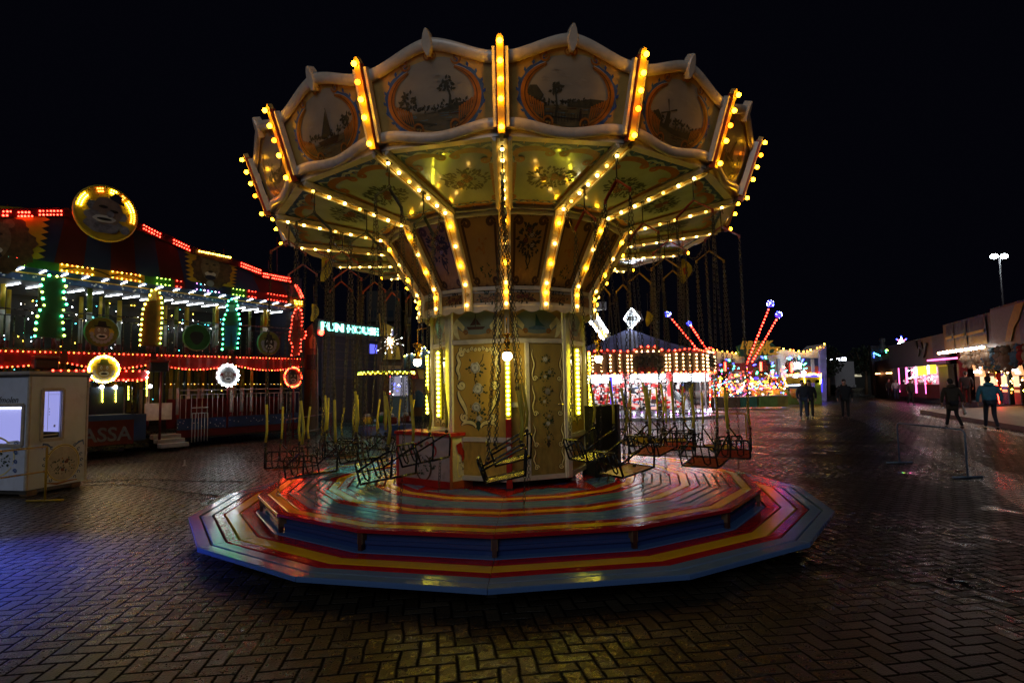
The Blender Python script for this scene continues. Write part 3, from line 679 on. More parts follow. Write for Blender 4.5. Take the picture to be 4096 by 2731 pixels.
    # frieze with scalloped valance
    s = Surf(rp(kk, RN, ZN-.19), rp(kk+1, RN, ZN-.19), rp(kk+1, RN, ZN), rp(kk, RN, ZN), rp(kk+.5, 1, 0, False)); m = MB(); W, H = s.w, s.h
    s.poly(m, [(-W, 0), (W, 0), (W, H), (-W, H)], 'cone_panel', 0)
    s.ribbon(m, [(-W, .012), (W, .012)], .024, 'cream', .004); s.ribbon(m, [(-W, H-.012), (W, H-.012)], .024, 'cream', .004)
    foliage(s, m, 0, H/2, .12, 40, 'leaf' if kk % 2 else 'ink', .028, .5)
    for i in range(4): rose(s, m, -.07+.047*i, H/2+random.uniform(-.02, .02), .024, 'petal_orange' if kk % 2 else 'rose_red', 'scroll_shade', .007)
    n = 16; up = [s.pt(-W+2*W*i/n, 0, .012) for i in range(n+1)]
    dn = [s.pt(-W+2*W*i/n, -.03-.035*abs(sin(pi*2*i/n+.4)), .012) for i in range(n+1)]; m.add(up+dn, [(i, i+1, n+2+i, n+1+i) for i in range(n)], 'cream')
    m.quad(s.pt(-W, 0, .012), s.pt(W, 0, .012), s.pt(W, .025, .0), s.pt(-W, .025, .0), 'cream')
    m.build('frieze_panel', car)
WS[0] = 1.7
# ---- ribs with bulbs
for k in range(NS):
    kk = k if k < 9 else k-16
    o = rp(kk, 1, 0, False).normalized(); tang = V((-o.y, o.x, 0)); m = MB()
    segs = [(rp(kk, RB-.03, ZB-.03), rp(kk, RK+.01, ZK-.015)), (rp(kk, RK+.01, ZK-.015), rp(kk, RN+.03, ZN+.0)), (rp(kk, RN+.03, ZN), rp(kk, RN+.03, ZN-.24))]
    for i, (a, b) in enumerate(segs):
        t = (b-a).normalized(); nn = t.cross(tang).normalized()
        if nn.dot(o)+(-nn.z)*.7 < 0: nn = -nn
        ww = (.058, .052, .040)[i]
        for sg in (-1, 1):
            m.bar(a+tang*sg*ww+nn*.02, b+tang*sg*ww*(.8 if i == 1 else 1)+nn*.02, .020, .042, 'cream', nn)
            m.bar(a+tang*sg*(ww-.016)+nn*.012, b+tang*sg*(ww-.016)*(.8 if i == 1 else 1)+nn*.012, .01, .03, 'gold_line', nn)
            if i == 0: m.bar(a+tang*sg*(ww+.018)+nn*.01, b+tang*sg*(ww+.018)+nn*.01, .012, .03, 'cream', nn)
        m.bar(a+nn*.004, b+nn*.004, ww*1.4, .022, 'rib_board' if i == 0 else 'cream', nn)
    rib = m.build('canopy_rib', car)
    for i, (a, b) in enumerate(segs):
        t = (b-a).normalized(); nn = t.cross(tang).normalized()
        if nn.dot(o)+(-nn.z)*.7 < 0: nn = -nn
        cnt = (7, 4, 2)[i]
        for j in range(cnt):
            f = (.10+.84*j/6, .16+.76*j/3, .25+.5*j)[i]
            key = 'rib' if i == 0 else ('soft' if j % 2 else 'bar')
            bulb(key, a.lerp(b, f)+nn*.016, nn, rib, -2 <= kk <= 2 and i == 0)
# ---- centre column
RC = .92; ZC0, ZC1 = .68, 2.56
def cp(j, R, z): a = j*pi/4+PH; return V((R*sin(a), -R*cos(a), z))
for j in range(8):
    jj = j if j < 4 else j-8
    o = cp(jj+.5, 1, 0); s = Surf(cp(jj, RC, ZC0), cp(jj+1, RC, ZC0), cp(jj+1, RC, ZC1), cp(jj, RC, ZC1), o); W = s.w
    m = MB(); s.poly(m, [(-W, 0), (W, 0), (W, s.h), (-W, s.h)], 'gold_panel', 0)
    wall = m.build('column_wall', car)
    m = MB()                           # picture panel above the rail
    y0, y1 = 2.215-ZC0, 2.53-ZC0
    s.poly(m, [(-W+.05, y0), (W-.05, y0), (W-.05, y1+.05), (-W+.05, y1+.05)], 'corner_gold', .004)
    s.poly(m, [(x*.265, (y0+y1)/2+.02+y*.135) for x, y in [(cos(t*pi/16)*(1+.04*cos(4*t*pi/16)), sin(t*pi/16)) for t in range(32)]], 'painted_sea', .007)
    yc = y0+.10
    if jj % 2: 
        s.poly(m, [(-.11, yc), (.07, yc), (.10, yc+.03), (-.13, yc+.035)], 'scroll_shade', .009); s.ribbon(m, [(-.02, yc+.03), (-.02, yc+.17)], .005, 'ink', .0095)
        s.poly(m, [(-.09, yc+.045), (-.025, yc+.05), (-.025, yc+.13)], 'scroll_shade', .009); s.poly(m, [(-.01, yc+.05), (.05, yc+.045), (-.01, yc+.12)], 'scroll_shade', .009)
    else:
        s.poly(m, [(-.02, yc+.03), (.10, yc+.025), (.04, yc+.07), (-.01, yc+.17)], 'ship_green', .009); s.ribbon(m, [(-.1, yc), (0, yc+.01), (.1, yc)], [.01, .03, .012], 'sea_blue', .009)
    for sg in (-1, 1):
        s.ribbon(m, [(sg*x, y) for x, y in arc(.16, yc+.03, .11, .15, -60, 40, 14)], taper(15, .035, .2), 'scroll_cream', .010)
        for q in range(4): s.leaf(m, sg*(.17+.02*q), yc-.02+.02*q, RAD(80) if sg > 0 else RAD(100), .10, 'scroll_cream', .011)
        s.ribbon(m, [(sg*x, y) for x, y in spiral(.14, yc-.03, .03, .006, 0, 1.3, 14)], .010, 'scroll_orange', .012)
    m.build('ship_painting', wall)
    for yy in [2.18-ZC0, ZC1-ZC0-.01, .025]+([1.12-ZC0] if jj else []):
        m = MB(); m.bar(s.pt(-W, yy, .012), s.pt(W, yy, .012), .05, .03, 'cream_post', s.n); m.build('column_rail', wall)
    if jj != 0:                        # tall flower panel
        m = MB(); y0, y1 = 1.155-ZC0, 2.145-ZC0; h = y1-y0
        s.poly(m, [(-W+.045, y0), (W-.045, y0), (W-.045, y1), (-W+.045, y1)], 'gold_panel', .006)
        for sg in (-1, 1):
            q = lambda PP: [(sg*x, y) for x, y in PP]
            for mk, d, of in (('ink', .006, .009), ('scroll_cream', 0, .010)):
                wv = 1.7 if mk == 'ink' else 1.1
                s.ribbon(m, q([(.235+d+.012*sin(i*.9), y1-.08-i*(.30/14)) for i in range(15)]), [w*wv for w in taper(15, .022, .4)], mk, of)
                s.ribbon(m, q(spiral(.20+d, y1-.09, .035, .008, RAD(0), 1.4)), [w*wv for w in taper(23, .014, .5)], mk, of)
                s.ribbon(m, q(spiral(.20+d, y1-.44, .045, .008, RAD(10), -1.4)), [w*wv for w in taper(23, .018, .5)], mk, of)
                s.ribbon(m, q([(.19+d+.05*cos(i*.22), y1-.5-i*(.26/14)) for i in range(15)]), [w*wv for w in taper(15, .024, .4)], mk, of)
                s.ribbon(m, q(spiral(.17+d, y0+.20, .045, .008, RAD(60), -1.4)), [w*wv for w in taper(23, .016, .5)], mk, of)
                s.ribbon(m, q(arc(.12+d, y0+.09, .09, .06, 180, 20, 12)), [w*wv for w in taper(13, .02, .4)], mk, of)
                for i in range(5): s.ribbon(m, q(spiral(.03+i*.045+d, y1-.05+.012*sin(i*2), .020, .005, RAD(90), 1.2, 12)), .008*wv, mk, of)
        for (x, y, rr) in ((-.03, y1-.25, .062), (.0, y1-.48, .062), (-.02, y1-.68, .052), (.01, y1-.80, .032)):
            foliage(s, m, x, y, .10, 34, 'leaf', .035, .9); rose(s, m, x, y, rr, 'rose_white', 'rose_shade', .010)
        s.ribbon(m, [(0, y1-.5), (-.04, y1-.38), (-.02, y1-.27), (.06, y1-.16), (.07, y1-.1)], .006, 'ink', .008)
        s.leaf(m, 0, y0+.05, RAD(90), .14, 'leaf', .008)
        m.build('flower_painting', wall)
    else:                              # right front face: narrow panel, stile, door
        m = MB(); x0 = -W+.03
        s.poly(m, [(x0, 1.52-ZC0), (x0+.16, 1.52-ZC0), (x0+.16, 2.14-ZC0), (x0, 2.14-ZC0)], 'gold_panel', .006)
        s.poly(m, [(x0, .75-ZC0), (x0+.16, .75-ZC0), (x0+.16, 1.46-ZC0), (x0, 1.46-ZC0)], 'door_panel', .006)
        for mk, w in (('scroll_shade', .012), ('scroll_cream', .007)):
            for sg in (-1, 1): s.ribbon(m, [(x0+.085+sg*(.03+.012*sin(i*.5)), 2.02-ZC0-i*.018) for i in range(14)], w, mk, .009+(w < .01)*.001); s.ribbon(m, spiral(x0+.085+sg*.02, 1.68-ZC0, .02, .005, 0, sg*1.2, 12), w*.7, mk, .0095)
        m.build('side_painting', wall)
        m = MB(); m.bar(s.pt(x0+.19, .03, .014), s.pt(x0+.19, 2.16-ZC0, .014), .042, .034, 'cream_post', s.n); m.bar(s.pt(x0, 1.49-ZC0, .012), s.pt(x0+.18, 1.49-ZC0, .012), .05, .03, 'cream_post', s.n); m.build('door_stile', wall)
        dx0, dx1 = x0+.215, W-.035; dm = MB(); y0, y1 = .05, 2.145-ZC0
        dm.slab([s.pt(dx0, y0, .02), s.pt(dx1, y0, .02), s.pt(dx1, y1, .02), s.pt(dx0, y1, .02)], -s.n*.018, 'door_panel')
        s.poly(dm, [(dx0+.01, y0+.01), (dx1-.01, y0+.01), (dx1-.01, y1-.01), (dx0+.01, y1-.01)], 'door_panel', .0215)
        door = dm.build('door', wall); xm = (dx0+dx1)/2; m = MB(); hw = (dx1-dx0)/2-.03
        for sg in (-1, 1):
            for mk, w, of in (('scroll_shade', .022, .025), ('scroll_cream', .010, .0262)):
                for (ya, yb, ph) in ((y1-.06, y1-.40, 0), (y1-.45, y1-.78, 1), (y0+.55, y0+.30, 2), (y0+.28, y0+.06, 3)):
                    n = 16; s.ribbon(m, [(xm+sg*(hw-.012+.012*sin(i*.6+ph)), ya+(yb-ya)*i/n) for i in range(n+1)], taper(n+1, w, .3), mk, of); s.ribbon(m, spiral(xm+sg*(hw-.035), yb+.02, .03, .006, 0, -sg*1.3, 16), w*.7, mk, of)
        for i, (dx, yy, rr) in enumerate(((-.02, y1-.17, .03), (.03, y1-.31, .022), (-.025, y1-.36, .02), (0, y1-.52, .034), (-.04, y1-.63, .018), (.01, y1-.79, .018), (.0, y1-.87, .026), (0, y1-1.02, .018))):
            foliage(s, m, xm+dx, yy, .055, 22, 'leaf', .024, .9); s_off = .024; rose(s, m, xm+dx, yy, rr, 'rose_white' if i % 2 == 0 else 'rose_shade', 'rose_shade', .027)
        s.leaf(m, xm, y0+.28, RAD(90), .09, 'ink', .024)
        # lift decals above the door face
        mm = m.build('door_painting', door)
        for v in mm.data.vertices:
            dd = (v.co-s.bl).dot(s.n)
            if dd < .022: v.co += s.n*(.0225+dd*.12-dd)
        m = MB(); m.tube([s.pt(dx1-.09, .80, .02), s.pt(dx1-.09, .80, .04), s.pt(dx1-.03, .80, .04)], .006, 'handle_metal'); m.build('handle', door)
for j in range(8):
    jj = j if j < 5 else j-8
    p = cp(jj, RC, 0); o = p.normalized(); m = MB(); a0 = jj*pi/4+PH
    if jj != 0:
        m.box((p.x+o.x*.008, p.y+o.y*.008, (ZC0+ZC1)/2), (.075, .05, ZC1-ZC0), 'cream_post', Matrix.Rotation(a0, 3, 'Z'), .008)
        m.box((p.x+o.x*.004, p.y+o.y*.004, (ZC0+ZC1)/2), (.11, .03, ZC1-ZC0), 'cream', Matrix.Rotation(a0, 3, 'Z'))
    else: m.box((p.x, p.y, (ZC0+ZC1)/2), (.05, .03, ZC1-ZC0), 'cream_post')
    post = m.build('corner_post', car)
    # vertical strip of bulbs: on the corner at the front, beside the post elsewhere
    off = {0: 0, 1: .10, -1: -.10, 2: .06, -2: -.06}.get(jj, 0); tang = V((-o.y, o.x, 0))
    c = p+o*.045+tang*off; z0, z1 = (1.38, 2.09) if jj == 0 else (1.36, 2.09)
    m = MB(); m.box((c.x, c.y, (z0+z1)/2), (.045 if jj else .06, .03, z1-z0+.05), 'strip_board', Matrix.Rotation(a0, 3, 'Z'))
    m.box((c.x-o.x*.03, c.y-o.y*.03, z0+.1), (.02, .05, .03), 'steel_white', Matrix.Rotation(a0, 3, 'Z')); m.box((c.x-o.x*.03, c.y-o.y*.03, z1-.1), (.02, .05, .03), 'steel_white', Matrix.Rotation(a0, 3, 'Z'))
    st = m.build('bulb_strip', car)
    for q in range(15): bulb('strip', (c.x+o.x*.014, c.y+o.y*.014, z0+.02+(z1-z0-.04)*q/14), o, st, jj in (-1, 1))
m = MB()                               # red switch post under the front strip
m.box((cp(0, .99, 0).x, cp(0, .99, 0).y, .985), (.062, .05, .73), 'red_paint', None, .006); m.box((cp(0, .99, 0).x, cp(0, .99, 0).y, .612), (.085, .07, .02), 'cable'); m.build('red_post', car)
m = MB(); x, y = cp(0, 1.018, 0).x, cp(0, 1.018, 0).y
for z in (1.13, 1.04): m.box((x, y, z), (.045, .006, .045), 'plaque')
m.build('plaque', car)
m = MB(); m.lathe([(.80, .60), (.80, .69), (.93, .69), (.93, .672), (.82, .672)], (0, 0, 0), 'dark_wall', 8); m.build('plinth', car)
m = MB(); m.lathe([(.3, 2.5), (1.0, 2.56), (1.0, 3.3), (.3, 4.4)], (0, 0, 0), 'timber', 16); m.build('drive_drum', car)
# globe lamps
for jj in (0, 2, -2, 4):
    p = cp(jj, 1.115, 0); o = p.normalized(); m = MB()
    m.tube([(o.x*1.0, o.y*1.0, 2.42), (p.x, p.y, 2.40), (p.x, p.y, 2.24)], .008, 'brass')
    m.lathe([(.012, 2.24), (.045, 2.235), (.05, 2.215), (.02, 2.205), (.02, 2.17), (.034, 2.16), (.036, 2.12), (.02, 2.10), (.03, 2.07), (.05, 2.05), (.045, 2.035)], (p.x, p.y, 0), 'brass', 12)
    for q in range(5): a = q*1.257; m.tube([(p.x+.02*cos(a), p.y+.02*sin(a), 2.17), (p.x+.06*cos(a), p.y+.06*sin(a), 2.20), (p.x+.055*cos(a), p.y+.055*sin(a), 2.23)], .004, 'brass')
    lm = m.build('globe_lamp', car); g = MB(); g.ball((p.x, p.y, 2.0), .05, 'globe', 16, 10); g.build('glass_globe', lm)
rb = rest.build('bulb', car); tag(rb, kind='stuff')
WS[0] = 1.3
# ---- deck
def plank(mb, k, Ra, Rb2, z, th, mk, gap=.004, ph=PH1, dz=0):
    a, b = ang(k, ph), ang(k+1, ph); e = .0015
    def P(R, q, zz): return V((R*sin(q), -R*cos(q), zz))
    g = gap/2; A0, B0 = Ra+g, Rb2-g                # inner, outer
    d = .002/Ra
    top = [P(A0, a+d, z+dz), P(A0, b-d, z+dz), P(B0-.006, b-d, z+dz), P(B0-.006, a+d, z+dz)]
    mid = [P(B0, b-d, z-.006+dz), P(B0, a+d, z-.006+dz)]
    lo = [P(A0, a+d, z-th), P(A0, b-d, z-th), P(B0, b-d, z-th), P(B0, a+d, z-th)]
    v = top+mid+lo
    mb.add(v, [(0, 3, 2, 1), (3, 5, 4, 2), (5, 9, 8, 4), (0, 1, 7, 6), (6, 7, 8, 9), (1, 2, 4, 8, 7), (0, 6, 9, 5, 3)], mk)
HD, HS = .604, .433; RD, RS = 2.82, 3.463
seq = ['plank_red', 'plank_yellow', 'plank_red', 'plank_grey', 'plank_grey', 'plank_grey', 'plank_red', 'plank_yellow', 'plank_red', 'plank_grey', 'plank_grey', 'plank_grey', 'plank_red', 'plank_yellow', 'plank_red', 'plank_grey', 'plank_grey', 'plank_grey']
dk = MB(); w = (RD-1.0)/len(seq)
for k in range(NS):
    Rr = RD
    for i, mk in enumerate(seq): plank(dk, k, Rr-w, Rr, HD, .028, mk, .018 if mk == 'plank_grey' else .012, dz=random.uniform(-.0012, .0012)); Rr -= w
    # sunburst round the column
    a, b = ang(k, PH1), ang(k+1, PH1); P = lambda R, q, z=HD-.002: V((R*sin(q), -R*cos(q), z)); mid = (a+b)/2
    if k % 2: dk.poly([P(.995, a), P(.995, b), P(.80, b)], 'plank_grey'); dk.poly([P(.995, a), P(.80, b), P(.70, a)], 'star_red')
    else: dk.poly([P(.995, a), P(.995, b), P(.80, a)], 'plank_grey'); dk.poly([P(.995, b), P(.70, b), P(.80, a)], 'star_red')
dk.build('deck', car)
# red rays painted on the inner grey planks, 4 mm proud
dk = MB()
for k in range(NS):
    a, b = ang(k, PH1), ang(k+1, PH1); mid = (a+b)/2; P = lambda R, q: V((R*sin(q), -R*cos(q), HD+.003))
    am = .5*(b-a); ap = cos(am)
    if k % 2 == 0: dk.poly([P(.90, a), P(1.36, a), P(.90, b)], 'star_red')
    else: dk.poly([P(.90, b), P(.90, a), P(1.36, b)], 'star_red')
dk.build('painted_star', car)
st = MB(); WSX = (.116, .116, .104, .149, .138, .108, .108, .108)
for k in range(NS):
    Rr = RS
    for mk, ws in zip(('plank_grey', 'plank_grey', 'plank_red', 'plank_yellow', 'plank_red', 'plank_grey', 'plank_grey', 'plank_grey'), WSX): plank(st, k, Rr-ws, Rr, HS, .035, mk, .019, dz=random.uniform(-.0015, .0015)); Rr -= ws
st.build('step', car)
m = MB()
for k in range(NS):
    P = lambda R, kk2, z: V((R*sin(ang(kk2, PH1)), -R*cos(ang(kk2, PH1)), z))
    m.quad(P(2.74, k, HS-.03), P(2.74, k+1, HS-.03), P(2.74, k+1, HD-.03), P(2.74, k, HD-.03), 'riser_blue')
    m.bar(P(2.752, k, HS+.06), P(2.752, k+1, HS+.06), .018, .03, 'riser_blue')
m.build('riser', car)
m = MB(); m.lathe([(.7, HD-.032), (2.74, HD-.032)], (0, 0, 0), 'dark_wall', 16, Matrix.Rotation(pi/2, 3, 'Z')); m.lathe([(2.5, HS-.04), (3.36, HS-.04)], (0, 0, 0), 'dark_wall', 16); m.build('underlay', car)
for k in range(NS):
    m = MB(); a = ang(k, PH1); rot = Matrix.Rotation(a, 3, 'Z')
    P = lambda R, z: V((R*sin(a), -R*cos(a), z))
    m.box(P(2.775, (HS+HD)/2-.015), (.035, .035, HD-HS-.032), 'post_brown', rot)
    m.bar(P(1.2, HD-.075), P(2.79, HD-.075), .05, .09, 'timber'); m.bar(P(2.5, HS-.075), P(RS-.25, HS-.075), .05, .08, 'dark_wall')
    m.box(P(3.05 if k % 3 == 0 else 2.6, .325), (.07, .12, .13), 'dark_wall', rot)
    m.build('support_beam', car)
m = MB(); m.lathe([(2.3, .26), (2.3, .5)], (0, 0, 0), 'dark_wall', 16, smooth=False); m.lathe([(2.3, .5), (.1, .5)], (0, 0, 0), 'dark_wall', 16, smooth=False); m.build('base_drum', car)
# ---- pennants hanging from the rim
for (u, v, Y, s_, lb) in ((1298, 1078, 7.2, 1, 0), (1255, 1250, 8.2, .8, 0), (2735, 1085, 7.0, 1, 1), (2592, 1275, 8.6, .75, 0)):
    p = at(u/SX, v/SX, Y)-V((0, D, 0)); m = MB(); n = 7; vs = []
    H = .30*s_; 
    for i in range(n):
        t = i/(n-1); wd = .07*s_*sin(pi*min(1, t*.8+.12)); 
        for q in (-1, 0, 1): vs.append(p+V((q*wd+.03*sin(t*4)*s_, .02*sin(t*7+q*2), H*(.5-t))))
    m.add(vs, [(i*3+j, i*3+j+1, i*3+4+j, i*3+3+j) for i in range(n-1) for j in range(2)], 'flag_yellow', True)
    if lb: m.add([p+V((-.02, -.02, .03)), p+V((.03, -.02, .05)), p+V((.04, -.02, -.03)), p+V((0, -.02, -.05))], [(0, 1, 2, 3)], 'flag_red')
    m.tube([p+V((0, 0, H*.5)), p+V((0, 0, H*.5+.35*s_))], .003, 'chain', 4); m.build('pennant', car)

# the whole ride is set up at its real size
SC = 1.18
def upscale(o): o.location = CAM+(V(o.location)-CAM)*SC; o.scale = (SC,)*3; return o
upscale(car)
# ---- ticket console, cash box and loudspeaker standing on the deck
def deckpt(x, y): return gnd(x/SX, y/SX, HD)
A, B, C_ = deckpt(1593, 1928), deckpt(1806, 1956), deckpt(1895, 1938)
top = 1.115
t = thing('ticket_console', 'red and cream console desk with painted scrolls on the deck left of the column', 'console', tuple(B)); 
ob = V(B); u1 = (A-B); u2 = (C_-B); u1.z = u2.z = 0
H = 1.16-HD; n1 = V((u1.y, -u1.x, 0)).normalized(); n1 = n1 if n1.y < 0 else -n1; n2 = V((u2.y, -u2.x, 0)).normalized(); n2 = n2 if n2.y < 0 else -n2
m = MB(); z = V((0, 0, H)); o0 = V((0, 0, 0.002))
m.quad(o0+u1, o0, o0+z, u1+z, 'console_side'); m.quad(o0, o0+u2, u2+z, o0+z, 'console_cream'); m.quad(u1, u1+u2, u1+u2+z, u1+z, 'console_side'); m.quad(u2, u1+u2, u1+u2+z, u2+z, 'console_side')
m.build('cabinet', t)
m = MB()
for a, b in ((o0, u2), (o0, u1)):
    nn = n2 if b is u2 else n1
    m.bar(a+nn*.006+V((0, 0, .035)), b+nn*.006+V((0, 0, .035)), .02, .075, 'console_orange' if b is u2 else 'console_red', (0, 0, 1))
m.bar((0, -.006, 0), V((0, -.006, H)), .03, .03, 'console_orange'); m.bar(u1+n1*.004, u1+n1*.004+z, .03, .03, 'console_red'); m.build('edge_trim', t)
m = MB(); e = .03; c4 = [n1*e+n2*e, u2+n2*e+u2.normalized()*e, u1+u2, u1+n1*e+u1.normalized()*e]; m.slab([p+V((0, 0, H+.035)) for p in c4], (0, 0, -.035), 'console_red'); m.build('top_board', t)
s = Surf(o0, u2, u2+z, o0+z, n2); m = MB()
s.ribbon(m, [(-.02, H-.09), (-.06, H-.11), (-.04, H-.16), (0, H-.20), (.0, H-.25), (-.02, H-.27)], [.04, .07, .07, .05, .03, .008], 'red_paint', .01)
m.build('bracket_ornament', t)
m = MB(); P = [(-.07, .12), (.07, .12), (.085, .2), (.07, .3), (.08, .38), (0, .41), (-.08, .38), (-.07, .3), (-.085, .2), (-.07, .12)]; s.ribbon(m, P, .016, 'scroll_cream', .004); foliage(s, m, 0, .27, .05, 24, 'leaf', .02, 1.6); rose(s, m, 0, .28, .018, 'petal_orange', 'scroll_shade', .007)
s2 = Surf(u1, o0, z, u1+z, n1)
for sg in (-1, 1):
    s2.ribbon(m, [(sg*x, y) for x, y in arc(.12, H-.17, .08, .07, -60, 130, 14)], taper(15, .02, .3), 'console_red', .004); s2.ribbon(m, [(sg*x, y) for x, y in spiral(.06, H-.1, .03, .006, 0, 1.3, 12)], .009, 'console_red', .005)
    s2.ribbon(m, [(sg*x, y) for x, y in arc(0, .2, .12, .14, -80, 75, 18)], taper(19, .022, .3), 'scroll_shade', .004)
foliage(s2, m, .0, .2, .08, 30, 'leaf', .03, 1.2); foliage(s2, m, .15, .26, .05, 20, 'leaf', .03, 1.2); m.build('scroll_painting', t)
upscale(t)
bx = ob+V(u1)*.45+V(u2)*.5+V((0, 0, H+.035)); t = thing('cash_box', 'small white box lying on top of the red console', 'box', tuple(bx)); m = MB(); m.box((0, 0, .018), (.22, .10, .036), 'plaque', Matrix.Rotation(.3, 3, 'Z'), .004); m.build('box_body', t); m = MB(); m.box((0, 0, .040), (.224, .104, .006), 'steel_white', Matrix.Rotation(.3, 3, 'Z')); m.build('lid', t); upscale(t)
A, B, C_ = deckpt(2331, 1895), deckpt(2380, 1912), deckpt(2476, 1893)
t = thing('loudspeaker', 'tall black loudspeaker cabinet standing on the deck right of the column', 'loudspeaker', tuple(B)); u1 = A-B; u2 = C_-B; u1.z = u2.z = 0; z = V((0, 0, .83)); m = MB(); o0 = V((0, 0, .01))
u2 = u2*1.0; d = V((.10, .36, 0)); a, b = u1, u2
m.quad(o0, b, b+z, z, 'speaker_black'); m.quad(a, o0, z, a+z, 'speaker_black'); m.quad(b, b+d, b+d+z, b+z, 'speaker_black'); m.quad(a+z, z, b+z, b+d+z, 'speaker_black'); m.quad(a, b+d, b+d+z, a+z, 'speaker_black'); m.build('cabinet', t)
m = MB(); nb = V((b.y, -b.x, 0)).normalized(); nb = nb if nb.y < 0 else -nb; s = Surf(o0, b, b+z, z, nb); s.poly(m, [(-s.w*.85, .05), (s.w*.85, .05), (s.w*.85, .78), (-s.w*.85, .78)], 'black', .006); m.build('grille', t)
m = MB(); s.poly(m, [(-s.w*.95, .62), (-s.w*.85, .62), (-s.w*.85, .69), (-s.w*.95, .69)], 'plaque', .008); m.build('badge', t); upscale(t)
# ================================================================== SWING SEATS
def link_chain(mb, pts, pitch=.030, wr=.0034, wd=.0105, mk='chain'):
    pts = [V(p) for p in pts]; L = [0]
    for a, b in zip(pts, pts[1:]): L.append(L[-1]+(b-a).length)
    n = max(1, int(L[-1]/pitch)); seg = 0
    for i in range(n):
        d = (i+.5)*L[-1]/n
        while seg < len(L)-2 and L[seg+1] < d: seg += 1
        a, b = pts[seg], pts[seg+1]; t = (b-a).normalized(); c = a+t*(d-L[seg]); x = t.cross(V((.3, 1, .1))).normalized(); y = t.cross(x)
        w = (x if i % 2 else y); hl = pitch*.62
        ring = [c+t*(hl*q)+w*(wd*e) for q, e in ((1, 0), (.62, 1), (-.62, 1), (-1, 0), (-.62, -1), (.62, -1))]
        mb.tube(ring, wr, mk, 3, closed=True)
def sag(a, b, s, n=10): a, b = V(a), V(b); return [a.lerp(b, i/n)-V((0, 0, s*4*(i/n)*(1-i/n))) for i in range(n+1)]
CACHE = {}
def swing_parts(kind, plate, yoke):
    drop = 2.66 if kind == 'outer' else 2.50
    def get(key, fn):
        if key not in CACHE:
            mb = MB(); fn(mb); o = mb.build(key[0], link=False); CACHE[key] = o.data; bpy.data.objects.remove(o)
        return CACHE[key]
    P = []; hw = .175; sx = .165; zy = -.37
    def f_hook(m):
        m.tube([(0, 0, .02), (0, 0, -.21)], .006, 'black', 6); m.box((0, 0, -.01), (.06, .02, .02), 'black'); m.tube([(.022, 0, -.01), (.02, 0, -.07), (.03, .0, -.1)], .005, 'black', 5)
        m.tube([(0, .016*cos(t*pi/4), -.225+.016*sin(t*pi/4)) for t in range(8)], .005, 'black', 5, closed=True)
    P.append(('hook', get(('hook',), f_hook)))
    def f_yoke(m):
        for s in (-1, 1): m.bar((s*.004, 0, -.235), (s*hw, 0, zy+.01), .012, .026, yoke, (0, 1, 0)); m.bar((s*hw, 0, zy+.02), (s*hw, 0, zy-.02), .014, .02, yoke)
    P.append(('yoke', get(('yoke', yoke), f_yoke)))
    zp = -drop; zr = zp+.125; zf = zp+.27
    for s in (-1, 1):
        top = V((s*hw, 0, zy-.02)); fr = V((s*sx, .125, zf)); rr = V((s*sx, -.14, zr)); d = (top-fr).normalized(); sl = fr+d*.40
        bow = V((s*-.012, .02, 0))
        P.append(('chain', get(('chain', kind, s, 'f'), lambda m: link_chain(m, [top, sl]))))
        P.append(('chain', get(('chain', kind, s, 'r'), lambda m: link_chain(m, [top, rr]))))
        P.append(('sleeve', get(('sleeve', kind, s), lambda m: m.tube([sl, sl.lerp(fr, .33)+bow*.6, sl.lerp(fr, .66)+bow, fr+d*.02], .0125, 'sleeve', 8))))
    T = lambda y, z: (y, zp+z+(y+.0)*.20)
    def f_plate(m):
        y0, z0 = T(-.15, 0); y1, z1 = T(.15, 0); w0, w1 = .15, .155
        m.slab([(-w0, y0, z0), (w0, y0, z0), (w1, y1, z1), (-w1, y1, z1)], (0, 0, -.008), plate, 'frame_tube')
        m.box((.03, .06, (z0+z1)/2+.035), (.02, .02, .02), 'black')
    P.append(('seat_plate', get(('seat_plate', kind, plate), f_plate)))
    def f_frame(m):
        for s in (-1, 1):
            x = s*sx; q = lambda y, z: (x, *T(y, z))
            m.tube([q(-.15, 0), q(-.18, .09), q(-.205, .165)], .009, 'frame_tube')
            m.tube([q(-.19, .10), q(-.06, .145), q(.08, .195), q(.125, .205), (x, .15, zp+.235), (x, .162, zp+.20), (x, .158, zp+.13), q(.15, -.004)], .009, 'frame_tube', 7)
            m.tube([q(-.15, 0), q(.15, 0)], .008, 'frame_tube')
            m.ball((x, .125, zf-.012), .018, 'black', 7, 5); m.ball((x, -.14, zr), .016, 'black', 7, 5)
        for y in (-.15, .15): m.tube([(-sx, *T(y, -.002)), (sx, *T(y, -.002))], .009, 'frame_tube')
        a = T(-.205, .165); b = T(-.212, .195)
        m.tube([(-sx, *a), (-sx+.02, *b), (sx-.02, *b), (sx, *a)], .009, 'frame_tube')
    P.append(('seat_frame', get(('seat_frame', kind), f_frame)))
    def f_back(m):
        b = T(-.212, .195)
        for c in (-.075, .075):
            m.tube([(c-.035, *b), (c-.033, *T(-.18, .10)), (c-.026, *T(-.155, .035)), (c, *T(-.148, .018)), (c+.026, *T(-.155, .035)), (c+.033, *T(-.18, .10)), (c+.035, *b)], .007, 'frame_tube')
        m.tube([(-sx, *T(-.18, .095)), (sx, *T(-.18, .095))], .006, 'frame_tube')
    P.append(('backrest', get(('backrest', kind), f_back)))
    def f_tail(m): y, z = T(.15, 0); link_chain(m, sag((.02, y, z-.01), (.03, y-.01, z-.24), 0, 2), .028); m.tube([(.03+.02*cos(t*pi/4), y-.01, z-.27+.02*sin(t*pi/4)) for t in range(8)], .0035, 'chain', 4, closed=True)
    P.append(('closing_chain', get(('closing_chain', kind), f_tail)))
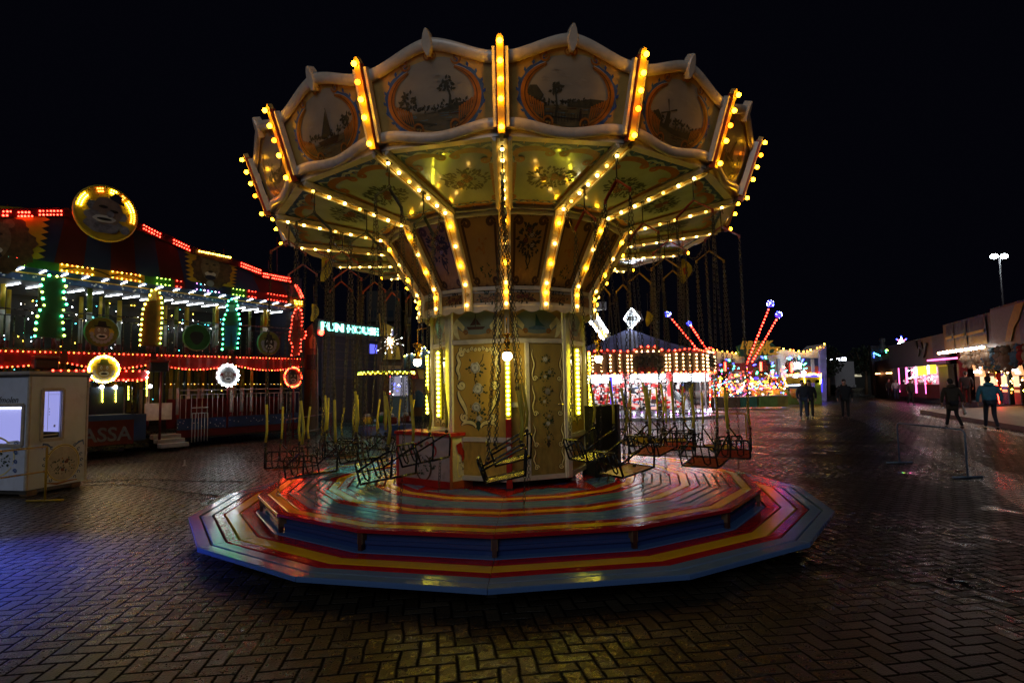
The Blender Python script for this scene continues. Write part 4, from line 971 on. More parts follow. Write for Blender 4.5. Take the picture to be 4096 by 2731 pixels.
    if kind == 'outer': P.append(('stay_chain', get(('stay_chain', kind), lambda m: link_chain(m, sag((-hw, 0, zy), (-.57+hw, 0, zy-.08), .14, 10)))))
    else: P.append(('stay_chain', get(('stay_chain', kind), lambda m: (link_chain(m, sag((-hw, 0, zy), (-.36, 0, -.05), .10, 10)), m.tube([(-.36, 0, .03), (-.36, 0, -.05)], .005, 'black', 4)))))
    return P
SWR = {'outer': 2.53, 'inner': 1.97}
ORD = ['', 'first', 'second', 'third', 'fourth', 'fifth', 'sixth', 'seventh']
for kind in ('outer', 'inner'):
    R = SWR[kind]; zh = ZK+(R-RK)/(RB-RK)*(ZB-ZK)-.035
    for kk in range(-7, 9):
        if kk in (1, 2, 3): pl, yk, c = 'plate_red', 'yoke_red', 'red'
        elif kk in (4, 5, 6, 7): pl, yk, c = 'plate_yellow', 'yoke_yellow', 'yellow'
        elif kk == 0: pl, yk, c = 'plate_bare', 'yoke_green', 'bare metal'
        elif kk in (-1, -2): pl, yk, c = 'plate_bare', 'yoke_green', 'bare metal'
        else: pl, yk, c = 'plate_bare', 'yoke_orange', 'bare metal'
        if kind == 'inner' and kk == 1: pl = 'plate_bare'; c = 'bare metal'
        p = rp(kk, R, zh)+V((0, D, 0)); a = ang(kk)
        if kk == 0: where = 'hanging straight in front of the column'
        elif kk == 8: where = 'hanging at the far back behind the column'
        else: where = '%s to the %s of the front one' % (ORD[abs(kk)], 'right' if kk > 0 else 'left')
        lab = '%s ring swing seat with %s plate, %s' % (kind, c, where)
        r_ = thing('chair_swing', lab, 'swing seat', p, a-pi/2+random.uniform(-.09, .09), 'swing seats hanging from the carousel canopy')
        r_.rotation_euler.y = random.uniform(-.012, -.002)-.008; r_.rotation_euler.x = random.uniform(-.012, .012)
        for nm, d in swing_parts(kind, pl, yk): place(d, nm, r_)
        upscale(r_)
# ================================================================== GROUND
g = MB(); g.quad((-400, -60, 0), (400, -60, 0), (400, 700, 0), (-400, 700, 0), 'herringbone_paving')
tag(g.build('ground'), 'dark wet herringbone brick paving all over the fairground', kind='structure')
# ================================================================== CLOWN FUNHOUSE ON THE LEFT
F1 = gnd(690, 1003); F0 = gnd(0, 1066)
fa = atan2(F1.y-F0.y, F1.x-F0.x)
fh = thing('circus_funhouse', 'two-storey walk-through funhouse with striped circus top, LED figures and clown signs', 'funhouse', tuple(F1), fa)
FR = Frame(F1, fa)                      # x runs along the front (0 = right end, negative = left), y goes into the building
def P(u, v, y=0.0): return FR.px(u, v, y)
def vec(p, dy=0): return V((p.x, p.y+dy, p.z))
X0 = P(0, 900).x-2.2; ZD = P(345, 812).z      # left end beyond the frame, upper deck height
ZF = .55                                # lower floor
# --- trailer base, skirts and floors
m = MB(); m.box((X0/2, 1.6, .30), (-X0, 3.2, .12), 'dark_wall'); m.box((X0/2, 1.6, ZF-.04), (-X0, 3.2, .08), 'rail_metal'); m.build('lower_floor', fh)
m = MB(); a, b = P(405, 985), P(690, 985); m.slab([(a.x, -.02, .30), (0, -.02, .30), (0, -.02, .52), (a.x, -.02, .52)], (0, .03, 0), 'fh_red'); m.slab([(a.x, -.05, .52), (0, -.05, .52), (0, -.05, .86), (a.x, -.05, .86)], (0, .05, 0), 'fh_blue')
for i in range(46): x = a.x+random.random()*(0-a.x); m.ball((x, -.055, .56+random.random()*.26), .018, 'steel_white', 5, 3, (1, .2, 1))
m.build('base_skirt', fh)
m = MB(); m.box((X0/2, 1.5, ZD-.06), (-X0, 3.0, .12), 'dark_wall'); m.bar((X0, -.03, ZD+.01), (0, -.03, ZD+.01), .05, .05, 'rail_metal'); m.build('upper_deck', fh)
m = MB(); m.quad((X0, 3.1, .3), (0, 3.1, .3), (0, 3.1, 5), (X0, 3.1, 5), 'dark_wall'); m.quad((0, 0, .3), (0, 3.1, .3), (0, 3.1, 5), (0, 0, 5), 'fh_navy'); m.build('back_wall', fh)
# --- rows of hanging tubes, yellow over white over dark red
for i in range(30):
    x = X0+.4+i*(-X0-.6)/29
    for st in (0, 1):
        y = random.choice((.5, .9, 1.3, 1.8, 2.3)); m = MB(); zb = ZF if st == 0 else ZD; zt = ZD-.12 if st == 0 else 4.75; H = zt-zb; r = random.uniform(.045, .07)
        yel = 'fh_yellow' if (i+st) % 3 else 'curtain_green'
        m.tube([(x, y, zb), (x, y, zb+H*.2)], r, 'fh_red', 8); m.tube([(x, y, zb+H*.2), (x, y, zb+H*.58)], r, 'fh_pale' if yel == 'fh_yellow' else 'fh_grey', 8); m.tube([(x, y, zb+H*.58), (x, y, zt)], r, yel, 8); m.build('hanging_tube', fh)
m = MB()
for x in [X0+.2+i*.16 for i in range(int((-X0-.2)/.16))]:
    for zb, zt in ((ZF, ZD-.15),):
        m.quad((x, 2.7+.05*sin(x*30), zb+.5), (x+.11, 2.7, zb+.5), (x+.11, 2.7, zt), (x, 2.7+.05*sin(x*30), zt), 'curtain_green')
m.build('strip_curtain', fh)
# --- drape with bulb rows between the storeys
m = MB(); lt = MB(); bay = []
xs = [P(u, 800).x for u in (-150, 143, 345, 481+0, 690)]
xs = [X0, P(143, 795).x, P(345, 805).x, P(531-66, 815).x, P(690, 828).x]
xs = [X0, P(145, 800).x, P(346, 812).x, P(531, 822).x, 0.0] if False else [X0, P(143, 790).x, P(348, 805).x, P(531, 818).x, 0.0]
for a, b in zip(xs, xs[1:]):
    n = 20; L = b-a
    def low(t): return ZD-.30-.16*sin(pi*t)
    for i in range(n):
        t0, t1 = i/n, (i+1)/n; w = .03
        m.add([(a+L*t0, -.07-w*sin(t0*50), ZD-.02), (a+L*t1, -.07-w*sin(t1*50), ZD-.02), (a+L*t1, -.07-w*sin(t1*50), low(t1)), (a+L*t0, -.07-w*sin(t0*50), low(t0))], [(0, 3, 2, 1)], 'fh_drape', True)
    led(lt, [(a, -.13, ZD-.045), (b, -.13, ZD-.045)], .115, .016, ['led_red', 'led_red', 'led_orange'], jit=.1)
    led(lt, [(a+L*t/16, -.13, low(t/16)-.0) for t in range(17)], .105, .018, ['led_red', 'led_orange', 'led_red'], jit=.1)
    m.box((b-.0, -.12, ZD-.17), (.16, .05, .32), 'fh_red')
d = m.build('red_drape', fh); lt.build('led_string', d)
# --- upper railing
def railing(x0, x1, z0, h, y, sp, name, par, mk='rail_metal', mid=True):
    m = MB(); m.tube([(x0, y, z0+h), (x1, y, z0+h)], .018, mk)
    if mid: m.tube([(x0, y, z0+h*.84), (x1, y, z0+h*.84)], .013, mk)
    n = max(2, int(abs(x1-x0)/sp))
    for i in range(n+1): x = x0+(x1-x0)*i/n; m.tube([(x, y, z0), (x, y, z0+h*.84)], .011, mk, 5)
    return m.build(name, par)
railing(X0, -.05, ZD+.02, 1.0, -.02, .2, 'upper_railing', fh)
a, b = P(412, 950), P(665, 950); railing(a.x, -.1, ZF+.32, .85, -.05, .16, 'lower_railing', fh, 'fh_grey'); m = MB(); m.quad((a.x, .9, ZF), (-.05, .9, ZF), (-.05, .9, ZF+.9), (a.x, .9, ZF+.9), 'fh_red'); m.build('inner_wall', fh)
# --- steps
m = MB(); a, b = P(345, 960).x, P(408, 960).x
for i in range(4): m.box(((a+b)/2, -.12-.26*(3-i)+.26, .10+.11*i+.06), (b-a, .27, .12), 'fh_grey', None, .01); m.box(((a+b)/2, -.12-.26*(3-i)+.38, .05+.055*i+.03), (b-a-.04, .02, .10+.11*i), 'rail_metal')
m.box(((a+b)/2, .4, ZF+.55), (b-a, .03, .5), 'fh_pale'); m.build('steps', fh)
for x in (b+.08,): railing(x, x+.45, .2, 1.0, -.75, .08, 'gate', fh, 'fh_grey')
# --- canopy over the upper deck: fascia with LEDs, soffit with white LED dashes, blue girder
tl0, tl1 = P(0, 585.5), P(690, 684); bl0, bl1 = P(0, 604.5), P(690, 700)
def lin(p, q, x): t = (x-p.x)/(q.x-p.x); return p.z+(q.z-p.z)*t
ft = lambda x: lin(tl0, tl1, x); fb = lambda x: lin(bl0, bl1, x)
g0, g1, h0, h1 = P(0, 619, .25), P(667, 706, .25), P(0, 637, .25), P(667, 712, .25)
gt = lambda x: lin(g0, g1, x); gb = lambda x: lin(h0, h1, x)
xe = P(690, 690).x
cols = [(-99, 60, 'fh_navy', ['led_purple', 'led_cyan']), (60, 122, 'fh_red', ['led_red']), (122, 196, 'fh_green', ['led_lime', 'led_yellow']), (196, 330, 'fh_gold', ['led_yellow', 'led_yellow', 'led_orange']), (345, 430, 'fh_gold', ['led_yellow', 'led_orange']), (330, 345, 'fh_gold', []), (430, 450, 'fh_green', []), (450, 490, 'fh_green', ['led_lime']), (490, 515, 'fh_red', ['led_red']), (515, 545, 'fh_navy', []), (545, 592, 'fh_navy', ['led_purple', 'led_cyan', 'led_white']), (592, 625, 'fh_green', ['led_lime']), (625, 648, 'fh_red', ['led_red']), (648, 672, 'fh_red', ['led_red', 'led_red'])]
cols = [(-99, 30, 'fh_navy', ['led_purple', 'led_cyan']), (30, 48, 'fh_red', ['led_red']), (48, 72, 'fh_green', ['led_lime', 'led_yellow']), (72, 135, 'fh_green', []), (135, 222, 'fh_gold', ['led_yellow', 'led_yellow', 'led_orange']), (222, 253, 'fh_gold', []), (253, 332, 'fh_gold', ['led_yellow', 'led_orange']), (332, 356, 'fh_green', []), (356, 402, 'fh_green', ['led_lime']), (402, 425, 'fh_red', ['led_red']), (425, 448, 'fh_navy', []), (448, 514, 'fh_navy', ['led_purple', 'led_cyan', 'led_white']), (514, 532, 'fh_navy', []), (532, 568, 'fh_green', ['led_lime']), (568, 590, 'fh_red', ['led_red']), (590, 612, 'fh_red', []), (612, 664, 'fh_red', ['led_red', 'led_red']), (664, 690, 'fh_red', [])]
m = MB(); lt = MB()
for (u0, u1, mk, lc) in cols:
    a = X0 if u0 < 0 else P(u0, 640).x; b = P(u1, 640).x; b = min(b, 0)
    m.quad((a, 0, fb(a)), (b, 0, fb(b)), (b, 0, ft(b)), (a, 0, ft(a)), mk)
    if lc:
        led(lt, [(a+.05, -.03, ft(a)-.02), (b-.05, -.03, ft(b)-.02)], .115, .016, lc); led(lt, [(a+.05, -.03, fb(a)+.03), (b-.05, -.03, fb(b)+.03)], .115, .016, lc)
for (u0, u1) in ((140, 254), (254, 330)):  # dark swags
    a, b = P(u0, 640).x, P(u1, 640).x; n = 12
    for sgn in (0,):
        vs = []
        for i in range(n+1):
            t = i/n; x = a+(b-a)*t; z = fb(x)+.04+(ft(x)-fb(x))*.62*sin(pi*t); vs += [(x, -.012, z), (x, -.012, z+.035)]
        m.add(vs, [(2*i, 2*i+2, 2*i+3, 2*i+1) for i in range(n)], 'dark_wall')
f = m.build('fascia_band', fh); lt.build('led_string', f)
m = MB(); lt = MB()
m.quad((X0, 0, fb(X0)), (X0, .25, gt(X0)), (xe, .25, gt(xe)), (xe, 0, fb(xe)), 'fh_blue'); m.quad((X0, .25, gb(X0)), (xe, .25, gb(xe)), (xe, .25, gt(xe)), (X0, .25, gt(X0)), 'fh_blue'); m.bar((X0, .23, gt(X0)), (xe, .23, gt(xe)), .03, .03, 'fh_gold')
m.quad((X0, .25, gb(X0)), (X0, 3.1, gb(X0)), (xe, 3.1, gb(xe)), (xe, .25, gb(xe)), 'dark_wall')
for i in range(120): x = X0+random.random()*(xe-X0); m.ball((x, .245, gb(x)+(gt(x)-gb(x))*random.random()), random.choice((.012, .02, .03)), 'steel_white', 6, 3, (1, .15, 1))
for i in range(24):
    x = X0+.2+i*.47; 
    if x > xe-.15: break
    led(lt, [(x, .02, fb(x)-.03), (x-.10, .20, gt(x)+.03)], .028, .014, ['led_white'], 5, 3)
    led(lt, [(x+.1, .7, gb(x)-.03), (x-.05, 1.5, gb(x)-.03)], .06, .014, ['led_white'], 5, 3)
f = m.build('canopy_soffit', fh); lt.build('led_string', f)
# sparkling lights deep inside
lt = MB()
for i in range(330):
    x = X0+random.random()*(-X0-1.0); z = random.choice((ZD+.2+random.random()*1.6, ZD+1.0+random.random()*.9, ZF+.9+random.random()*1.0)); 
    if i % 3: z = round(z/.12)*.12; x = round(x/.09)*.09
    lt.ball((x, 2.95, z), random.uniform(.010, .017), random.choice(('led_white', 'led_white', 'led_cyan', 'led_yellow', 'led_dim')), 5, 3)
tag(lt.build('sparkle_light', fh), kind='stuff')
# --- striped circus top
OUT = [(-40, 478), (0, 481), (60, 479), (152, 478), (172, 488), (315, 512), (385, 540), (440, 567), (525, 593), (557, 602), (606, 625), (672, 637), (690, 684)]
pts = [P(u, v) for u, v in OUT]; pts[0] = V((X0, 0, pts[1].z))
def topz(x):
    for a, b in zip(pts, pts[1:]):
        if a.x <= x <= b.x: return a.z+(b.z-a.z)*(x-a.x)/(b.x-a.x)
    return pts[-1].z
m = MB(); cxx = P(255, 480).x; zc = 11.5
n = 46; bx = [X0+(0-X0)*i/n for i in range(n+1)]
ctr = P(262, 300).x
for i in range(-14, 22):                # fan stripes radiating from above the clown disc
    def edge(q): return q
    a0, a1 = RAD(-90)+(i-4)*.0, 0
    ta, tb = i*.135-.4, (i+1)*.135-.4
    za = 13.0
    fz = lambda t, z: ctr+(za-z)*math.tan(t*.75)*.80
    zb = 4.9
    P4 = []
    xb0, xb1 = fz(ta, ft(0)+0), fz(tb, ft(0)+0)
    xb0, xb1 = fz(ta, ft(max(X0, min(0, xb0)))), fz(tb, ft(max(X0, min(0, xb1))))
    steps = 8; L = []
    for s_ in range(steps+1):
        f_ = s_/steps
        row = []
        for t in (ta, tb):
            zlo = ft(max(X0, min(0, fz(t, 5.2)))); zhi = topz(max(X0, min(-.01, fz(t, 6.6)))); z = zlo+(zhi-zlo)*f_; row.append(V((max(X0, min(0, fz(t, z))), 0, z)))
        L.append(row)
    for r0, r1 in zip(L, L[1:]):
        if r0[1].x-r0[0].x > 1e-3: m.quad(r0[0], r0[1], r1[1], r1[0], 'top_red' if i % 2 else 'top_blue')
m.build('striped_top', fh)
m = MB(); lt = MB()
for a, b in zip(pts, pts[1:]):           # rolled red edge
    m.slab([a-V((0, 0, .22)), b-V((0, 0, .22)), b, a], (0, -.08, 0), 'top_red')
for (u0, v0, u1, v1, k) in ((8, 484, 25, 484, 1), (43, 486, 75, 486, 1), (92, 483, 148, 483, 1), (331, 516, 371, 537, 1), (400, 550, 438, 567, 1), (555, 603, 600, 620, 1), (606, 627, 668, 639, 1)):
    a, b = P(u0, v0, -.1), P(u1, v1, -.1)
    for dz in (.0, -.10): led(lt, [a+V((0, 0, dz-.02)), b+V((0, 0, dz-.02))], .075, .022, ['led_red'], jit=.15)
a, b = P(458, 577, -.1), P(532, 592, -.1); led(lt, [a, b], .07, .026, ['led_yellow'])
a, b = P(678, 655, -.1), P(692, 684, -.1)
for dz in (0, .1): led(lt, [a+V((dz, 0, 0)), b+V((dz, 0, 0))], .06, .024, ['led_red'])
a, b = P(684, 692, -.1), P(684, 702, -.1)
for q in range(4): led(lt, [a+V((q*.09-.12, 0, 0)), b+V((q*.09-.12, 0, 0))], .08, .024, ['led_yellow'])
f = m.build('rolled_edge', fh); lt.build('led_string', f)
m = MB(); m.slab([P(u, v, -.03) for u, v in ((676, 690), (698, 690), (698, 706), (680, 706))], (0, .2, 0), 'fh_gold'); m.build('corner_block', fh)
# --- poles above the roof
for u, v0, v1 in ((18, 470, 485), (514, 572, 590), (617, 598, 622), (748, 560, 585), (637, 545, 640)):
    if u > 640: continue
    m = MB(); a = P(u, v0, .3); b = P(u, v1+8, .3); m.tube([a, V((a.x, a.y, b.z))], .02, 'fh_red'); m.build('roof_pole', fh)
# --- lion picture: yellow sunburst with lion head
def shape(mb, c, R, fn, mk, y, n=48, sx=1, sz=1):
    mb.add([V((c.x+R*sx*fn(2*pi*i/n)*cos(2*pi*i/n), y, c.z+R*sz*fn(2*pi*i/n)*sin(2*pi*i/n))) for i in range(n)]+[V((c.x, y, c.z))], [(i, (i+1) % n, n) for i in range(n)], mk)
def lion(u, v, R):
    c = P(u, v); m = MB()
    x0, x1 = c.x-R*1.25, c.x+R*1.25; n = 16; Lp = []; Rp = []
    for i in range(n+1):
        t = i/n; 
        for q, xx in ((Lp, x0), (Rp, x1)):
            z0 = ft(min(-.05, xx))+.02; z1 = topz(min(-.05, xx))-.05; sg = -1 if q is Lp else 1; q.append(V((xx+sg*(.10 if i % 2 else -.06)-sg*.1*(1-t), -.03, z0+(z1-z0)*t)))
    m.add(Lp+Rp, [(i, n+1+i, n+2+i, i+1) for i in range(n)], 'fh_yellow'); p = m.build('lion_picture', fh)
    m = MB(); shape(m, c, R, lambda t: 1+.06*sin(t*9)+.04*sin(t*23), 'mane', -.045, 60, 1, .95)
    shape(m, c+V((-.1*R, 0, .05*R)), R*.56, lambda t: 1+.05*sin(t*3), 'lion_face', -.055, 30, .85, 1.15)
    for sg in (-1, 1): shape(m, c+V((-.1*R+sg*.18*R, 0, .25*R)), R*.06, lambda t: 1, 'ink', -.065, 10, 1.5, .7); shape(m, c+V((-.1*R+sg*.40*R, 0, .62*R)), R*.15, lambda t: 1, 'lion_face', -.05, 12)
    shape(m, c+V((-.1*R, 0, -.12*R)), R*.10, lambda t: 1, 'ink', -.068, 10, 1.3, .7); shape(m, c+V((-.1*R, 0, -.42*R)), R*.2, lambda t: 1, 'fh_navy', -.066, 12, 1.4, .6); shape(m, c+V((-.1*R, 0, -.25*R)), R*.26, lambda t: 1, 'fh_pale', -.060, 14, 1.1, .5)
    shape(m, c+V((-.1*R, 0, -.72*R)), R*.2, lambda t: 1, 'fh_grey', -.060, 10, 1, .8); m.build('lion_head', p)
lion(486, 620, .62); lion(-12, 555, .8)
# --- clown discs (flat painted signs)
def clown(name, c, R, hat, face, rim, leds, n=26, lr=.022, y=-.16, disc='fh_yellow', sx=1, tilt=0):
    m = MB(); c = V((c.x, 0, c.z)); prof = [(0, -.02), (R*.97, -.02), (R, 0), (R, .05), (0, .05)]
    m.lathe(prof, (c.x, y, c.z), disc, 32, Matrix.Rotation(-pi/2, 3, 'X'), False)
    m.lathe([(R*.98, -.035), (R*1.03, -.02), (R*1.03, .04)], (c.x, y, c.z), rim, 32, Matrix.Rotation(-pi/2, 3, 'X')); p = m.build(name, fh)
    m = MB(); y2 = y-.03; r = R*.62; f = lambda t: 1
    if face:
        for sg in (-1, 1):
            shape(m, c+V((sg*r*.85, 0, -.05*r)), r*.42, lambda t: 1+.12*sin(t*7), hat[1], y2, 24, .8, 1)
        shape(m, c+V((0, 0, -.1*r)), r*.8, lambda t: 1+.03*sin(t*3), face, y2-.006, 30, .9, 1.05)
        shape(m, c+V((0, 0, -.5*r)), r*.42, f, 'fh_pale', y2-.010, 18, 1.25, .7); shape(m, c+V((0, 0, -.52*r)), r*.26, f, 'dark_wall', y2-.013, 16, 1.3, .5); shape(m, c+V((0, 0, -.15*r)), r*.16, f, 'clown_face', y2-.018, 14)
        for sg in (-1, 1): shape(m, c+V((sg*r*.3, 0, .2*r)), r*.15, f, 'fh_pale', y2-.010, 12, .8, 1.3); shape(m, c+V((sg*r*.3, 0, .17*r)), r*.06, f, 'ink', y2-.013, 8); 
        m.add([V((c.x-.75*r, y2-.012, c.z+.55*r)), V((c.x+.85*r, y2-.012, c.z+.45*r)), V((c.x+.8*r, y2-.012, c.z+.6*r)), V((c.x+.45*r, y2-.012, c.z+.65*r)), V((c.x+.35*r, y2-.012, c.z+1.15*r)), V((c.x-.35*r, y2-.012, c.z+1.2*r)), V((c.x-.45*r, y2-.012, c.z+.7*r)), V((c.x-.75*r, y2-.012, c.z+.7*r))], [(0, 1, 2, 3, 4, 5, 6, 7)], hat[0])
        for q in range(9): a = pi+pi*q/8; shape(m, c+V((r*.95*cos(a), 0, -.25*r+r*.9*sin(a))), r*.2, f, 'fh_grey', y2-.002-.0002*q, 10)
    m.build('clown_painting', p)
    if leds:
        lt = MB()
        for q in range(n): a = 2*pi*q/n; lt.ball((c.x+R*.93*cos(a), y-.04, c.z+R*.93*sin(a)), lr, leds[q % len(leds)], 6, 4)
        lt.build('led_ring', p)
    return p
c = P(244, 491, -.3)
big = clown('clown_sign', c, .76, ('hat_blue', 'clown_grey'), None, 'fh_yellow', None, y=-.3)
m = MB(); sh = lambda dx, dz, r, mk, y, a=1, b=1, w=0: shape(m, V((c.x+dx*.76, 0, c.z+dz*.76)), r*.76, lambda t: 1+w*sin(t*6+1), mk, y, 30, a, b)
sh(-.10, -.42, .52, 'clown_grey', -.345, 1.15, .62, .05); sh(.02, .08, .50, 'clown_face', -.35, .95, 1.05, .03); sh(-.46, .22, .17, 'clown_grey', -.347, 1, 1, .1); sh(.50, -.05, .16, 'clown_grey', -.347, 1, 1, .1)
sh(-.12, .22, .11, 'ink', -.358, 1.3, .5); sh(.22, .10, .11, 'ink', -.358, 1.3, .5); sh(.10, -.02, .12, 'clown_grey', -.372); sh(-.08, -.22, .30, 'fh_pale', -.36, 1.2, .45, .04); sh(-.08, -.23, .17, 'dark_wall', -.366, 1.4, .3); sh(-.45, -.12, .24, 'clown_grey', -.355, 1.1, .7); sh(.12, -.52, .2, 'clown_grey', -.362, 1.2, .7); sh(.58, -.52, .16, 'clown_grey', -.36)
m.add([V((c.x+q*.76, -.36, c.z+w_*.76)) for q, w_ in ((.08, .56), (.52, .36), (.55, .44), (.44, .52), (.48, .68), (.24, .80), (.14, .66), (.06, .66))], [(0, 1, 2, 3, 4, 5, 6, 7)], 'hat_blue')
m.build('clown_head', big)
lt = MB()
for a0, a1, mk in ((140, 175, 'led_yellow'), (100, 112, 'led_orange'), (72, 84, 'led_yellow'), (52, 62, 'led_orange'), (15, 42, 'led_yellow'), (-12, 10, 'led_amber')):
    for a in range(a0, a1, 5):
        for rr in (.90, .80): lt.ball((c.x+.76*rr*cos(RAD(a)), -.34, c.z+.76*rr*sin(RAD(a))), .02, mk, 6, 4)
lt.build('led_ring', big)
clown('clown_sign', P(233, 762, -.12), .40, ('dark_wall', 'fh_yellow'), 'clown_face', 'fh_green', None, y=-.12, disc='curtain_green')
q = clown('round_sign', P(452, 775, -.12), .40, None, None, 'fh_green', None, y=-.12, disc='fh_green'); m = MB(); shape(m, P(452, 775, -.16), .2, lambda t: 1+.1*sin(t*3), 'dark_wall', -.16, 20); m.build('dark_head', q)
clown('clown_sign', P(617, 788, -.12), .40, ('dark_wall', 'fh_grey'), 'figure_olive', 'fh_green', None, y=-.12, disc='curtain_green')
clown('clown_sign', P(238, 848, -1.15), .36, ('curtain_green', 'fh_yellow'), 'sand_paint', 'fh_gold', ['led_yellow', 'led_yellow', 'led_white'], 34, .028, y=-1.15)
clown('clown_sign', P(523, 862, -.3), .36, ('fh_grey', 'fh_red'), 'clown_face', 'steel_white', ['led_white'], 15, .042, y=-.3, disc='fh_grey')
clown('clown_sign', P(672, 866, -.3), .36, ('dark_wall', 'fh_grey'), 'figure_olive', 'fh_red', ['led_red', 'led_orange', 'led_red'], 30, .032, y=-.3, disc='fh_red')
# --- standing figures outlined with lamps
def figure(name, outline, body, leds, r=.036, step=.17, det=None):
    Y = -.14; L = [P(u, v, Y) for u, v in outline]; m = MB(); m.slab([(p.x, Y, p.z) for p in L], (0, .06, 0), body)
    if det:
        for pl, mk in det: m.add([V((P(u, v, Y).x, Y-.008, P(u, v, Y).z)) for u, v in pl], [tuple(range(len(pl)))], mk)
    p = m.build(name, fh); lt = MB(); led(lt, [(q.x, Y-.04, q.z) for q in L], step, r, leds, 7, 5); lt.build('led_outline', p)
figure('elephant_figure', [(79, 772), (82, 740), (86, 722), (90, 713), (101, 705), (98, 690), (96, 672), (93, 655), (98, 641), (112, 633), (128, 634), (148, 645), (151, 662), (143, 675), (146, 688), (152, 700), (146, 710), (140, 722), (143, 740), (147, 778)], 'figure_teal', ['led_green', 'led_lime'], .032, .17)
figure('harlequin_figure', [(320, 793), (321, 770), (323, 750), (325, 730), (327, 712), (333, 696), (342, 682), (346, 668), (353, 663), (364, 668), (369, 684), (371, 704), (371, 725), (369, 750), (368, 770), (366, 796)], 'figure_orange', ['led_yellow', 'led_lime'], .029, .15, [([(337, 695), (362, 695), (356, 745), (352, 790), (340, 790), (338, 745)], 'figure_brown'), ([(345, 668), (358, 668), (360, 690), (343, 690)], 'clown_face')])
figure('scarecrow_figure', [(509, 802), (511, 780), (510, 758), (511, 740), (516, 722), (522, 710), (520, 698), (527, 686), (540, 690), (546, 700), (541, 708), (547, 722), (551, 742), (549, 762), (545, 782), (544, 803)], 'figure_olive', ['led_green', 'led_green', 'led_cyan'], .029, .16, [([(516, 748), (545, 748), (543, 795), (534, 795), (531, 758), (528, 795), (517, 795)], 'fh_blue'), ([(526, 700), (538, 700), (538, 716), (526, 716)], 'clown_face')])
figure('soldier_figure', [(668, 815), (670, 795), (663, 780), (664, 765), (669, 745), (671, 725), (676, 712), (686, 707), (692, 716), (693, 735), (692, 752), (702, 763), (701, 775), (690, 780), (689, 795), (690, 808), (680, 818)], 'figure_brown', ['led_red'], .028, .14, [([(677, 716), (689, 716), (688, 735), (678, 735)], 'clown_face')])
# --- loudspeakers on red posts
for u, v in ((104, 836), (362, 843)):
    q = P(u, v, -.45); m = MB(); m.box((q.x, -.45, q.z), (.50, .3, .26), 'black', None, .03); p = m.build('speaker_box', fh); m = MB(); m.box((q.x, -.45, q.z+.16), (.53, .33, .07), 'fh_red', None, .015); m.build('red_lid', p); m = MB(); m.tube([(q.x+.1, -.45, .1), (q.x+.1, -.45, q.z-.13)], .035, 'fh_red', 8); m.build('red_post', fh)
q = P(674, 905, -.3); m = MB(); m.tube([(q.x, -.3, 0), (q.x, -.3, ZD)], .03, 'fh_red', 8); m.build('red_post', fh)
q = P(523, 905, -.3); m = MB(); m.tube([(q.x, -.3, .5), (q.x, -.3, ZD)], .03, 'fh_red', 8); m.build('red_post', fh)
# --- red lit awning and ticket booth with the lettering
a, b = P(120, 862, -1.0), P(335, 862, -1.0); m = MB(); m.slab([(a.x, -1.0, a.z-.14), (b.x, -1.0, a.z-.14), (b.x+.05, -1.0, a.z+.14), (a.x, -1.0, a.z+.14)], (0, .8, 0), 'fh_drape')
lt = MB(); led(lt, [(a.x, -1.04, a.z+.12), (b.x, -1.04, a.z+.12)], .16, .024, ['led_red', 'led_red', 'led_orange']); led(lt, [(a.x, -1.04, a.z-.12), (b.x, -1.04, a.z-.12)], .11, .024, ['led_red']); led(lt, [(b.x, -1.04, a.z-.12), (b.x+.05, -1.04, a.z+.14)], .07, .024, ['led_red', 'led_white']); p = m.build('booth_awning', fh); lt.build('led_string', p)
x0, x1 = P(160, 960, -1.0).x, P(308, 960, -1.0).x; m = MB(); m.box(((x0+x1)/2, -.62, .66), (x1-x0, .76, .66), 'fh_red'); m.box(((x0+x1)/2, -.64, 1.04), (x1-x0+.06, .8, .14), 'fh_blue')
m.box(((x0+x1)/2, -.62, .26), (x1-x0+.7, .9, .10), 'rail_metal')
for x in (x0+.02, x1-.04): m.box((x, -1.0, 1.45), (.05, .05, .75), 'rail_metal')
m.box((x1+.15, -.75, .75), (.3, .5, .7), 'fh_blue'); m.quad((x0, -.25, 1.1), (x1, -.25, 1.1), (x1, -.25, 1.85), (x0, -.25, 1.85), 'glass_dark'); p = m.build('ticket_booth', fh)
text('booth_lettering', 'KASSA', .50, 'kassa_grey', p, (x1-.06, -1.012, .44), ext=.01, off=.008, align='RIGHT', sx=1.0)
lt = MB()
for (u, v0, v1) in ((235, 888, 923), (266, 888, 925), (233+62, 888, 918), (337, 868, 912)): led(lt, [P(u, v0, -.3), P(u, v1, -.3)], .05, .017, ['led_yellow', 'led_lime'], 5, 3)
for (u, v) in ((234, 888), (265, 889), (345, 887)): q = P(u, v, -.32); lt.ball(q, .05, 'led_white', 8, 6)
led(lt, [P(370, 882, .6), P(690, 882, .6)], .13, .013, ['led_amber', 'led_dim'], 5, 3, .3); lt.build('led_string', p)
# ================================================================== WHITE TICKET BOOTH, BARRIER, CABLES
c0 = gnd(57, 1141); c1 = gnd(196, 1115); ba = atan2(c1.y-c0.y, c1.x-c0.x); BF = Frame(c0, ba)
L = (c1-c0).length; HB = 2.02
bt = thing('sales_booth', 'white ticket booth with lit violet windows and painted flower medallion, left foreground', 'ticket booth', tuple(c0), ba)
def Bp(u, v, y=0): return BF.px(u, v, y)
zb = .10
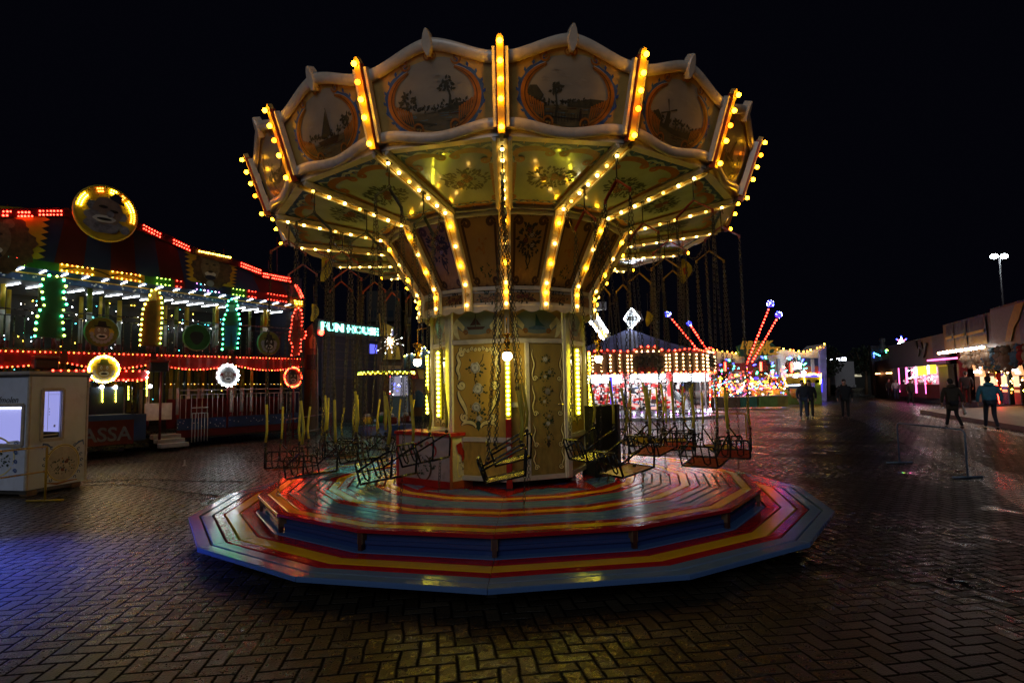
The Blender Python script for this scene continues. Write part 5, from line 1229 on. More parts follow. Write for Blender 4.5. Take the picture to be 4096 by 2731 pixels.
# side wall with window hole (right-hand face, faces the camera)
w0, w1 = Bp(102, 899), Bp(137, 1003)
def wall_hole(m, x0, x1, z0, z1, hx0, hx1, hz0, hz1, fn, mk, d):
    for (a, b, c, e) in ((x0, hx0, z0, z1), (hx1, x1, z0, z1), (hx0, hx1, z0, hz0), (hx0, hx1, hz1, z1)):
        m.add([fn(p, q, dd) for dd in (0, d) for p, q in ((a, c), (b, c), (b, e), (a, e))], [(0, 1, 2, 3), (7, 6, 5, 4), (0, 4, 5, 1), (1, 5, 6, 2), (2, 6, 7, 3), (3, 7, 4, 0)], mk)
m = MB(); wall_hole(m, 0, L, zb, HB, w0.x, w1.x, w1.z, w0.z, lambda x, z, d: V((x, d, z)), 'booth_white', .05)
# front wall runs from the corner to the left
CF = Frame(c0, ba-pi/2); q0 = CF.px(88, 933); 
def Cp(u, v): return BF.I@(CF.M@CF.px(u, v, 0))
f0, f1 = Cp(52, 934), Cp(39, 1018)
LF = 2.6
wall_hole(m, .05, LF, zb, HB, -f0.y if f0.y < 0 else f0.y, LF-.25, f1.z, f0.z, lambda x, z, d: V((d, x, z)), 'booth_white', .05)
m.quad((0, 0, zb), (L, 0, zb), (L, LF, zb), (0, LF, zb), 'booth_dark'); m.quad((L, 0.05, zb), (L, LF, zb), (L, LF, HB), (L, .05, HB), 'booth_white'); m.quad((0.05, LF, zb), (L, LF, zb), (L, LF, HB), (0.05, LF, HB), 'booth_white')
m.build('wall', bt)
m = MB(); m.box((L/2, LF/2, HB+.03), (L+.10, LF+.10, .06), 'booth_trim', None, .015); m.box((L/2, LF/2, HB-.015), (L+.05, LF+.05, .03), 'booth_dark'); m.build('roof', bt)
m = MB(); m.box((.015, .012, (zb+HB)/2), (.05, .05, HB-zb), 'booth_trim', None, .01); m.build('corner_trim', bt); m = MB(); m.box((L-.015, .012, (zb+HB)/2), (.05, .05, HB-zb), 'booth_trim', None, .01); m.build('corner_trim', bt)
m = MB(); m.box((L/2, LF/2, zb-.03), (L-.1, LF-.1, .08), 'booth_dark')
for x in (.15, L-.15): m.box((x, .12, .04), (.16, .16, .08), 'timber')
m.build('chassis', bt)
fm = MB(); t = .035
for a, b in (((w0.x-t, w0.z+t), (w1.x+t, w0.z+t)), ((w1.x+t, w0.z+t), (w1.x+t, w1.z-t)), ((w1.x+t, w1.z-t), (w0.x-t, w1.z-t)), ((w0.x-t, w1.z-t), (w0.x-t, w0.z+t))): fm.bar((a[0], -.012, a[1]), (b[0], -.012, b[1]), .05, .03, 'booth_trim', (0, 1, 0))
win = fm.build('side_window', bt); m = MB(); m.bar((w0.x+.10, .026, w1.z+.12), (w0.x+.10, .026, w0.z), .004, .004, 'fh_grey'); m.bar((w0.x+.10, .026, w0.z-.05), (w1.x, .026, w0.z-.05), .004, .004, 'fh_grey'); [m.box((w0.x+.125, .026, w1.z+.40+.05*i), (.012, .004, .012), 'ink') for i in range(3)]; m.box((w1.x-.08, .026, w1.z+.2), (.03, .004, .04), 'paper'); m.build('interior_fittings', win); m = MB(); m.quad((w0.x, .03, w1.z), (w1.x, .03, w1.z), (w1.x, .03, w0.z), (w0.x, .03, w0.z), 'window_violet'); m.build('window_pane', win)
m = MB()
m.add([V((w0.x+.005, .022, w1.z+.1)), V((w0.x+.03, .022, w1.z+.13)), V((w0.x+.035, .022, w1.z+.21)), V((w0.x+.015, .022, w1.z+.25)), V((w0.x, .022, w1.z+.25))], [(0, 1, 2, 3, 4)], 'cloth_navy'); m.quad((w0.x, .024, w1.z), (w1.x, .024, w1.z), (w1.x, .024, w1.z+.09), (w0.x, .024, w1.z+.12), 'cloth_navy'); m.box(((w0.x+w1.x)/2, .024, w1.z+.05), (w1.x-w0.x-.02, .004, .02), 'paper'); m.build('counter_clutter', win)
fy0 = abs(f0.y); fm = MB()
for a, b in (((fy0-t, f0.z+t), (LF-.2, f0.z+t)), ((fy0-t, f0.z+t), (fy0-t, f1.z-t)), ((fy0-t, f1.z-t), (LF-.2, f1.z-t))): fm.bar((-.012, a[0], a[1]), (-.012, b[0], b[1]), .05, .03, 'booth_trim', (1, 0, 0))
win = fm.build('front_window', bt); m = MB(); m.quad((.03, fy0, f1.z), (.03, LF-.25, f1.z), (.03, LF-.25, f0.z), (.03, fy0, f0.z), 'window_violet'); m.build('window_pane', win)
m = MB(); m.quad((.025, fy0, f1.z), (.025, fy0+.35, f1.z), (.025, fy0+.3, f1.z+.03), (.025, fy0+.1, f1.z+.05), 'paper'); m.ball((.02, fy0+.5, f1.z+.02), .02, 'red_paint', 8, 5); m.bar((.02, fy0, f0.z-.02), (.02, LF-.3, f0.z-.02), .01, .02, 'strip_white', (1, 0, 0)); m.build('counter_clutter', win)
# ornament on the side wall
o2 = BF.px(144, 1062, 0); s = Surf((0, 0, zb), (L, 0, zb), (L, 0, HB), (0, 0, HB), (0, -1, 0)); ox = o2.x-L/2; oy = o2.z-zb; m = MB()
R_ = (BF.px(190, 1062).x-o2.x)
s.poly(m, [(ox+R_*.74*cos(t), oy+.30*sin(t)) for t in [2*pi*i/36 for i in range(36)]], 'scroll_cream' if False else 'booth_trim', .004)
s.ribbon(m, arc(ox, oy, R_*.78, .31, -60, 330-10, 48), taper(49, .03, .4), 'scroll_cream', .006); s.ribbon(m, arc(ox, oy, R_*.78, .31, -60, 320, 48), taper(49, .008, .4), 'scroll_shade', .008)
foliage(s, m, ox, oy-.05, .22, 60, 'leaf', .035, .6)
for i in range(16): a = random.uniform(0, 6.28); d = random.uniform(.03, .2); (rose if i < 3 else s.disc)(s, m, ox+d*cos(a)*.9, oy-.05+d*sin(a)*.6, .03, 'rose_red', 'scroll_shade', .009) if i < 3 else s.disc(m, ox+d*cos(a)*.9, oy-.02+d*sin(a)*.7, .014, random.choice(('scroll_orange', 'ink', 'scroll_blue')), .009)
for sg in (-1, 1):
    for i in range(7): a = RAD(-50+i*17); s.ribbon(m, spiral(ox+sg*(R_*.9)*cos(a), oy+.36*sin(a), .035, .006, sg*a, sg*.9, 12), .012, 'scroll_blue', .007)
    s.ribbon(m, [(ox+sg*R_*.55, oy+.28), (ox+sg*R_*.75, oy+.34), (ox+sg*R_*.95, oy+.36), (ox+sg*R_*1.0, oy+.28)], [.01, .03, .03, .01], 'scroll_blue', .007)
s.ribbon(m, [(ox-.3, oy-.31), (ox-.1, oy-.35), (ox+.1, oy-.33), (ox+.28, oy-.33)], [.01, .03, .02, .01], 'scroll_orange', .007)
s2 = Surf((0, .05, zb), (0, LF, zb), (0, LF, HB), (0, .05, HB), (-1, 0, 0))
s2.ribbon(m, arc(-s2.w+.62, .55, .42, .33, 200, -150, 40), taper(41, .03, .4), 'scroll_cream', .006); foliage(s2, m, -s2.w+.6, .5, .3, 60, 'leaf', .05, .5)
for i in range(4): s2.ribbon(m, spiral(-s2.w+.17, .32+.15*i, .04, .008, 0, 1.2, 12), .014, 'scroll_blue', .007)
m.build('flower_medallion', bt)
tx = text('booth_lettering', 'Zweefmolen', .15, 'booth_dark', bt, (-.004, .22, f0.z+.07), (pi/2, 0, -pi/2), ext=.002, shear=.3, align='RIGHT')
# yellow crowd barrier
p0 = gnd(103, 1151)
def barrier(name, label, A, B, h, mk, foot, fdir, mid=None, r=.017, nlow=1, rnd=False):
    t = thing(name, label, 'barrier', tuple(A)); A = V(A); B = V(B); d = B-A; m = MB(); zz = V((0, 0, h)); u = d.normalized(); r_ = .07 if rnd else .01
    m.tube([(0, 0, .02), (0, 0, h-r_), u*r_*.3+V((0, 0, h-r_*.3)), u*r_+zz, d-u*r_+zz, d-u*r_*.3+V((0, 0, h-r_*.3)), d+V((0, 0, h-r_)), d+V((0, 0, .02))], r, mk, 8); m.build('frame', t)
    if mid: m = MB(); m.tube([V((0, 0, mid)), d+V((0, 0, mid))], r*.8, mk, 8); m.build('lower_rail', t)
    for q in (V((0, 0, 0)), d): m = MB(); f = V(fdir)*foot; m.tube([q-f+V((0, 0, .016)), q+f+V((0, 0, .016))], .016, mk, 8); m.build('foot_bar', t)
barrier('crowd_barrier', 'yellow tubular crowd barrier standing before the white booth', p0, p0+V((-.55, -2.3, 0)), .86, 'yellow_rail', .28, (1, .05, 0), .47)
# cables
def cable(name, label, pts, r=.008):
    m = MB(); P_ = [gnd(u, v)+V((0, 0, r)) for u, v in pts]; Q = []
    for i in range(len(P_)-1):
        a, b, c, d = P_[max(0, i-1)], P_[i], P_[i+1], P_[min(len(P_)-1, i+2)]
        for k in range(6):
            t = k/6; Q.append(.5*((2*b)+(c-a)*t+(2*a-5*b+4*c-d)*t*t+(3*b-a-3*c+d)*t**3))
    Q.append(P_[-1]); m.tube(Q, r, 'cable', 6); tag(m.build(name), label, 'cable')
cable('power_cable', 'black power cable snaking across the bricks from booth to carousel, rear one', [(190, 1108), (240, 1106), (330, 1101), (430, 1105), (560, 1106)])
cable('power_cable', 'black power cable curving over the bricks towards the carousel step, front one', [(185, 1116), (260, 1113), (340, 1118), (420, 1130), (500, 1138)])
t = thing('added_floodlight', 'added blue floodlight on a short stand out of view, spilling blue over the bricks', 'floodlight', (-6.9, 5.7, 0))  # fixture and beam added out of view to make the blue spill
m = MB(); m.tube([(0, 0, 0), (0, 0, 1.9)], .02, 'black'); m.build('stand', t); m = MB(); m.box((.08, 0, 1.95), (.12, .34, .24), 'black', Matrix.Rotation(.6, 3, 'Y'), .02); hd = m.build('lamp_head', t); m = MB(); m.box((.15, 0, 1.91), (.01, .28, .18), 'window_blue', Matrix.Rotation(.6, 3, 'Y')); m.build('lens', hd)
ld = bpy.data.lights.new('blue_beam', 'SPOT'); lo = bpy.data.objects.new('blue_beam', ld); COL.objects.link(lo); lo.parent = hd; lo.location = (.27, 0, 1.84); ld.energy = 3000; ld.color = (.03, .08, 1); ld.spot_size = RAD(88); ld.spot_blend = 1; ld.shadow_soft_size = .1
lo.rotation_euler = V((-.95, .05, 1.9)).to_track_quat('Z', 'Y').to_euler()
# ================================================================== MIDDLE LEFT BACKGROUND
# tower block
T0 = at(842, 900, 95); t = thing('apartment_tower', 'dark apartment tower with a few lit windows rising behind the rides', 'building', (T0.x, 95, 0))
u0, u1, v0 = at(842, 900, 95).x-T0.x, at(922, 900, 95).x-T0.x, at(880, 668, 95).z
m = MB(); m.box(((u0+u1)/2, 5, v0/2), (u1-u0, 10, v0), 'tower'); m.build('wall', t)
nf = int(v0/3)
for f_ in range(nf):
    for c_ in range(5):
        x = u0+(u1-u0)*(c_+.5)/5; lit = (f_, c_) in ((nf-4, 0), (nf-4, 1), (nf-3, 0), (nf-3, 3), (nf-7, 0), (nf-7, 2), (nf-2, 3), (nf-9, 1)); m = MB(); m.box((x, -.05, f_*3+1.6), ((u1-u0)/5*.7, .1, 1.1), 'glass_dark' if not lit else ('far_window' if c_ != 3 else 'far_window_blue')); m.build('window', t)
    m = MB(); m.box(((u0+u1)/2, -.35, f_*3+.4), (u1-u0, .7, .18), 'tower'); m.build('balcony', t)
# FUN HOUSE sign and its dark hall
Y1 = 30; A = at(735, 735, Y1); B = at(872, 762, Y1+6); fa2 = atan2(B.y-A.y, B.x-A.x); G = Frame((A.x, A.y, 0), fa2)
t = thing('fun_house_hall', 'dark blue-grey hall carrying the big glowing FUN HOUSE sign', 'attraction', (A.x, A.y, 0), fa2)
q = lambda u, v, y=0: G.px(u, v, y)
m = MB(); a, b, c, d = q(738, 985), q(880, 985), q(880, 778), q(738, 762); m.slab([(a.x, 0, 0), (b.x+1, 0, 0), (b.x+1, 0, c.z), (a.x, 0, d.z)], (0, 4, 0), 'siding'); m.build('wall', t)
m = MB(); a2, b2 = q(765, 870), q(868, 870); m.quad((a2.x, -.02, 0), (b2.x, -.02, 0), (b2.x, -.02, b2.z), (a2.x, -.02, a2.z), 'black'); m.build('doorway', t)
for i in range(5):
    m = MB(); z = b2.z+.15+i*(d.z-b2.z-.2)/5; m.bar((a.x, -.02, z), (b.x, -.02, z), .03, .04, 'booth_dark'); m.build('siding_seam', t)
m = MB(); a3 = q(868, 790); m.quad((q(848, 800).x, -.04, q(848, 812).z), (a3.x, -.04, q(868, 812).z), (a3.x, -.04, q(868, 792).z), (q(848, 800).x, -.04, q(848, 790).z), 'window_blue'); m.build('blue_panel', t)
sb = MB(); P4 = [q(728, 768, -.3), q(882, 784, -.3), q(880, 752, -.3), q(732, 732, -.3)]; sb.slab(P4, (0, .2, 0), 'fascia_dark'); sp = sb.build('sign_board', t)
a, b = q(738, 757, -.35), q(868, 770, -.35); ztop = q(738, 737, -.35).z
tx = text('sign_lettering', 'FUN HOUSE', (ztop-a.z)*1.32, 'neon_fun', sp, (a.x, -.33, a.z), (pi/2, -atan2(b.z-a.z, b.x-a.x), 0), ext=.04, off=.012, align='LEFT')
wd = max(v.co.x for v in tx.data.vertices)-min(v.co.x for v in tx.data.vertices); tx.scale = ((b-a).length/wd, 1, 1)
lt = MB(); ar = q(738, 764, -.4); lt.ball(ar, .14, 'led_red', 8, 6); lt.build('red_lamp', sp)
# spiky star lights ride
Y2 = 27
t = thing('star_ride', 'kiddie ride front with a burst of white bulb spikes around a glowing star', 'attraction', tuple(at(895, 960, Y2)*1.0)); t.location.z = 0; O = V(t.location)
q = lambda u, v, dy=0: at(u, v, Y2+dy)-O
m = MB(); m.slab([q(866, 960, .3), q(925, 960, .3), q(925, 800, .3), (q(905, 770, .3)), q(880, 770, .3), q(866, 790, .3)], (0, .3, 0), 'wood_panel'); m.slab([q(872, 857, .1), q(922, 861, .1), q(922, 840, .1), q(872, 838, .1)], (0, .2, 0), 'sand_paint'); m.slab([q(878, 825, .1), q(920, 825, .1), q(915, 795, .1), q(890, 788, .1)], (0, .2, 0), 'fh_yellow'); m.build('painted_front', t)
m = MB(); m.poly([q(880, 740), q(905, 752), q(898, 770), q(872, 772)], 'fh_yellow'); m.tube([q(871, 720), q(877, 770)], .04, 'fh_gold'); m.build('yellow_flag', t)
c = q(897, 785, -.2); m = MB(); lt = MB()
for i in range(11):
    a = 2*pi*i/11+.3; Lh = random.uniform(.35, .8); e = c+V((cos(a)*Lh, 0, sin(a)*Lh)); m.bar(c, e, .05, .03, 'fh_grey'); led(lt, [c.lerp(e, .5)+V((0, -.05, 0)), e+V((0, -.05, 0))], .13, .016, ['led_white', 'led_dim'], 5, 3, .4)
s_ = m.build('starburst', t); lt.ball(c+V((0, -.1, 0)), .10, 'led_warm', 8, 6)
for i in range(8): a = 2*pi*i/8; lt.bar(c, c+V((.2*cos(a), -.1, .2*sin(a))), .03, .02, 'led_warm')
lt.build('led_spikes', s_)
# round kiddie carousel rim with yellow bulbs
c = at(888, 862, 22); t = thing('kiddie_ride', 'small round kiddie ride under a rim of yellow bulbs', 'ride', (c.x, 22, 0)); R = 1.0; zz = at(888, 857, 22).z
m = MB(); m.lathe([(0, zz+.12), (R, zz+.06), (R+.02, zz-.05), (0, zz-.05)], (0, 0, 0), 'fh_yellow', 24); cn = m.build('canopy', t); lt = MB()
for i in range(64): a = 2*pi*i/64; lt.ball((R*1.02*cos(a), R*1.02*sin(a), zz-.03+.06*(i % 2)), .022, ['led_yellow', 'led_lime'][i % 2], 6, 4)
lt.build('bulb_rim', cn); m = MB(); m.tube([(0, 0, 0), (0, 0, zz)], .12, 'fh_red', 10); m.build('pole', t); m = MB(); m.lathe([(0, .32), (R, .3), (R, 0)], (0, 0, 0), 'fh_blue', 24); m.build('platform', t)
for i in range(4): a = i*pi/2+.4; m = MB(); m.box((R*.7*cos(a), R*.7*sin(a), .5), (.3, .5, .25), random.choice(('fh_red', 'fh_green', 'fh_yellow')), Matrix.Rotation(a, 3, 'Z'), .06); m.box((R*.7*cos(a), R*.7*sin(a), .68), (.2, .25, .14), 'fh_grey', Matrix.Rotation(a, 3, 'Z'), .04); m.build('toy_car', t)
# lit kiosk
Y3 = 26; O = at(915, 950, Y3); O.z = 0; t = thing('cash_kiosk', 'small kiosk with violet-lit window and marbled blue-grey counter front', 'kiosk', tuple(O)); q = lambda u, v, dy=0: at(u, v, Y3+dy)-O
m = MB(); x0, x1 = q(883, 900).x, q(929, 900).x; zc = q(900, 912).z; zt = q(900, 862).z; m.box(((x0+x1)/2, .5, zc/2+.1), (x1-x0, 1, zc-.1), 'sea_blue'); m.box(((x0+x1)/2, .5, zt+.12), (x1-x0+.1, 1.1, .3), 'fh_blue')
for x in (x0+.03, x0+.3, x1-.03): m.box((x, 0, (zc+zt)/2), (.06, .06, zt-zc), 'booth_white')
m.box(((x0+x1)/2, -.3, .30), (x1-x0+.6, .8, .10), 'booth_white'); m.build('body', t)
m = MB(); m.quad((x0, .9, zc), (x1, .9, zc), (x1, .9, zt), (x0, .9, zt), 'window_dim'); m.build('window_pane', t); lt = MB()
for i in range(14): lt.ball((random.uniform(x0, x1), .3, random.uniform(zc+.1, zt)), .022, random.choice(('led_red', 'led_white', 'led_white', 'led_blue')), 5, 3)
lt.build('led_string', t)
# painted beach ride with bulb outline
Y4 = 29; O = at(955, 950, Y4); O.z = 0; t = thing('beach_ride', 'colourful beach-painted attraction with bulb-edged skyline and red flame awning', 'attraction', tuple(O)); q = lambda u, v, dy=0: at(u, v, Y4+dy)-O
m = MB(); m.slab([q(918, 955), q(1000, 955), q(1000, 870), q(918, 870)], (0, .3, 0), 'beach_paint'); m.slab([q(946, 935, -.1), q(975, 935, -.1), q(975, 905, -.1), q(960, 895, -.1), q(948, 905, -.1)], (0, .1, 0), 'sky_blue_paint'); m.slab([q(930, 935, -.1), q(950, 938, -.1), q(948, 875, -.1), q(935, 880, -.1)], (0, .08, 0), 'sand_paint'); m.build('wall', t)
m = MB(); sk = [(908, 845), (908, 812), (914, 806), (920, 813), (928, 818), (938, 813), (948, 812), (960, 817), (966, 815), (969, 800), (975, 795), (982, 806), (990, 812), (1000, 812), (1000, 845)]; m.slab([q(*p, -.3) for p in sk], (0, .2, 0), 'sky_blue_paint'); top_ = m.build('painted_skyline', t); lt = MB(); led(lt, [q(*p, -.35) for p in sk[:-1]], .13, .025, ['led_yellow', 'led_white']); lt.build('bulb_edge', top_)
m = MB()
for i in range(5): m.slab([q(912+i*17, 870, -.6), q(927+i*17, 870, -.6), q(922+i*17, 848, -.2), q(906+i*17, 846, -.2)], (0, .05, 0), ('plush_red', 'fh_gold')[i % 2])
m.build('flame_awning', t)
m = MB(); 
for i in range(6): m.box((q(930+i*3, 900).x, -.25, 1.3), (.04, .04, 1.6), 'booth_white')
m.build('fence_slats', t)
# dark painted side wing at the end of the funhouse
O = gnd(705, 1000); t = thing('painted_screen', 'tall dim painted fairground screen just right of the funhouse', 'screen', tuple(O)); q = lambda u, v: at(u, v, O.y)-O
m = MB(); m.slab([q(697, 995), q(730, 990), q(729, 800), q(717, 742), q(700, 760)], (0, .08, 0), 'night_paint'); m.build('panel', t); m = MB(); m.box(q(716, 832)+V((0, -.06, 0)), (.32, .05, .55), 'black'); m.build('black_notice', t)
m = MB(); m.slab([q(u, v)+V((0, -.03, 0)) for u, v in ((712, 800), (728, 800), (726, 775), (718, 768), (711, 780))], (0, .02, 0), 'sand_paint'); m.build('painted_figure', t)
# ================================================================== RIGHT BACKGROUND
# ---- tented game pavilion
Y = 31.0; c = at(1449, 900, Y); O = V((c.x, Y, 0)); R = at(1631, 830, Y).x-c.x
t = thing('game_pavilion', 'round tented coin game pavilion with bulb-studded rounding boards and glaring white interior', 'game stall', tuple(O))
Z = lambda v: at(1449, v, Y-R).z
zt, zb_ = Z(807)+.0, Z(857); RR = R*Y/(Y-R)*.80
RR = R
def pp(a, r, z): return V((r*sin(a), -r*cos(a), z))
n = 12; za = at(1449, 757, Y).z
m = MB()
for i in range(n):
    a, b = 2*pi*i/n, 2*pi*(i+1)/n
    for r0, r1, z0, z1 in ((RR, RR*.5, zt-.05, zt+(za-zt)*.42), (RR*.5, .12, zt+(za-zt)*.42, za)):
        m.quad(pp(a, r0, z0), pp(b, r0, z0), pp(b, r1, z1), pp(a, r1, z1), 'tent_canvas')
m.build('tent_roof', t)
for i in range(n):
    a, b = 2*pi*(i-.5)/n, 2*pi*(i+.5)/n; m = MB(); lt = MB(); p0, p1 = pp(a, RR, 0), pp(b, RR, 0); nn = pp((a+b)/2, 1, 0); k = 10; W_ = (p1-p0)
    tp = lambda s_: zt+.10*sin(pi*s_)+(.12 if .25 < s_ < .75 and i % 2 == 0 else 0)
    for q in range(k):
        s0, s1 = q/k, (q+1)/k; m.quad(p0+W_*s0+V((0, 0, zb_)), p0+W_*s1+V((0, 0, zb_)), p0+W_*s1+V((0, 0, tp(s1))), p0+W_*s0+V((0, 0, tp(s0))), 'wood_panel')
    bd = m.build('rounding_board', t)
    if nn.y > .4: continue
    for q in range(7): s0 = (q+.5)/7; lt.ball(p0+W_*s0+nn*.05+V((0, 0, tp(s0))), .045, 'led_red', 6, 4); lt.ball(p0+W_*s0+nn*.05+V((0, 0, zb_)), .045, ['led_red', 'led_orange'][q % 2], 6, 4)
    if i % 2 == 0:
        mm = MB()
        for q in range(4):
            cc = p0+W_*(.26+q*.16)+nn*.05+V((0, 0, (zt+zb_)/2)); u_ = W_.normalized(); rr = W_.length*.12
            mm.tube([cc+u_*rr*cos(x)+V((0, 0, rr*sin(x))) for x in [2*pi*j/16 for j in range(16)]], .035, 'rail_metal', 5, closed=True)
        mm.build('ring_emblem', bd)
        for s0 in (.06, .14, .86, .94):
            for z_ in range(5): lt.ball(p0+W_*s0+nn*.05+V((0, 0, zb_+.12+z_*(zt-zb_-.15)/5)), .045, 'led_warm', 6, 4)
        for q in range(5): lt.ball(p0+W_*(.25+q*.12)+nn*.05+V((0, 0, zt-.0)), .045, 'led_warm', 6, 4)
    else:
        for q in range(5):
            for z_ in range(5): lt.ball(p0+W_*((q+.5)/5)+nn*.05+V((0, 0, zb_+.14+z_*(zt-zb_-.12)/5)), .042, 'led_warm', 6, 4)
    lt.build('bulb_rows', bd)
for i in range(n):
    p = pp(2*pi*(i-.5)/n, RR-.06, 0); m = MB(); m.tube([(p.x, p.y, .25), (p.x, p.y, zb_)], .05, 'steel_white', 8); po = m.build('post', t)
m = MB(); m.lathe([(0, .42), (RR-.3, .42), (RR-.3, .0)], (0, 0, 0), 'fh_grey', 24, smooth=False); m.lathe([(RR+.55, .12), (RR-.3, .14)], (0, 0, 0), 'steel_white', 24); m.lathe([(RR+.55, .12), (RR+.55, 0)], (0, 0, 0), 'steel_white', 24, smooth=False); m.build('floor', t)
m = MB()
for i in range(72):
    a = 2*pi*i/72
    for j in range(2): m.ball(pp(a, RR-.29, .22+j*.11), .032, 'led_white' if (i+j) % 2 else 'led_purple', 5, 3)
m.build('floor_lights', t)
m = MB(); rs = RR-.35
for i in range(n):
    a, b = 2*pi*(i-.42)/n, 2*pi*(i+.42)/n
    m.quad(pp(a, rs, zb_-.42), pp(b, rs, zb_-.42), pp(b, rs, zb_-.06), pp(a, rs, zb_-.06), 'shop_white')
m.build('light_panel', t)
m = MB(); m.lathe([(0, zb_-.02), (RR, zb_-.02)], (0, 0, 0), 'fh_pale', 24); m.build('inner_ceiling', t)
random.seed(21); NB[0] = 101
gx = at(1505, 900, Y-2).x-O.x
heap = MB()
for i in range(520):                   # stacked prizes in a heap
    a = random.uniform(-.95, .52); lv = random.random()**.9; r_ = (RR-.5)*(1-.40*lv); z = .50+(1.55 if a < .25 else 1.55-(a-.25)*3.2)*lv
    sz = (random.uniform(.12, .26), .12, random.uniform(.08, .16)); mk = random.choice(('goods_pink_lit', 'goods_white_lit', 'goods_white_lit', 'goods_red_lit', 'goods_red_lit', 'goods_dark', 'goods_white_lit', 'goods_blue' if i % 5 == 0 else 'goods_red_lit')); p = pp(a, r_, z); rz_ = a+random.uniform(-.4, .4)
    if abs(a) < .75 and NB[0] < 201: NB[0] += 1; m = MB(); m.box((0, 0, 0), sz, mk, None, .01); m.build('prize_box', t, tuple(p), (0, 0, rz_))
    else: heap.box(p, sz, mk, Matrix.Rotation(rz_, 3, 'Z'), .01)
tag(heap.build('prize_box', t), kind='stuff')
m = MB(); m.lathe([(RR-.95, .42), (RR*.56, 1.2), (RR*.42, 1.5), (RR*.4, zb_-.1)], (0, 0, 0), 'goods_dark', 24); m.build('centre_island', t)
m = MB()
for i in range(26): a = random.uniform(-1.2, 1.2); m.box(pp(a, RR*.62, random.uniform(1.4, zb_-.3)), (.2, .1, .2), random.choice(('goods_white_lit', 'goods_dark', 'goods_blue', 'goods_dark')), Matrix.Rotation(a, 3, 'Z'), .01)
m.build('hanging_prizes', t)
for u in (1465, 1528):
    p = at(u, 880, Y-RR+.3)-O; m = MB(); m.tube([(p.x+.16*cos(x), p.y, at(u, 877, Y-RR).z+.16*sin(x)) for x in [2*pi*j/12 for j in range(12)]], .05, 'goods_white_lit', 6, closed=True); m.build('ring_prize', t)
m = MB(); p = at(1555, 900, Y-RR+.5)-O; m.box((p.x-.3, p.y, 1.6), (.28, .05, 1.1), 'red_panel'); m.build('red_sign', t)
m = MB(); p = at(1422, 900, Y-RR+.4)-O; m.tube([(p.x-.35, p.y, .5), (p.x-.35, p.y, 2.0)], .06, 'blue_panel'); m.build('blue_tube', t)
# tall post strip of bulbs at the right edge
lt = MB(); led(lt, [at(1631, 855, Y)-O, at(1631, 948, Y)-O], .13, .03, ['led_warm', 'led_red', 'led_red']); lt.build('bulb_post', t)
# diamond sign with four rings
A = at(1449, 752, Y-.2)-O; s_ = MB(); dv = [at(1449, 709, Y)-O, at(1462, 732, Y)-O, at(1449, 753, Y)-O, at(1433, 732, Y)-O]; s_.slab(dv, (0, .15, 0), 'neon_white'); ds = s_.build('diamond_sign', t)
e = MB(); e.slab([dv[0], dv[0]+V((.62, .5, -.1)), dv[1]+V((.5, .5, 0)), dv[1]], (0, .02, 0), 'fh_grey'); e.slab([dv[1], dv[1]+V((.5, .5, 0)), dv[2]+V((.1, .3, 0)), dv[2]], (0, .02, 0), 'fh_grey')
for i in range(4): e.tube([at(1440.5+i*5.4, 731.5, Y-.12)-O+V((.095*cos(x), 0, .095*sin(x))) for x in [2*pi*j/14 for j in range(14)]], .026, 'black', 5, closed=True)
e.build('ring_emblem', ds)
lt = MB(); led(lt, [dv[3]+V((0, -.1, 0)), dv[0]+V((0, -.1, .05)), dv[1]+V((.15, -.1, 0)), dv[2]+V((0, -.1, -.05)), dv[3]+V((0, -.1, 0))], .11, .035, ['led_white']); lt.build('bulb_edge', ds)
m = MB(); m.tube([(0, 0, za-.1), (0, 0, dv[2].z)], .06, 'fh_grey'); m.build('finial_post', t)
# ---- tilted lit ride arm behind the column
O = at(1385, 800, 38); O.z = 0; t = thing('tilted_ride_arm', 'tilted ride arm with rows of white and yellow lights rising behind the column', 'ride', tuple(O)); q = lambda u, v, dy=0: at(u, v, 38+dy)-O
m = MB(); m.slab([q(1352, 735), q(1362, 722), q(1432, 806), q(1424, 818)], (0, .5, 0), 'booth_dark'); m.slab([q(1420, 812), q(1434, 806), q(1440, 960), q(1425, 960)], (0, .5, 0), 'booth_dark'); ar = m.build('arm_beam', t); lt = MB()
for k, (u0, v0, u1, v1, mk, r) in enumerate(((1371, 727, 1396, 765, 'led_white', .10), (1357, 740, 1376, 764, 'led_white', .09), (1364, 745, 1384, 772, 'led_yellow', .07), (1376, 768, 1388, 782, 'led_white', .09), (1384, 760, 1392, 774, 'led_yellow', .08), (1388, 784, 1398, 796, 'led_white', .08))): led(lt, [q(u0, v0, -.2), q(u1, v1, -.2)], .13, r, [mk], 6, 4)
led(lt, [q(1378, 728, .5), q(1410, 778, .5)], .25, .02, ['led_dim']); lt.build('light_row', ar)
m = MB(); m.box(q(1381, 703), (.6, .4, .5), 'fh_grey'); m.build('gondola', t)
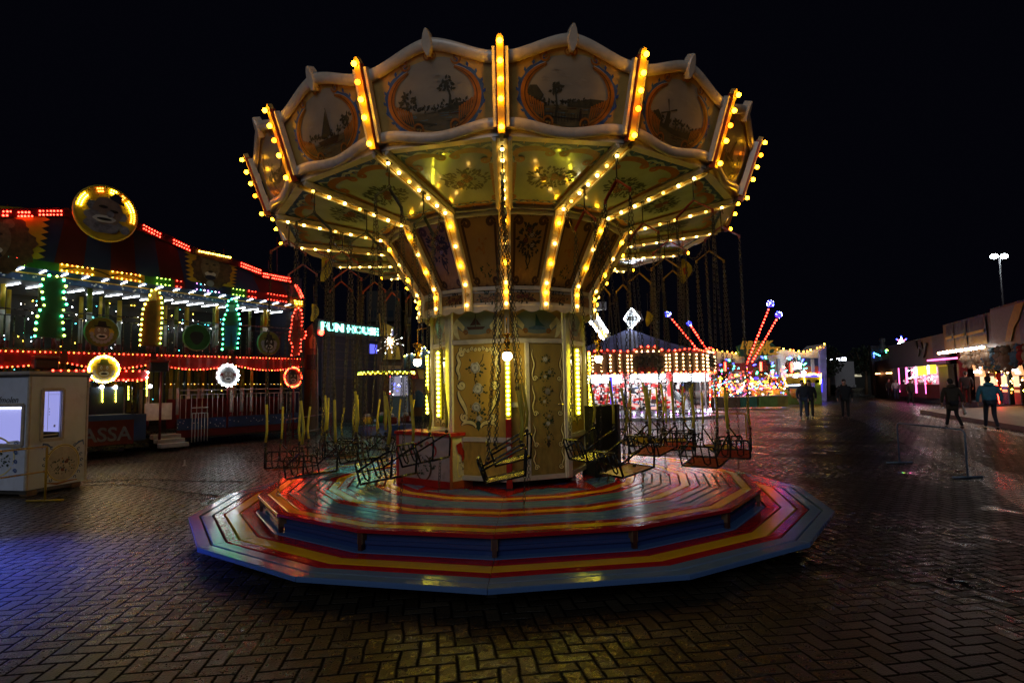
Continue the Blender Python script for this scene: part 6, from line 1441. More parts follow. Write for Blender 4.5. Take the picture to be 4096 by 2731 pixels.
# ---- ride with red LED masts and blue balls
Yq = 42; O = gnd(1660, 925) if False else V((at(1662, 900, Yq).x, Yq, 0)); t = thing('spider_ride', 'ride with four slanting masts of red lights topped by blue balls', 'ride', tuple(O)); q = lambda u, v, dy=0: at(u, v, Yq+dy)-O
for (u0, v0, u1, v1, u2, v2, d) in ((1534, 723, 1628, 835, 1640, 950, -2), (1583, 744, 1632, 818, 1640, 950, 1), (1769, 698, 1714, 835, 1716, 950, -2.5), (1788, 724, 1722, 838, 1726, 950, 0)):
    m = MB(); m.tube([q(u0, v0, d), q(u1, v1, d)], .07, 'fh_red', 6); mast = m.build('mast', t); lt = MB()
    led(lt, [q(u0, v0, d).lerp(q(u1, v1, d), .10)+V((0, -.1, 0)), q(u1, v1, d)+V((0, -.1, 0))], .235, .062, ['led_red'], 6, 4, .06); led(lt, [q(u1, v1, d)+V((0, -.1, 0)), q(u1+3, 945, d)+V((0, -.1, 0))], .3, .05, ['led_red', 'led_pink'], 5, 3, .2); lt.build('led_string', mast)
    m = MB(); r = .235 if u0 > 1700 else .19; m.ball(q(u0, v0-1, d), r, 'blue_panel', 12, 8); bl = m.build('blue_ball', mast); lt = MB()
    for k in range(16):
        a = random.uniform(0, 2*pi); z = random.uniform(-1, 1); s3 = sqrt(1-z*z); v_ = V((cos(a)*s3, -abs(sin(a)*s3), z)); lt.ball(q(u0, v0-1, d)+v_*r, .022 if k % 3 else .05, 'led_white' if k % 3 else 'led_blue', 5, 3)
    lt.build('led_cluster', bl)
m = MB(); m.lathe([(0, .9), (2.6, .8), (2.6, .5), (0, .5)], (0, 0, 0), 'fh_navy', 20); m.tube([(0, 0, 0), (0, 0, 2.6)], .35, 'dark_wall', 10); m.box((-.5, -1.4, at(1640, 845, Yq).z), (7.0, .5, .55), 'fh_red'); m.build('ride_base', t)
random.seed(5)
for k in range(7):                     # cars of the ride with coloured lamps
    a = k*.9; x = -3.6+k*1.25; m = MB(); m.lathe([(0, .55), (.35, .5), (.5, .8), (.48, 1.1), (.3, 1.0)], (x, -2.5+.5*sin(a), 0), random.choice(('fh_yellow', 'fh_gold', 'fh_pale', 'fh_blue')), 12); m.build('gondola', t)
lt = MB(); cs = ['led_red', 'led_orange', 'led_yellow', 'led_pink', 'led_cyan', 'led_blue', 'led_white', 'led_amber']
for k in range(420):
    u = random.uniform(1636, 1805); v = random.triangular(835, 945, 895); mk = random.choice(cs); lt.ball(q(u, v, random.uniform(-4, 0)), random.uniform(.015, .05), mk, 5, 3)
for k in range(30):
    p = q(random.uniform(1650, 1790), random.uniform(860, 925), random.uniform(-3.5, -1)); lt.ball(p, random.uniform(.08, .16), random.choice(('led_amber', 'menu_yellow', 'blue_panel', 'red_panel', 'menu_orange', 'pink_panel')), 7, 5, (1.4, 1, .7))
for k in range(34):
    u = random.uniform(1650, 1790); v = random.uniform(875, 925); a = random.uniform(-.9, .9); p = q(u, v, -3); led(lt, [p, p+V((.7*cos(a), 0, .7*sin(a)))], .09, .028, [random.choice(cs)], 5, 3)
tag(lt.build('coloured_lamp', t), kind='stuff')
for (u, v) in ((1690, 818), (1735, 815), (1745, 862), (1590, 880)): pass
for k in range(9):
    m = MB(); u = 1645+k*18; a = q(u, random.uniform(855, 880), -1.5); b = q(u+random.uniform(-22, 22), 935, -1.5); m.tube([a, b], .06, random.choice(('fh_blue', 'fh_yellow', 'rail_metal')), 6); m.build('ride_strut', t)
# wreaths with coloured LEDs
for (u, v, r) in ((1668, 842, 15), (1752, 842, 21), (1862-0, 838, 0)):
    if not r: continue
    m = MB(); lt = MB(); c = q(u, v, -3.5); rr = r/1350*(Yq-3.5)
    for k in range(90): a = random.uniform(0, 2*pi); d_ = rr*random.uniform(.5, .9); m.ball(c+V((d_*cos(a), random.uniform(-.1, .1), d_*sin(a))), .09, 'foliage_dark', 5, 3)
    p = m.build('wreath', t)
    for k in (0, 1, 2, 4, 5, 8, 10): a = -.5+k*.42+random.uniform(-.1, .1); lt.bar(c+V((rr*.9*cos(a), -.15, rr*.9*sin(a))), c+V((rr*1.15*cos(a+.15), -.15, rr*1.15*sin(a+.15))), .12, .05, ['led_cyan', 'led_green', 'led_blue'][k % 3])
    for k in range(4): lt.ball(c+V((-rr*.35, -.2, -.2+k*.14)), .09, 'led_red', 6, 4)
    lt.build('wreath_lights', p)
# ---- BREAK DANCE hall
Yb = 47; O = V((at(1640, 900, Yb).x, Yb, 0)); t = thing('break_dance_hall', 'long low ride hall with BREAK DANCE sign, flame paintings and bulb-edged roofline', 'ride hall', tuple(O)); q = lambda u, v, dy=0: at(u, v, Yb+dy)-O
rf = [(1600, 808), (1620, 806), (1650, 806), (1670, 810), (1700, 815), (1718, 812), (1758, 806), (1800, 803), (1830, 808), (1850, 810), (1868, 804), (1885, 799), (1897, 789)]
m = MB(); m.slab([q(1598, 930), q(1890, 925)]+[q(*p) for p in rf[::-1]], (0, 3, 0), 'fh_pale'); m.build('wall', t)
m = MB()
for (u0, u1, v0, v1) in ((1640, 1662, 836, 866), (1705, 1765, 832, 868), (1830, 1882, 822, 858)): m = MB(); m.add([q(u0, v1, -.1), q(u1, v1, -.1), q(u1, v0, -.1), q(u0, v0, -.1)], [(0, 1, 2, 3)], 'flame_paint', uvs=[(0, 0), (2, 0), (2, 1), (0, 1)]); m.build('flame_painting', t)
random.seed(9)
for i in range(11):
    u = 1608+i*26; m = MB(); m.box(q(u, 870, -.15)+V((0, 0, 0)), (.22, .2, 3.2), 'fh_grey'); m.build('pilaster', t)
lt = MB(); led(lt, [q(*p, -.3)+V((0, 0, .08)) for p in rf], .42, .075, ['led_amber', 'led_orange', 'led_yellow'], 6, 4, .4); led(lt, [q(1893, 800, -.3), q(1893, 860, -.3)], .6, .075, ['led_orange', 'led_yellow'], 6, 4, .3); led(lt, [q(1805, 862, -.3), q(1885, 858, -.3)], .6, .07, ['led_red', 'led_orange'], 6, 4, .3); lt.build('bulb_string', t)
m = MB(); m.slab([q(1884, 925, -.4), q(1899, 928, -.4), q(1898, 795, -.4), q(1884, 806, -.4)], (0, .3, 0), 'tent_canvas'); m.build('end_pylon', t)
m = MB(); m.slab([q(1700, 818, -.5), q(1775, 816, -.5), q(1781, 795, -.5), q(1768, 783, -.5), q(1712, 786, -.5), q(1693, 796, -.5)], (0, .3, 0), 'canvas_teal'); sb = m.build('sign_board', t)
text('sign_lettering', 'BREAK', .86, 'sign_gold_lit', sb, tuple((q(1700, 801, -.55))), ext=.05, shear=.35, off=.03, align='LEFT', sx=.95); text('sign_lettering', 'DANCE', .82, 'sign_gold_lit', sb, tuple(q(1711, 815, -.55)), ext=.05, shear=.35, off=.03, align='LEFT', sx=.95)
m = MB(); m.quad(q(1818, 872, -.6), q(1886, 870, -.6), q(1886, 858, -.6), q(1822, 860, -.6), 'blue_panel'); m.build('blue_canopy', t); m = MB(); m.quad(q(1880, 900, -.6), q(1889, 900, -.6), q(1889, 870, -.6), q(1880, 870, -.6), 'blue_panel'); m.build('blue_panel', t)
lt = MB()
for (u, v) in ((1828, 865), (1846, 855)): lt.ball(q(u, v, -.9), .16, 'led_white', 8, 6)
lt.build('white_lamp', t)
m = MB(); lt = MB(); c = q(1796, 836, -1)
c = q(1824, 843, -1.2); 
for k in range(90): a = random.uniform(0, 2*pi); d_ = .75*random.uniform(.4, .9); m.ball(c+V((d_*cos(a), 0, d_*sin(a))), .10, 'foliage_dark', 5, 3)
p = m.build('wreath', t)
for k in (0, 1, 2, 3, 5, 6, 9): a = -.3+k*.42+random.uniform(-.1, .1); lt.bar(c+V((.7*cos(a), -.15, .7*sin(a))), c+V((.92*cos(a+.12), -.15, .92*sin(a+.12))), .14, .05, ['led_cyan', 'led_green', 'led_blue'][k % 3])
for k in range(6): lt.ball(c+V((-.3, -.2, -.35+k*.12)), .10, 'led_red', 6, 4)
for k in range(34): lt.ball(c+V((random.uniform(-.1, .5), -.2, random.uniform(-.1, .4))), .03, 'led_white', 5, 3)
lt.build('wreath_lights', p)
# ---- small booth with amber-lit roof and green counters
Yc = 41; O = V((at(1845, 900, Yc).x, Yc, 0)); t = thing('green_ticket_booth', 'green ticket booth with amber zigzag lights along its roof edge', 'ticket booth', tuple(O)); q = lambda u, v, dy=0: at(u, v, Yc+dy)-O
x0, x1 = q(1798, 900).x, q(1886, 900).x; zr = q(1840, 873).z; m = MB(); m.box(((x0+x1)/2, 1, zr+.0), (x1-x0+.1, 2.1, .42), 'canvas_olive')
for x in (x0+.06, (x0*.45+x1*.55), x1-.2): m.box((x, 0, zr/2), (.12 if x < x1-.3 else .4, .1, zr), 'canvas_green')
m.box(((x0+x1)/2, 1, .45), (x1-x0, 2, .9), 'canvas_green'); m.quad((x0, 1.9, 0), (x1, 1.9, 0), (x1, 1.9, zr), (x0, 1.9, zr), 'dark_wall'); m.build('body', t)
m = MB(); m.quad((x0+.1, .3, .95), (x1-.5, .3, .95), (x1-.5, .3, zr-.25), (x0+.1, .3, zr-.25), 'glass_dark'); m.bar((x0+.3, .2, zr-.35), ((x0+x1)/2, .2, zr-.33), .05, .05, 'strip_white'); m.build('window_pane', t)
lt = MB(); zz = zr+.28
for a_, b_ in (((x0, 0), (x0+.25, -.6)), ((x0+.25, .15), (x0+1.1, .28)), ((x0+1.1, .2), (x0+1.4, .1)), ((x0+1.45, .15), (x0+2.0, .3)), ((x1-.9, .15), (x1-.5, .28)), ((x1-.5, .28), (x1-.1, .1)), ((x1, .25), (x1-.12, -.45)), ((x0+1.45, .2), (x0+1.5, -.4))): led(lt, [(a_[0], -.15, zz+a_[1]-.1), (b_[0], -.15, zz+b_[1]-.1)], .07, .045, ['led_amber', 'led_yellow'], 6, 4)
lt.build('light_edge', t)
for i, (u0, u1, vt, vb, mk, lab) in enumerate(((1742, 1809, 909, 934, 'canvas_green', 'long counter covered in green canvas before the coloured lights'), (1700, 1738, 912, 935, 'canvas_teal', 'short counter covered in teal canvas left of the long green one'), (1640, 1698, 912, 936, 'wood_panel', 'brown wooden counter beside the pavilion'))):
    Yg = 36.5; O = V((at((u0+u1)/2, 900, Yg).x, Yg, 0)); tt = thing('counter', lab, 'counter', tuple(O)); w_ = at(u1, 900, Yg).x-at(u0, 900, Yg).x; h_ = .72*(1 if i == 0 else .95)
    m = MB(); n_ = 14
    for k in range(n_): x = -w_/2+w_*k/n_; m.add([(x, -.02*sin(k*2), 0.05), (x+w_/n_, -.02*sin(k*2+2), .05), (x+w_/n_, 0, h_), (x, 0, h_)], [(0, 1, 2, 3)], mk if k < n_*.6 or i else 'canvas_olive', True)
    m.quad((w_/2, 0, .05), (w_/2, 1, .05), (w_/2, 1, h_), (w_/2, 0, h_), mk); m.quad((-w_/2, 1, .05), (-w_/2, 0, .05), (-w_/2, 0, h_), (-w_/2, 1, h_), mk); m.build('canvas_front', tt); m = MB(); m.box((0, .5, h_+.02), (w_+.06, 1.06, .04), 'fh_grey'); m.build('counter_top', tt)
# ---- dark lorry, trees, far lights
Yl = 62; O = V((at(1940, 900, Yl).x, Yl, 0)); t = thing('lorry', 'pale box lorry parked in the dark at the end of the lane', 'lorry', tuple(O)); q = lambda u, v: at(u, v, Yl)-O
x0, x1 = q(1920, 900).x, q(1966, 900).x; m = MB(); m.box(((x0+x1)/2, 3, 2.3), (x1-x0, 6, 2.5), 'truck_white', None, .05); m.build('box_body', t); m = MB(); m.box(((x0+x1)/2, 3, .85), (x1-x0-.1, 6, .3), 'black'); m.box(((x0+x1)/2, -.05, .95), (x1-x0, .1, .25), 'fh_grey'); m.build('chassis', t)
for s_ in (x0+.3, x1-.3): m = MB(); m.lathe([(.1, -.15), (.48, -.15), (.5, 0), (.48, .15), (.1, .15)], (s_, .9, .5), 'black', 16, Matrix.Rotation(pi/2, 3, 'Y')); m.build('wheel', t)
m = MB()
for s_ in (x0+.25, x1-.25): m.ball((s_, -.12, .95), .06, 'fh_red', 6, 4)
m.build('tail_light', t)
def leafy(name, label, u, Yt, h, r, grp):
    x = at(u, 900, Yt).x; t = thing(name, label, 'tree', (x, Yt, 0), 0, grp); m = MB(); m.tube([(0, 0, 0), (.1, 0, h*.35), (0, .1, h*.6)], [.18, .13, .08], 'timber', 8)
    for k in range(7): a = k*.9; m.tube([(0, 0, h*(.35+.03*k)), (r*.5*cos(a), r*.5*sin(a), h*.7), (r*.7*cos(a), r*.7*sin(a), h*.85)], [.06, .04, .015], 'timber', 5)
    m.build('trunk', t); m = MB()
    for k in range(1100):
        v_ = V((random.gauss(0, 1), random.gauss(0, 1), random.gauss(0, 1))).normalized()*random.random()**.4; c_ = V((v_.x*r, v_.y*r, h*.68+v_.z*h*.32)); a = V((random.gauss(0, 1), random.gauss(0, 1), random.gauss(0, 1))).normalized()*.16; b = a.cross(V((.2, .5, 1))).normalized()*.09; m.add([c_-a, c_+b, c_+a, c_-b], [(0, 1, 2, 3)], 'foliage_dark')
    m.build('crown', t)
leafy('street_tree', 'small dark leafy tree left of the parked lorry', 1903, 60, 5.2, 1.6, 'trees at the end of the lane'); leafy('street_tree', 'small dark leafy tree right of the parked lorry', 1990, 64, 5.4, 1.9, 'trees at the end of the lane')
O = at(1915, 826, 70); t = thing('roof_sign', 'distant bright white strip sign glowing above the dark hall roofs', 'sign', tuple(O)); m = MB()
for k in range(9): m.box((-1.3+k*.33, 0, .06*k/9), (.24, .1, .38 if k % 3 else .25), 'strip_white')
m.build('lit_strip', t); m = MB(); m.box((0, .2, -.1), (3.4, .1, .8), 'fascia_dark'); m.build('backing', t)
O = V((at(1990, 880, 110).x, 110, 0)); t = thing('far_building', 'low distant building with a row of dim lit windows behind the lane', 'building', tuple(O)); m = MB(); m.box((2, 5, 2.8), (52, 10, 5.6), 'tower'); m.build('wall', t)
for k in range(12): m = MB(); m.box((-16+k*3.4+random.random(), -.1, 3.9 if k % 2 else 2.3), (random.uniform(1, 2.6), .1, .4), 'far_window' if k % 3 else 'far_window_blue'); m.build('window', t)
# ---- bowling pin shaped sign, star and LED tubes
Ys = 52; O = V((at(2028, 900, Ys).x, Ys, 0)); t = thing('skittle_sign', 'tall white skittle figure on a pole with green and blue light tubes', 'sign', tuple(O)); q = lambda u, v: at(u, v, Ys)-O
b = q(2028, 812); m = MB(); hs = (q(2028, 776).z-b.z); m.lathe([(0, hs), (hs*.16, hs*.97), (hs*.2, hs*.85), (hs*.13, hs*.66), (hs*.17, hs*.5), (hs*.26, hs*.28), (hs*.2, .05), (0, 0)], (b.x, 0, b.z), 'fascia_grey', 14); m.build('skittle', t); m = MB(); m.tube([(0, 0, 0), (0, 0, b.z)], .12, 'fascia_dark', 8); m.box((0, .2, 2.4), (1.6, .3, 4.4), 'fascia_dark'); m.build('pole', t)
lt = MB()
for pts_, mk in ((((2002, 811), (2003, 822)), 'led_blue'), (((2003, 811), (2016, 817)), 'led_cyan'), (((2028, 803), (2031, 811)), 'led_green'), (((2029, 803), (2041, 807)), 'led_lime'), (((2038, 838), (2041, 848), (2046, 856)), 'led_lime')): led(lt, [q(*p)+V((0, -.3, 0)) for p in pts_], .09, .05, [mk], 5, 3)
lt.build('light_tube', t)
Ys = 46; O = at(2071, 785, Ys); t = thing('christmas_star', 'small glowing white and red star above the stall roofs', 'star', tuple(O)); lt = MB()
for k in range(6):
    a = pi/2+k*pi/3; tip = V((.42*cos(a), 0, .42*sin(a))); l_ = V((.16*cos(a-pi/6), 0, .16*sin(a-pi/6))); r_ = V((.16*cos(a+pi/6), 0, .16*sin(a+pi/6))); lt.slab([l_, tip, r_, V((0, 0, 0))], (0, .05, 0), 'led_pink' if k % 2 else 'led_white'); lt.ball(tip, .06, 'led_blue', 5, 3)
lt.ball((0, -.05, 0), .15, 'neon_white', 8, 6); lt.build('star_body', t); m = MB(); m.tube([(0, 0, -.3), (0, 0, 0)], .02, 'steel_white'); m.tube([(0, .0, -.3), (0, 0, -O.z)], .03, 'fascia_dark', 5); m.build('star_pole', t)
# ---- street lamp
Yp = 48; b = V((at(2316, 850, Yp).x, Yp, 0)); top_ = at(2297, 588, Yp)
t = thing('street_lamp', 'tall street lamp with two bright white heads against the black sky', 'street lamp', tuple(b)); tz = top_.z
m = MB(); m.tube([(0, 0, 0), (0, 0, tz-.2)], [.12, .06], 'fascia_dark', 8); m.bar((-.6, 0, tz-.1), (.6, 0, tz-.1), .08, .06, 'fascia_grey'); m.build('pole', t)
for s_ in (-1, 1): m = MB(); m.lathe([(.05, .14), (.24, .05), (.26, -.02)], (s_*.42, 0, tz), 'fascia_grey', 12); hd = m.build('lamp_head', t); m = MB(); m.ball((s_*.42, 0, tz-.03), .27, 'street_lamp', 12, 8, (1, 1, .75)); m.build('lamp_glass', hd)
# ================================================================== STALL ROW ON THE RIGHT
ga, gb_ = gnd(2352, 991), gnd(2114, 949)
ra = atan2(ga.y-gb_.y, ga.x-gb_.x)     # x runs from far to near (left to right in the photograph), y goes away to the right
SF = Frame(gb_, ra)
t = thing('walkway_ramp', 'low wooden walkway ramp in front of the stalls', 'ramp', tuple(gb_), ra); LR = (ga-gb_).length+2.5; m = MB(); m.slab([(0, 0, .0), (LR, 0, .0), (LR, 0, .16), (.0, 0, .16)], (0, .06, 0), 'black'); m.add([(0, 0, .16), (LR, 0, .16), (LR, 3.9, .34), (0, 3.9, .34)], [(0, 1, 2, 3)], 'ramp_board'); m.quad((0, 0, 0), (0, 3.9, 0), (0, 3.9, .34), (0, 0, .16), 'black'); m.build('boards', t)
yS = 3.9
sx = lambda u, y=yS: SF.px(u, 900, y).x
def stall(name, label, x0, x1, ztop, zbot, mats, y=yS, depth=5):
    o = SF.M@V((x1, y, 0)); t = thing(name, label, 'stall', tuple(o), ra); w_ = x1-x0
    m = MB(); n = len(mats); 
    for i, mk in enumerate(mats): a, b = -w_+w_*i/n, -w_+w_*(i+1)/n; m.slab([(a, -1.0, zbot), (b, -1.0, zbot), (b, -1.02, ztop), (a, -1.02, ztop)], (0, .2, 0), mk)
    m.build('fascia', t); m = MB(); m.quad((-w_, -1, ztop), (0, -1, ztop), (0, depth, ztop-.3), (-w_, depth, ztop-.3), 'fascia_dark'); m.quad((-w_, -1, zbot), (0, -1, zbot), (0, depth, zbot), (-w_, depth, zbot), 'fascia_dark'); m.quad((-w_, depth, 0), (0, depth, 0), (0, depth, ztop), (-w_, depth, ztop), 'fascia_dark'); m.build('roof', t)
    m = MB(); m.quad((-w_, .5, 0), (-w_, depth, 0), (-w_, depth, ztop), (-w_, .5, ztop), 'fascia_dark'); m.quad((0, .5, 0), (0, depth, 0), (0, depth, ztop), (0, .5, ztop), 'fascia_dark'); m.box((-w_/2, depth/2, .17), (w_, depth, .34), 'fascia_dark'); m.build('wall', t)
    return t, w_
# heights at the fascia plane
Zf = lambda u, v, y=yS-1.1: SF.px(u, v, y)
xa, xb, xc, xd = Zf(2040, 850).x, Zf(2075, 830).x, Zf(2165, 800).x, Zf(2272, 750).x
xe_ = Zf(2352, 750).x+3.5
ztA = Zf(2262, 712).z; zbA = Zf(2262, 797).z
# candy stall (far part)
t, w_ = stall('candy_stall', 'grey-fronted stall with dark letter and pink-lit display cases beneath', xa, xc, Zf(2135, 772).z, Zf(2135, 838).z, ['fascia_grey', 'fascia_grey', 'fascia_grey', 'fascia_grey', 'fascia_gold', 'fascia_dark'])
wp = Zf(2114, 818); m = text('letter', 'W', 1.25, 'ink', t, (wp.x-xc, -1.08, wp.z), ext=.03, off=.05, sx=1.9); m.rotation_euler = (pi/2, .12, 0)
xx = lambda u, y=yS: SF.px(u, 900, y).x-xc
a, b = sx(2085)-xc, sx(2150)-xc
for k in range(3):
    m = MB(); s0, s1 = a+(b-a)*k/3, a+(b-a)*(k+1)/3-.15; z0 = .34
    m.box(((s0+s1)/2, -.1, z0+.45), (s1-s0, .8, .9), 'fascia_red'); cs_ = m.build('display_case', t); m = MB(); m.box(((s0+s1)/2, -.1, 2.55), (s1-s0, .8, .12), 'steel_white'); m.build('case_top', cs_)
    m = MB(); m.quad((s0, .28, z0+.9), (s1, .28, z0+.9), (s1, .28, 2.5), (s0, .28, 2.5), 'pink_panel'); m.build('back_panel', cs_)
    lt = MB()
    for x in (s0+.03, s1-.03): lt.tube([(x, -.5, z0+.3), (x, -.5, 2.5)], .035, 'led_pink', 6)
    for q_ in range(16): lt.ball((random.uniform(s0, s1), .1, random.uniform(1.3, 2.4)), .04, 'led_white', 5, 3)
    lt.build('neon_tube', cs_)
    m = MB()
    for q_ in range(22): m.ball((random.uniform(s0+.1, s1-.1), random.uniform(-.3, .1), random.uniform(1.25, 1.6)), .09, random.choice(('goods_white_lit', 'plush_cream', 'goods_red_lit')), 6, 4)
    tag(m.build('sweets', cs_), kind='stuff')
for k, (u0, u1) in enumerate(((2109, 2130), (2137, 2152))):
    m = MB(); x0, x1 = sx(u0, yS-.9)-xc, sx(u1, yS-.9)-xc; z0, z1 = SF.px(u0, 862 if k == 0 else 858, yS-.9).z, SF.px(u0, 842 if k == 0 else 838, yS-.9).z; m.box(((x0+x1)/2, -.9, (z0+z1)/2), (x1-x0, .1, z1-z0), 'menu_yellow'); mb_ = m.build('menu_board', t); m = MB(); m.box((x0+.12, -.96, (z0+z1)/2), (.24, .03, z1-z0), 'shop_white'); m.build('white_panel', mb_)
# prize stall (near part) with plush toys hanging under the fascia
t, w_ = stall('prize_stall', 'prize stall with dark blue fascia, bulb rows and plush toys hanging under the roof', xc, xd, ztA*.97, zbA*.99, ['fascia_gold', 'fascia_dark', 'fascia_gold', 'fascia_blue', 'fascia_dark', 'fascia_blue', 'fascia_grey'])
for a_, b_ in ((.10, .27), (.30, .55), (.58, .93)):
    m = MB(); x0, x1 = -w_+w_*a_, -w_+w_*b_; m.add([V((x0, -1.03, zbA+.15)), V((x1, -1.03, zbA+.15)), V((x1, -1.045, ztA-.25)), V((x0, -1.045, ztA-.25))], [(0, 1, 2, 3)], 'night_paint', uvs=[(0, 0), (2, 0), (2, 1), (0, 1)]); o_ = m.build('fascia_painting', t); o_.location.y = -.03
    m = MB(); m.bar((x0+.1, -1.14, zbA+.75), (x1-.1, -1.14, zbA+.78), .03, .12, 'fh_gold'); m.build('gold_lettering', t)
lt = MB(); led(lt, [(-w_, -1.3, zbA-.02), (0, -1.3, zbA-.02)], .22, .07, ['led_warm', 'led_white', 'led_warm'], 6, 4, .2); lt.build('bulb_row', t)
lt = MB(); lt.bar((-w_-2.5, -1.2, zbA-.35), (-w_+2.5, -1.2, zbA-.38), .08, .08, 'led_pink'); lt.build('neon_tube', t)
random.seed(3)
cols_ = ['plush_cream', 'plush_cream', 'plush_brown', 'plush_cream', 'plush_blue', 'plush_red', 'plush_cream']
for k in range(22):
    x = -w_*.62+(w_*.62+3.4)*k/21; r = random.uniform(.20, .30); z = zbA-.55+random.uniform(-.25, .12); mk = random.choice(cols_); m = MB(); y = -.9+random.uniform(-.15, .3)
    m.ball((0, 0, 0), r, mk, 10, 7, (1, .9, 1.15)); m.ball((0, -.02, r*1.35), r*.72, mk, 10, 7)
    for s_ in (-1, 1): m.ball((s_*r*.5, 0, r*1.95), r*.26, mk, 7, 5); m.tube([(s_*r*.7, 0, r*.5), (s_*r*1.3, -.08, .0)], [r*.3, r*.25], mk, 7); m.tube([(s_*r*.4, 0, -r*.8), (s_*r*.6, -.1, -r*1.5)], [r*.36, r*.3], mk, 7)
    m.ball((0, -r*.62, r*1.25), r*.26, 'plush_cream', 7, 5); m.ball((0, -r*.9, r*1.32), r*.08, 'black', 5, 4)
    o = m.build('plush_toy'); o.location = SF.M@V((xc+w_+x, yS+y, z)); o.rotation_euler = (0, random.uniform(-.4, .4), ra+random.uniform(-.4, .4)); tag(o, 'plush toy hanging in the long row under the prize stall roof', 'soft toy', 'plush toys hanging from the stall roof')
    o['label'] = {'plush_cream': 'cream', 'plush_brown': 'brown', 'plush_blue': 'blue', 'plush_red': 'red'}[mk]+' plush teddy hanging among the row of soft toys under the prize stall roof'
m = MB(); x0, x1 = sx(2220)-xd, sx(2228)-xd; m.box(((x0+x1)/2, -.2, 1.9), (.3, .4, 3.2), 'fascia_red'); m.build('red_column', t)
m = MB(); x0, x1 = sx(2190)-xd, sx(2217)-xd; m.quad((x0, 1.5, .6), (x1, 1.5, .6), (x1, 1.5, 2.6), (x0, 1.5, 2.6), 'window_dim'); m.build('lit_back', t)
m = MB()
for q_ in range(4): m.bar((x0, 1.3, 1.0+q_*.42), (x1, 1.3, 1.0+q_*.42), .3, .04, 'strip_white' if q_ in (2,) else 'fh_grey')
m.build('shelf', t); m = MB(); 
for q_ in range(40): m.box((random.uniform(x0, x1), 1.2, 1.1+.42*random.randint(0, 3)), (.12, .1, .18), random.choice(('goods_white_lit', 'goods_dark', 'goods_red_lit', 'goods_blue')))
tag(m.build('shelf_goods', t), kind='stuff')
m = MB(); x0, x1 = sx(2165)-xd, sx(2188)-xd; m.box(((x0+x1)/2, .0, 1.4), (x1-x0, .3, 2.1), 'wood_panel'); m.box(((x0+x1)/2, -.17, 2.6), (x1-x0, .06, .5), 'fh_gold'); m.build('wooden_panel', t)
# arcade stall at the right edge
t, w_ = stall('arcade_stall', 'arcade stall with white, gold and blue zigzag fascia at the right edge', xd, xe_, ztA*1.0, zbA*.98, ['fascia_grey', 'fascia_gold', 'fascia_blue', 'fascia_blue', 'fascia_blue'])
m = MB(); L0 = -w_
zl, zh_ = zbA+.1, ztA-.1; zm = (zl+zh_)/2; m.slab([(L0+.05, -1.05, zl), (L0+1.4, -1.05, zl), (L0+1.9, -1.05, zm), (L0+2.7, -1.05, zh_), (L0+.05, -1.05, zh_)], (0, .02, 0), 'kassa_grey'); m.slab([(L0+1.4, -1.06, zl), (L0+2.0, -1.06, zl), (L0+2.4, -1.06, zm-.2), (L0+2.9, -1.06, zm+.1), (L0+3.5, -1.06, zh_), (L0+2.7, -1.06, zh_), (L0+1.9, -1.06, zm)], (0, .02, 0), 'fh_gold'); m.build('zigzag_painting', t)
m = MB(); x0, x1 = sx(2231)-xe_, sx(2262)-xe_; m.slab([(x0, .2, .34), (x1, .2, .34), (x1, .2, zbA), (x0, .2, zbA)], (0, .3, 0), 'brick_front'); m.build('side_wall', t)
for k, (u0, u1, v0, v1) in enumerate(((2240, 2263, 838, 864), (2300+25, 2352, 835, 862))):
    x0, x1 = sx(u0, yS-.7)-xe_, sx(u1, yS-.7)-xe_; z0, z1 = SF.px(u0, v1, yS-.7).z, SF.px(u0, v0, yS-.7).z; m = MB(); m.slab([(x0+.15, -.7, z0), (x1, -.7, z0), (x1-.1, -.75, z1), (x0, -.75, z1)], (0, .08, 0), 'menu_orange'); mb_ = m.build('screen', t); m = MB()
    for q_ in range(4): m.box((random.uniform(x0+.3, x1-.2), -.76, random.uniform(z0+.1, z1-.1)), (.3, .02, .08), 'shop_white')
    m.build('screen_graphic', mb_)
for k, u in enumerate((2262, 2285, 2312, 2340, 2366)):
    x = sx(u)-xe_; m = MB(); m.box((x, .35, 1.1), (.75, .8, 1.55), ('fascia_dark', 'fascia_red', 'glass_dark', 'fascia_dark', 'fascia_red')[k], None, .04); mc = m.build('arcade_machine', t); m = MB(); m.box((x, -.06, 1.45), (.55, .03, .5), 'arcade'); m.box((x, -.06, 1.0), (.5, .03, .12), 'menu_orange'); m.build('machine_screen', mc)
lt = MB()
for q_ in range(60): lt.ball((random.uniform(sx(2262)-xe_, sx(2375)-xe_), -.2+random.random()*.3, random.uniform(.9, 2.4)), random.uniform(.02, .05), random.choice(('led_warm', 'led_white', 'led_warm', 'led_orange', 'led_yellow')), 5, 3)
tag(lt.build('arcade_lights', t), kind='stuff')
lt = MB(); lt.tube([(sx(2313)-xe_, -.3, .4), (sx(2309)-xe_, -.35, 1.6)], .045, 'led_red', 6); lt.tube([(sx(2309)-xe_, -.35, 1.6), (sx(2306)-xe_, -.35, 2.9)], .04, 'fh_gold', 6); lt.build('neon_tube', t)
m = MB(); m.quad((sx(2262)-xe_, 2.2, .4), (sx(2390)-xe_, 2.2, .4), (sx(2390)-xe_, 2.2, 2.8), (sx(2262)-xe_, 2.2, 2.8), 'pink_panel' if False else 'dark_wall'); m.build('back_wall', t)
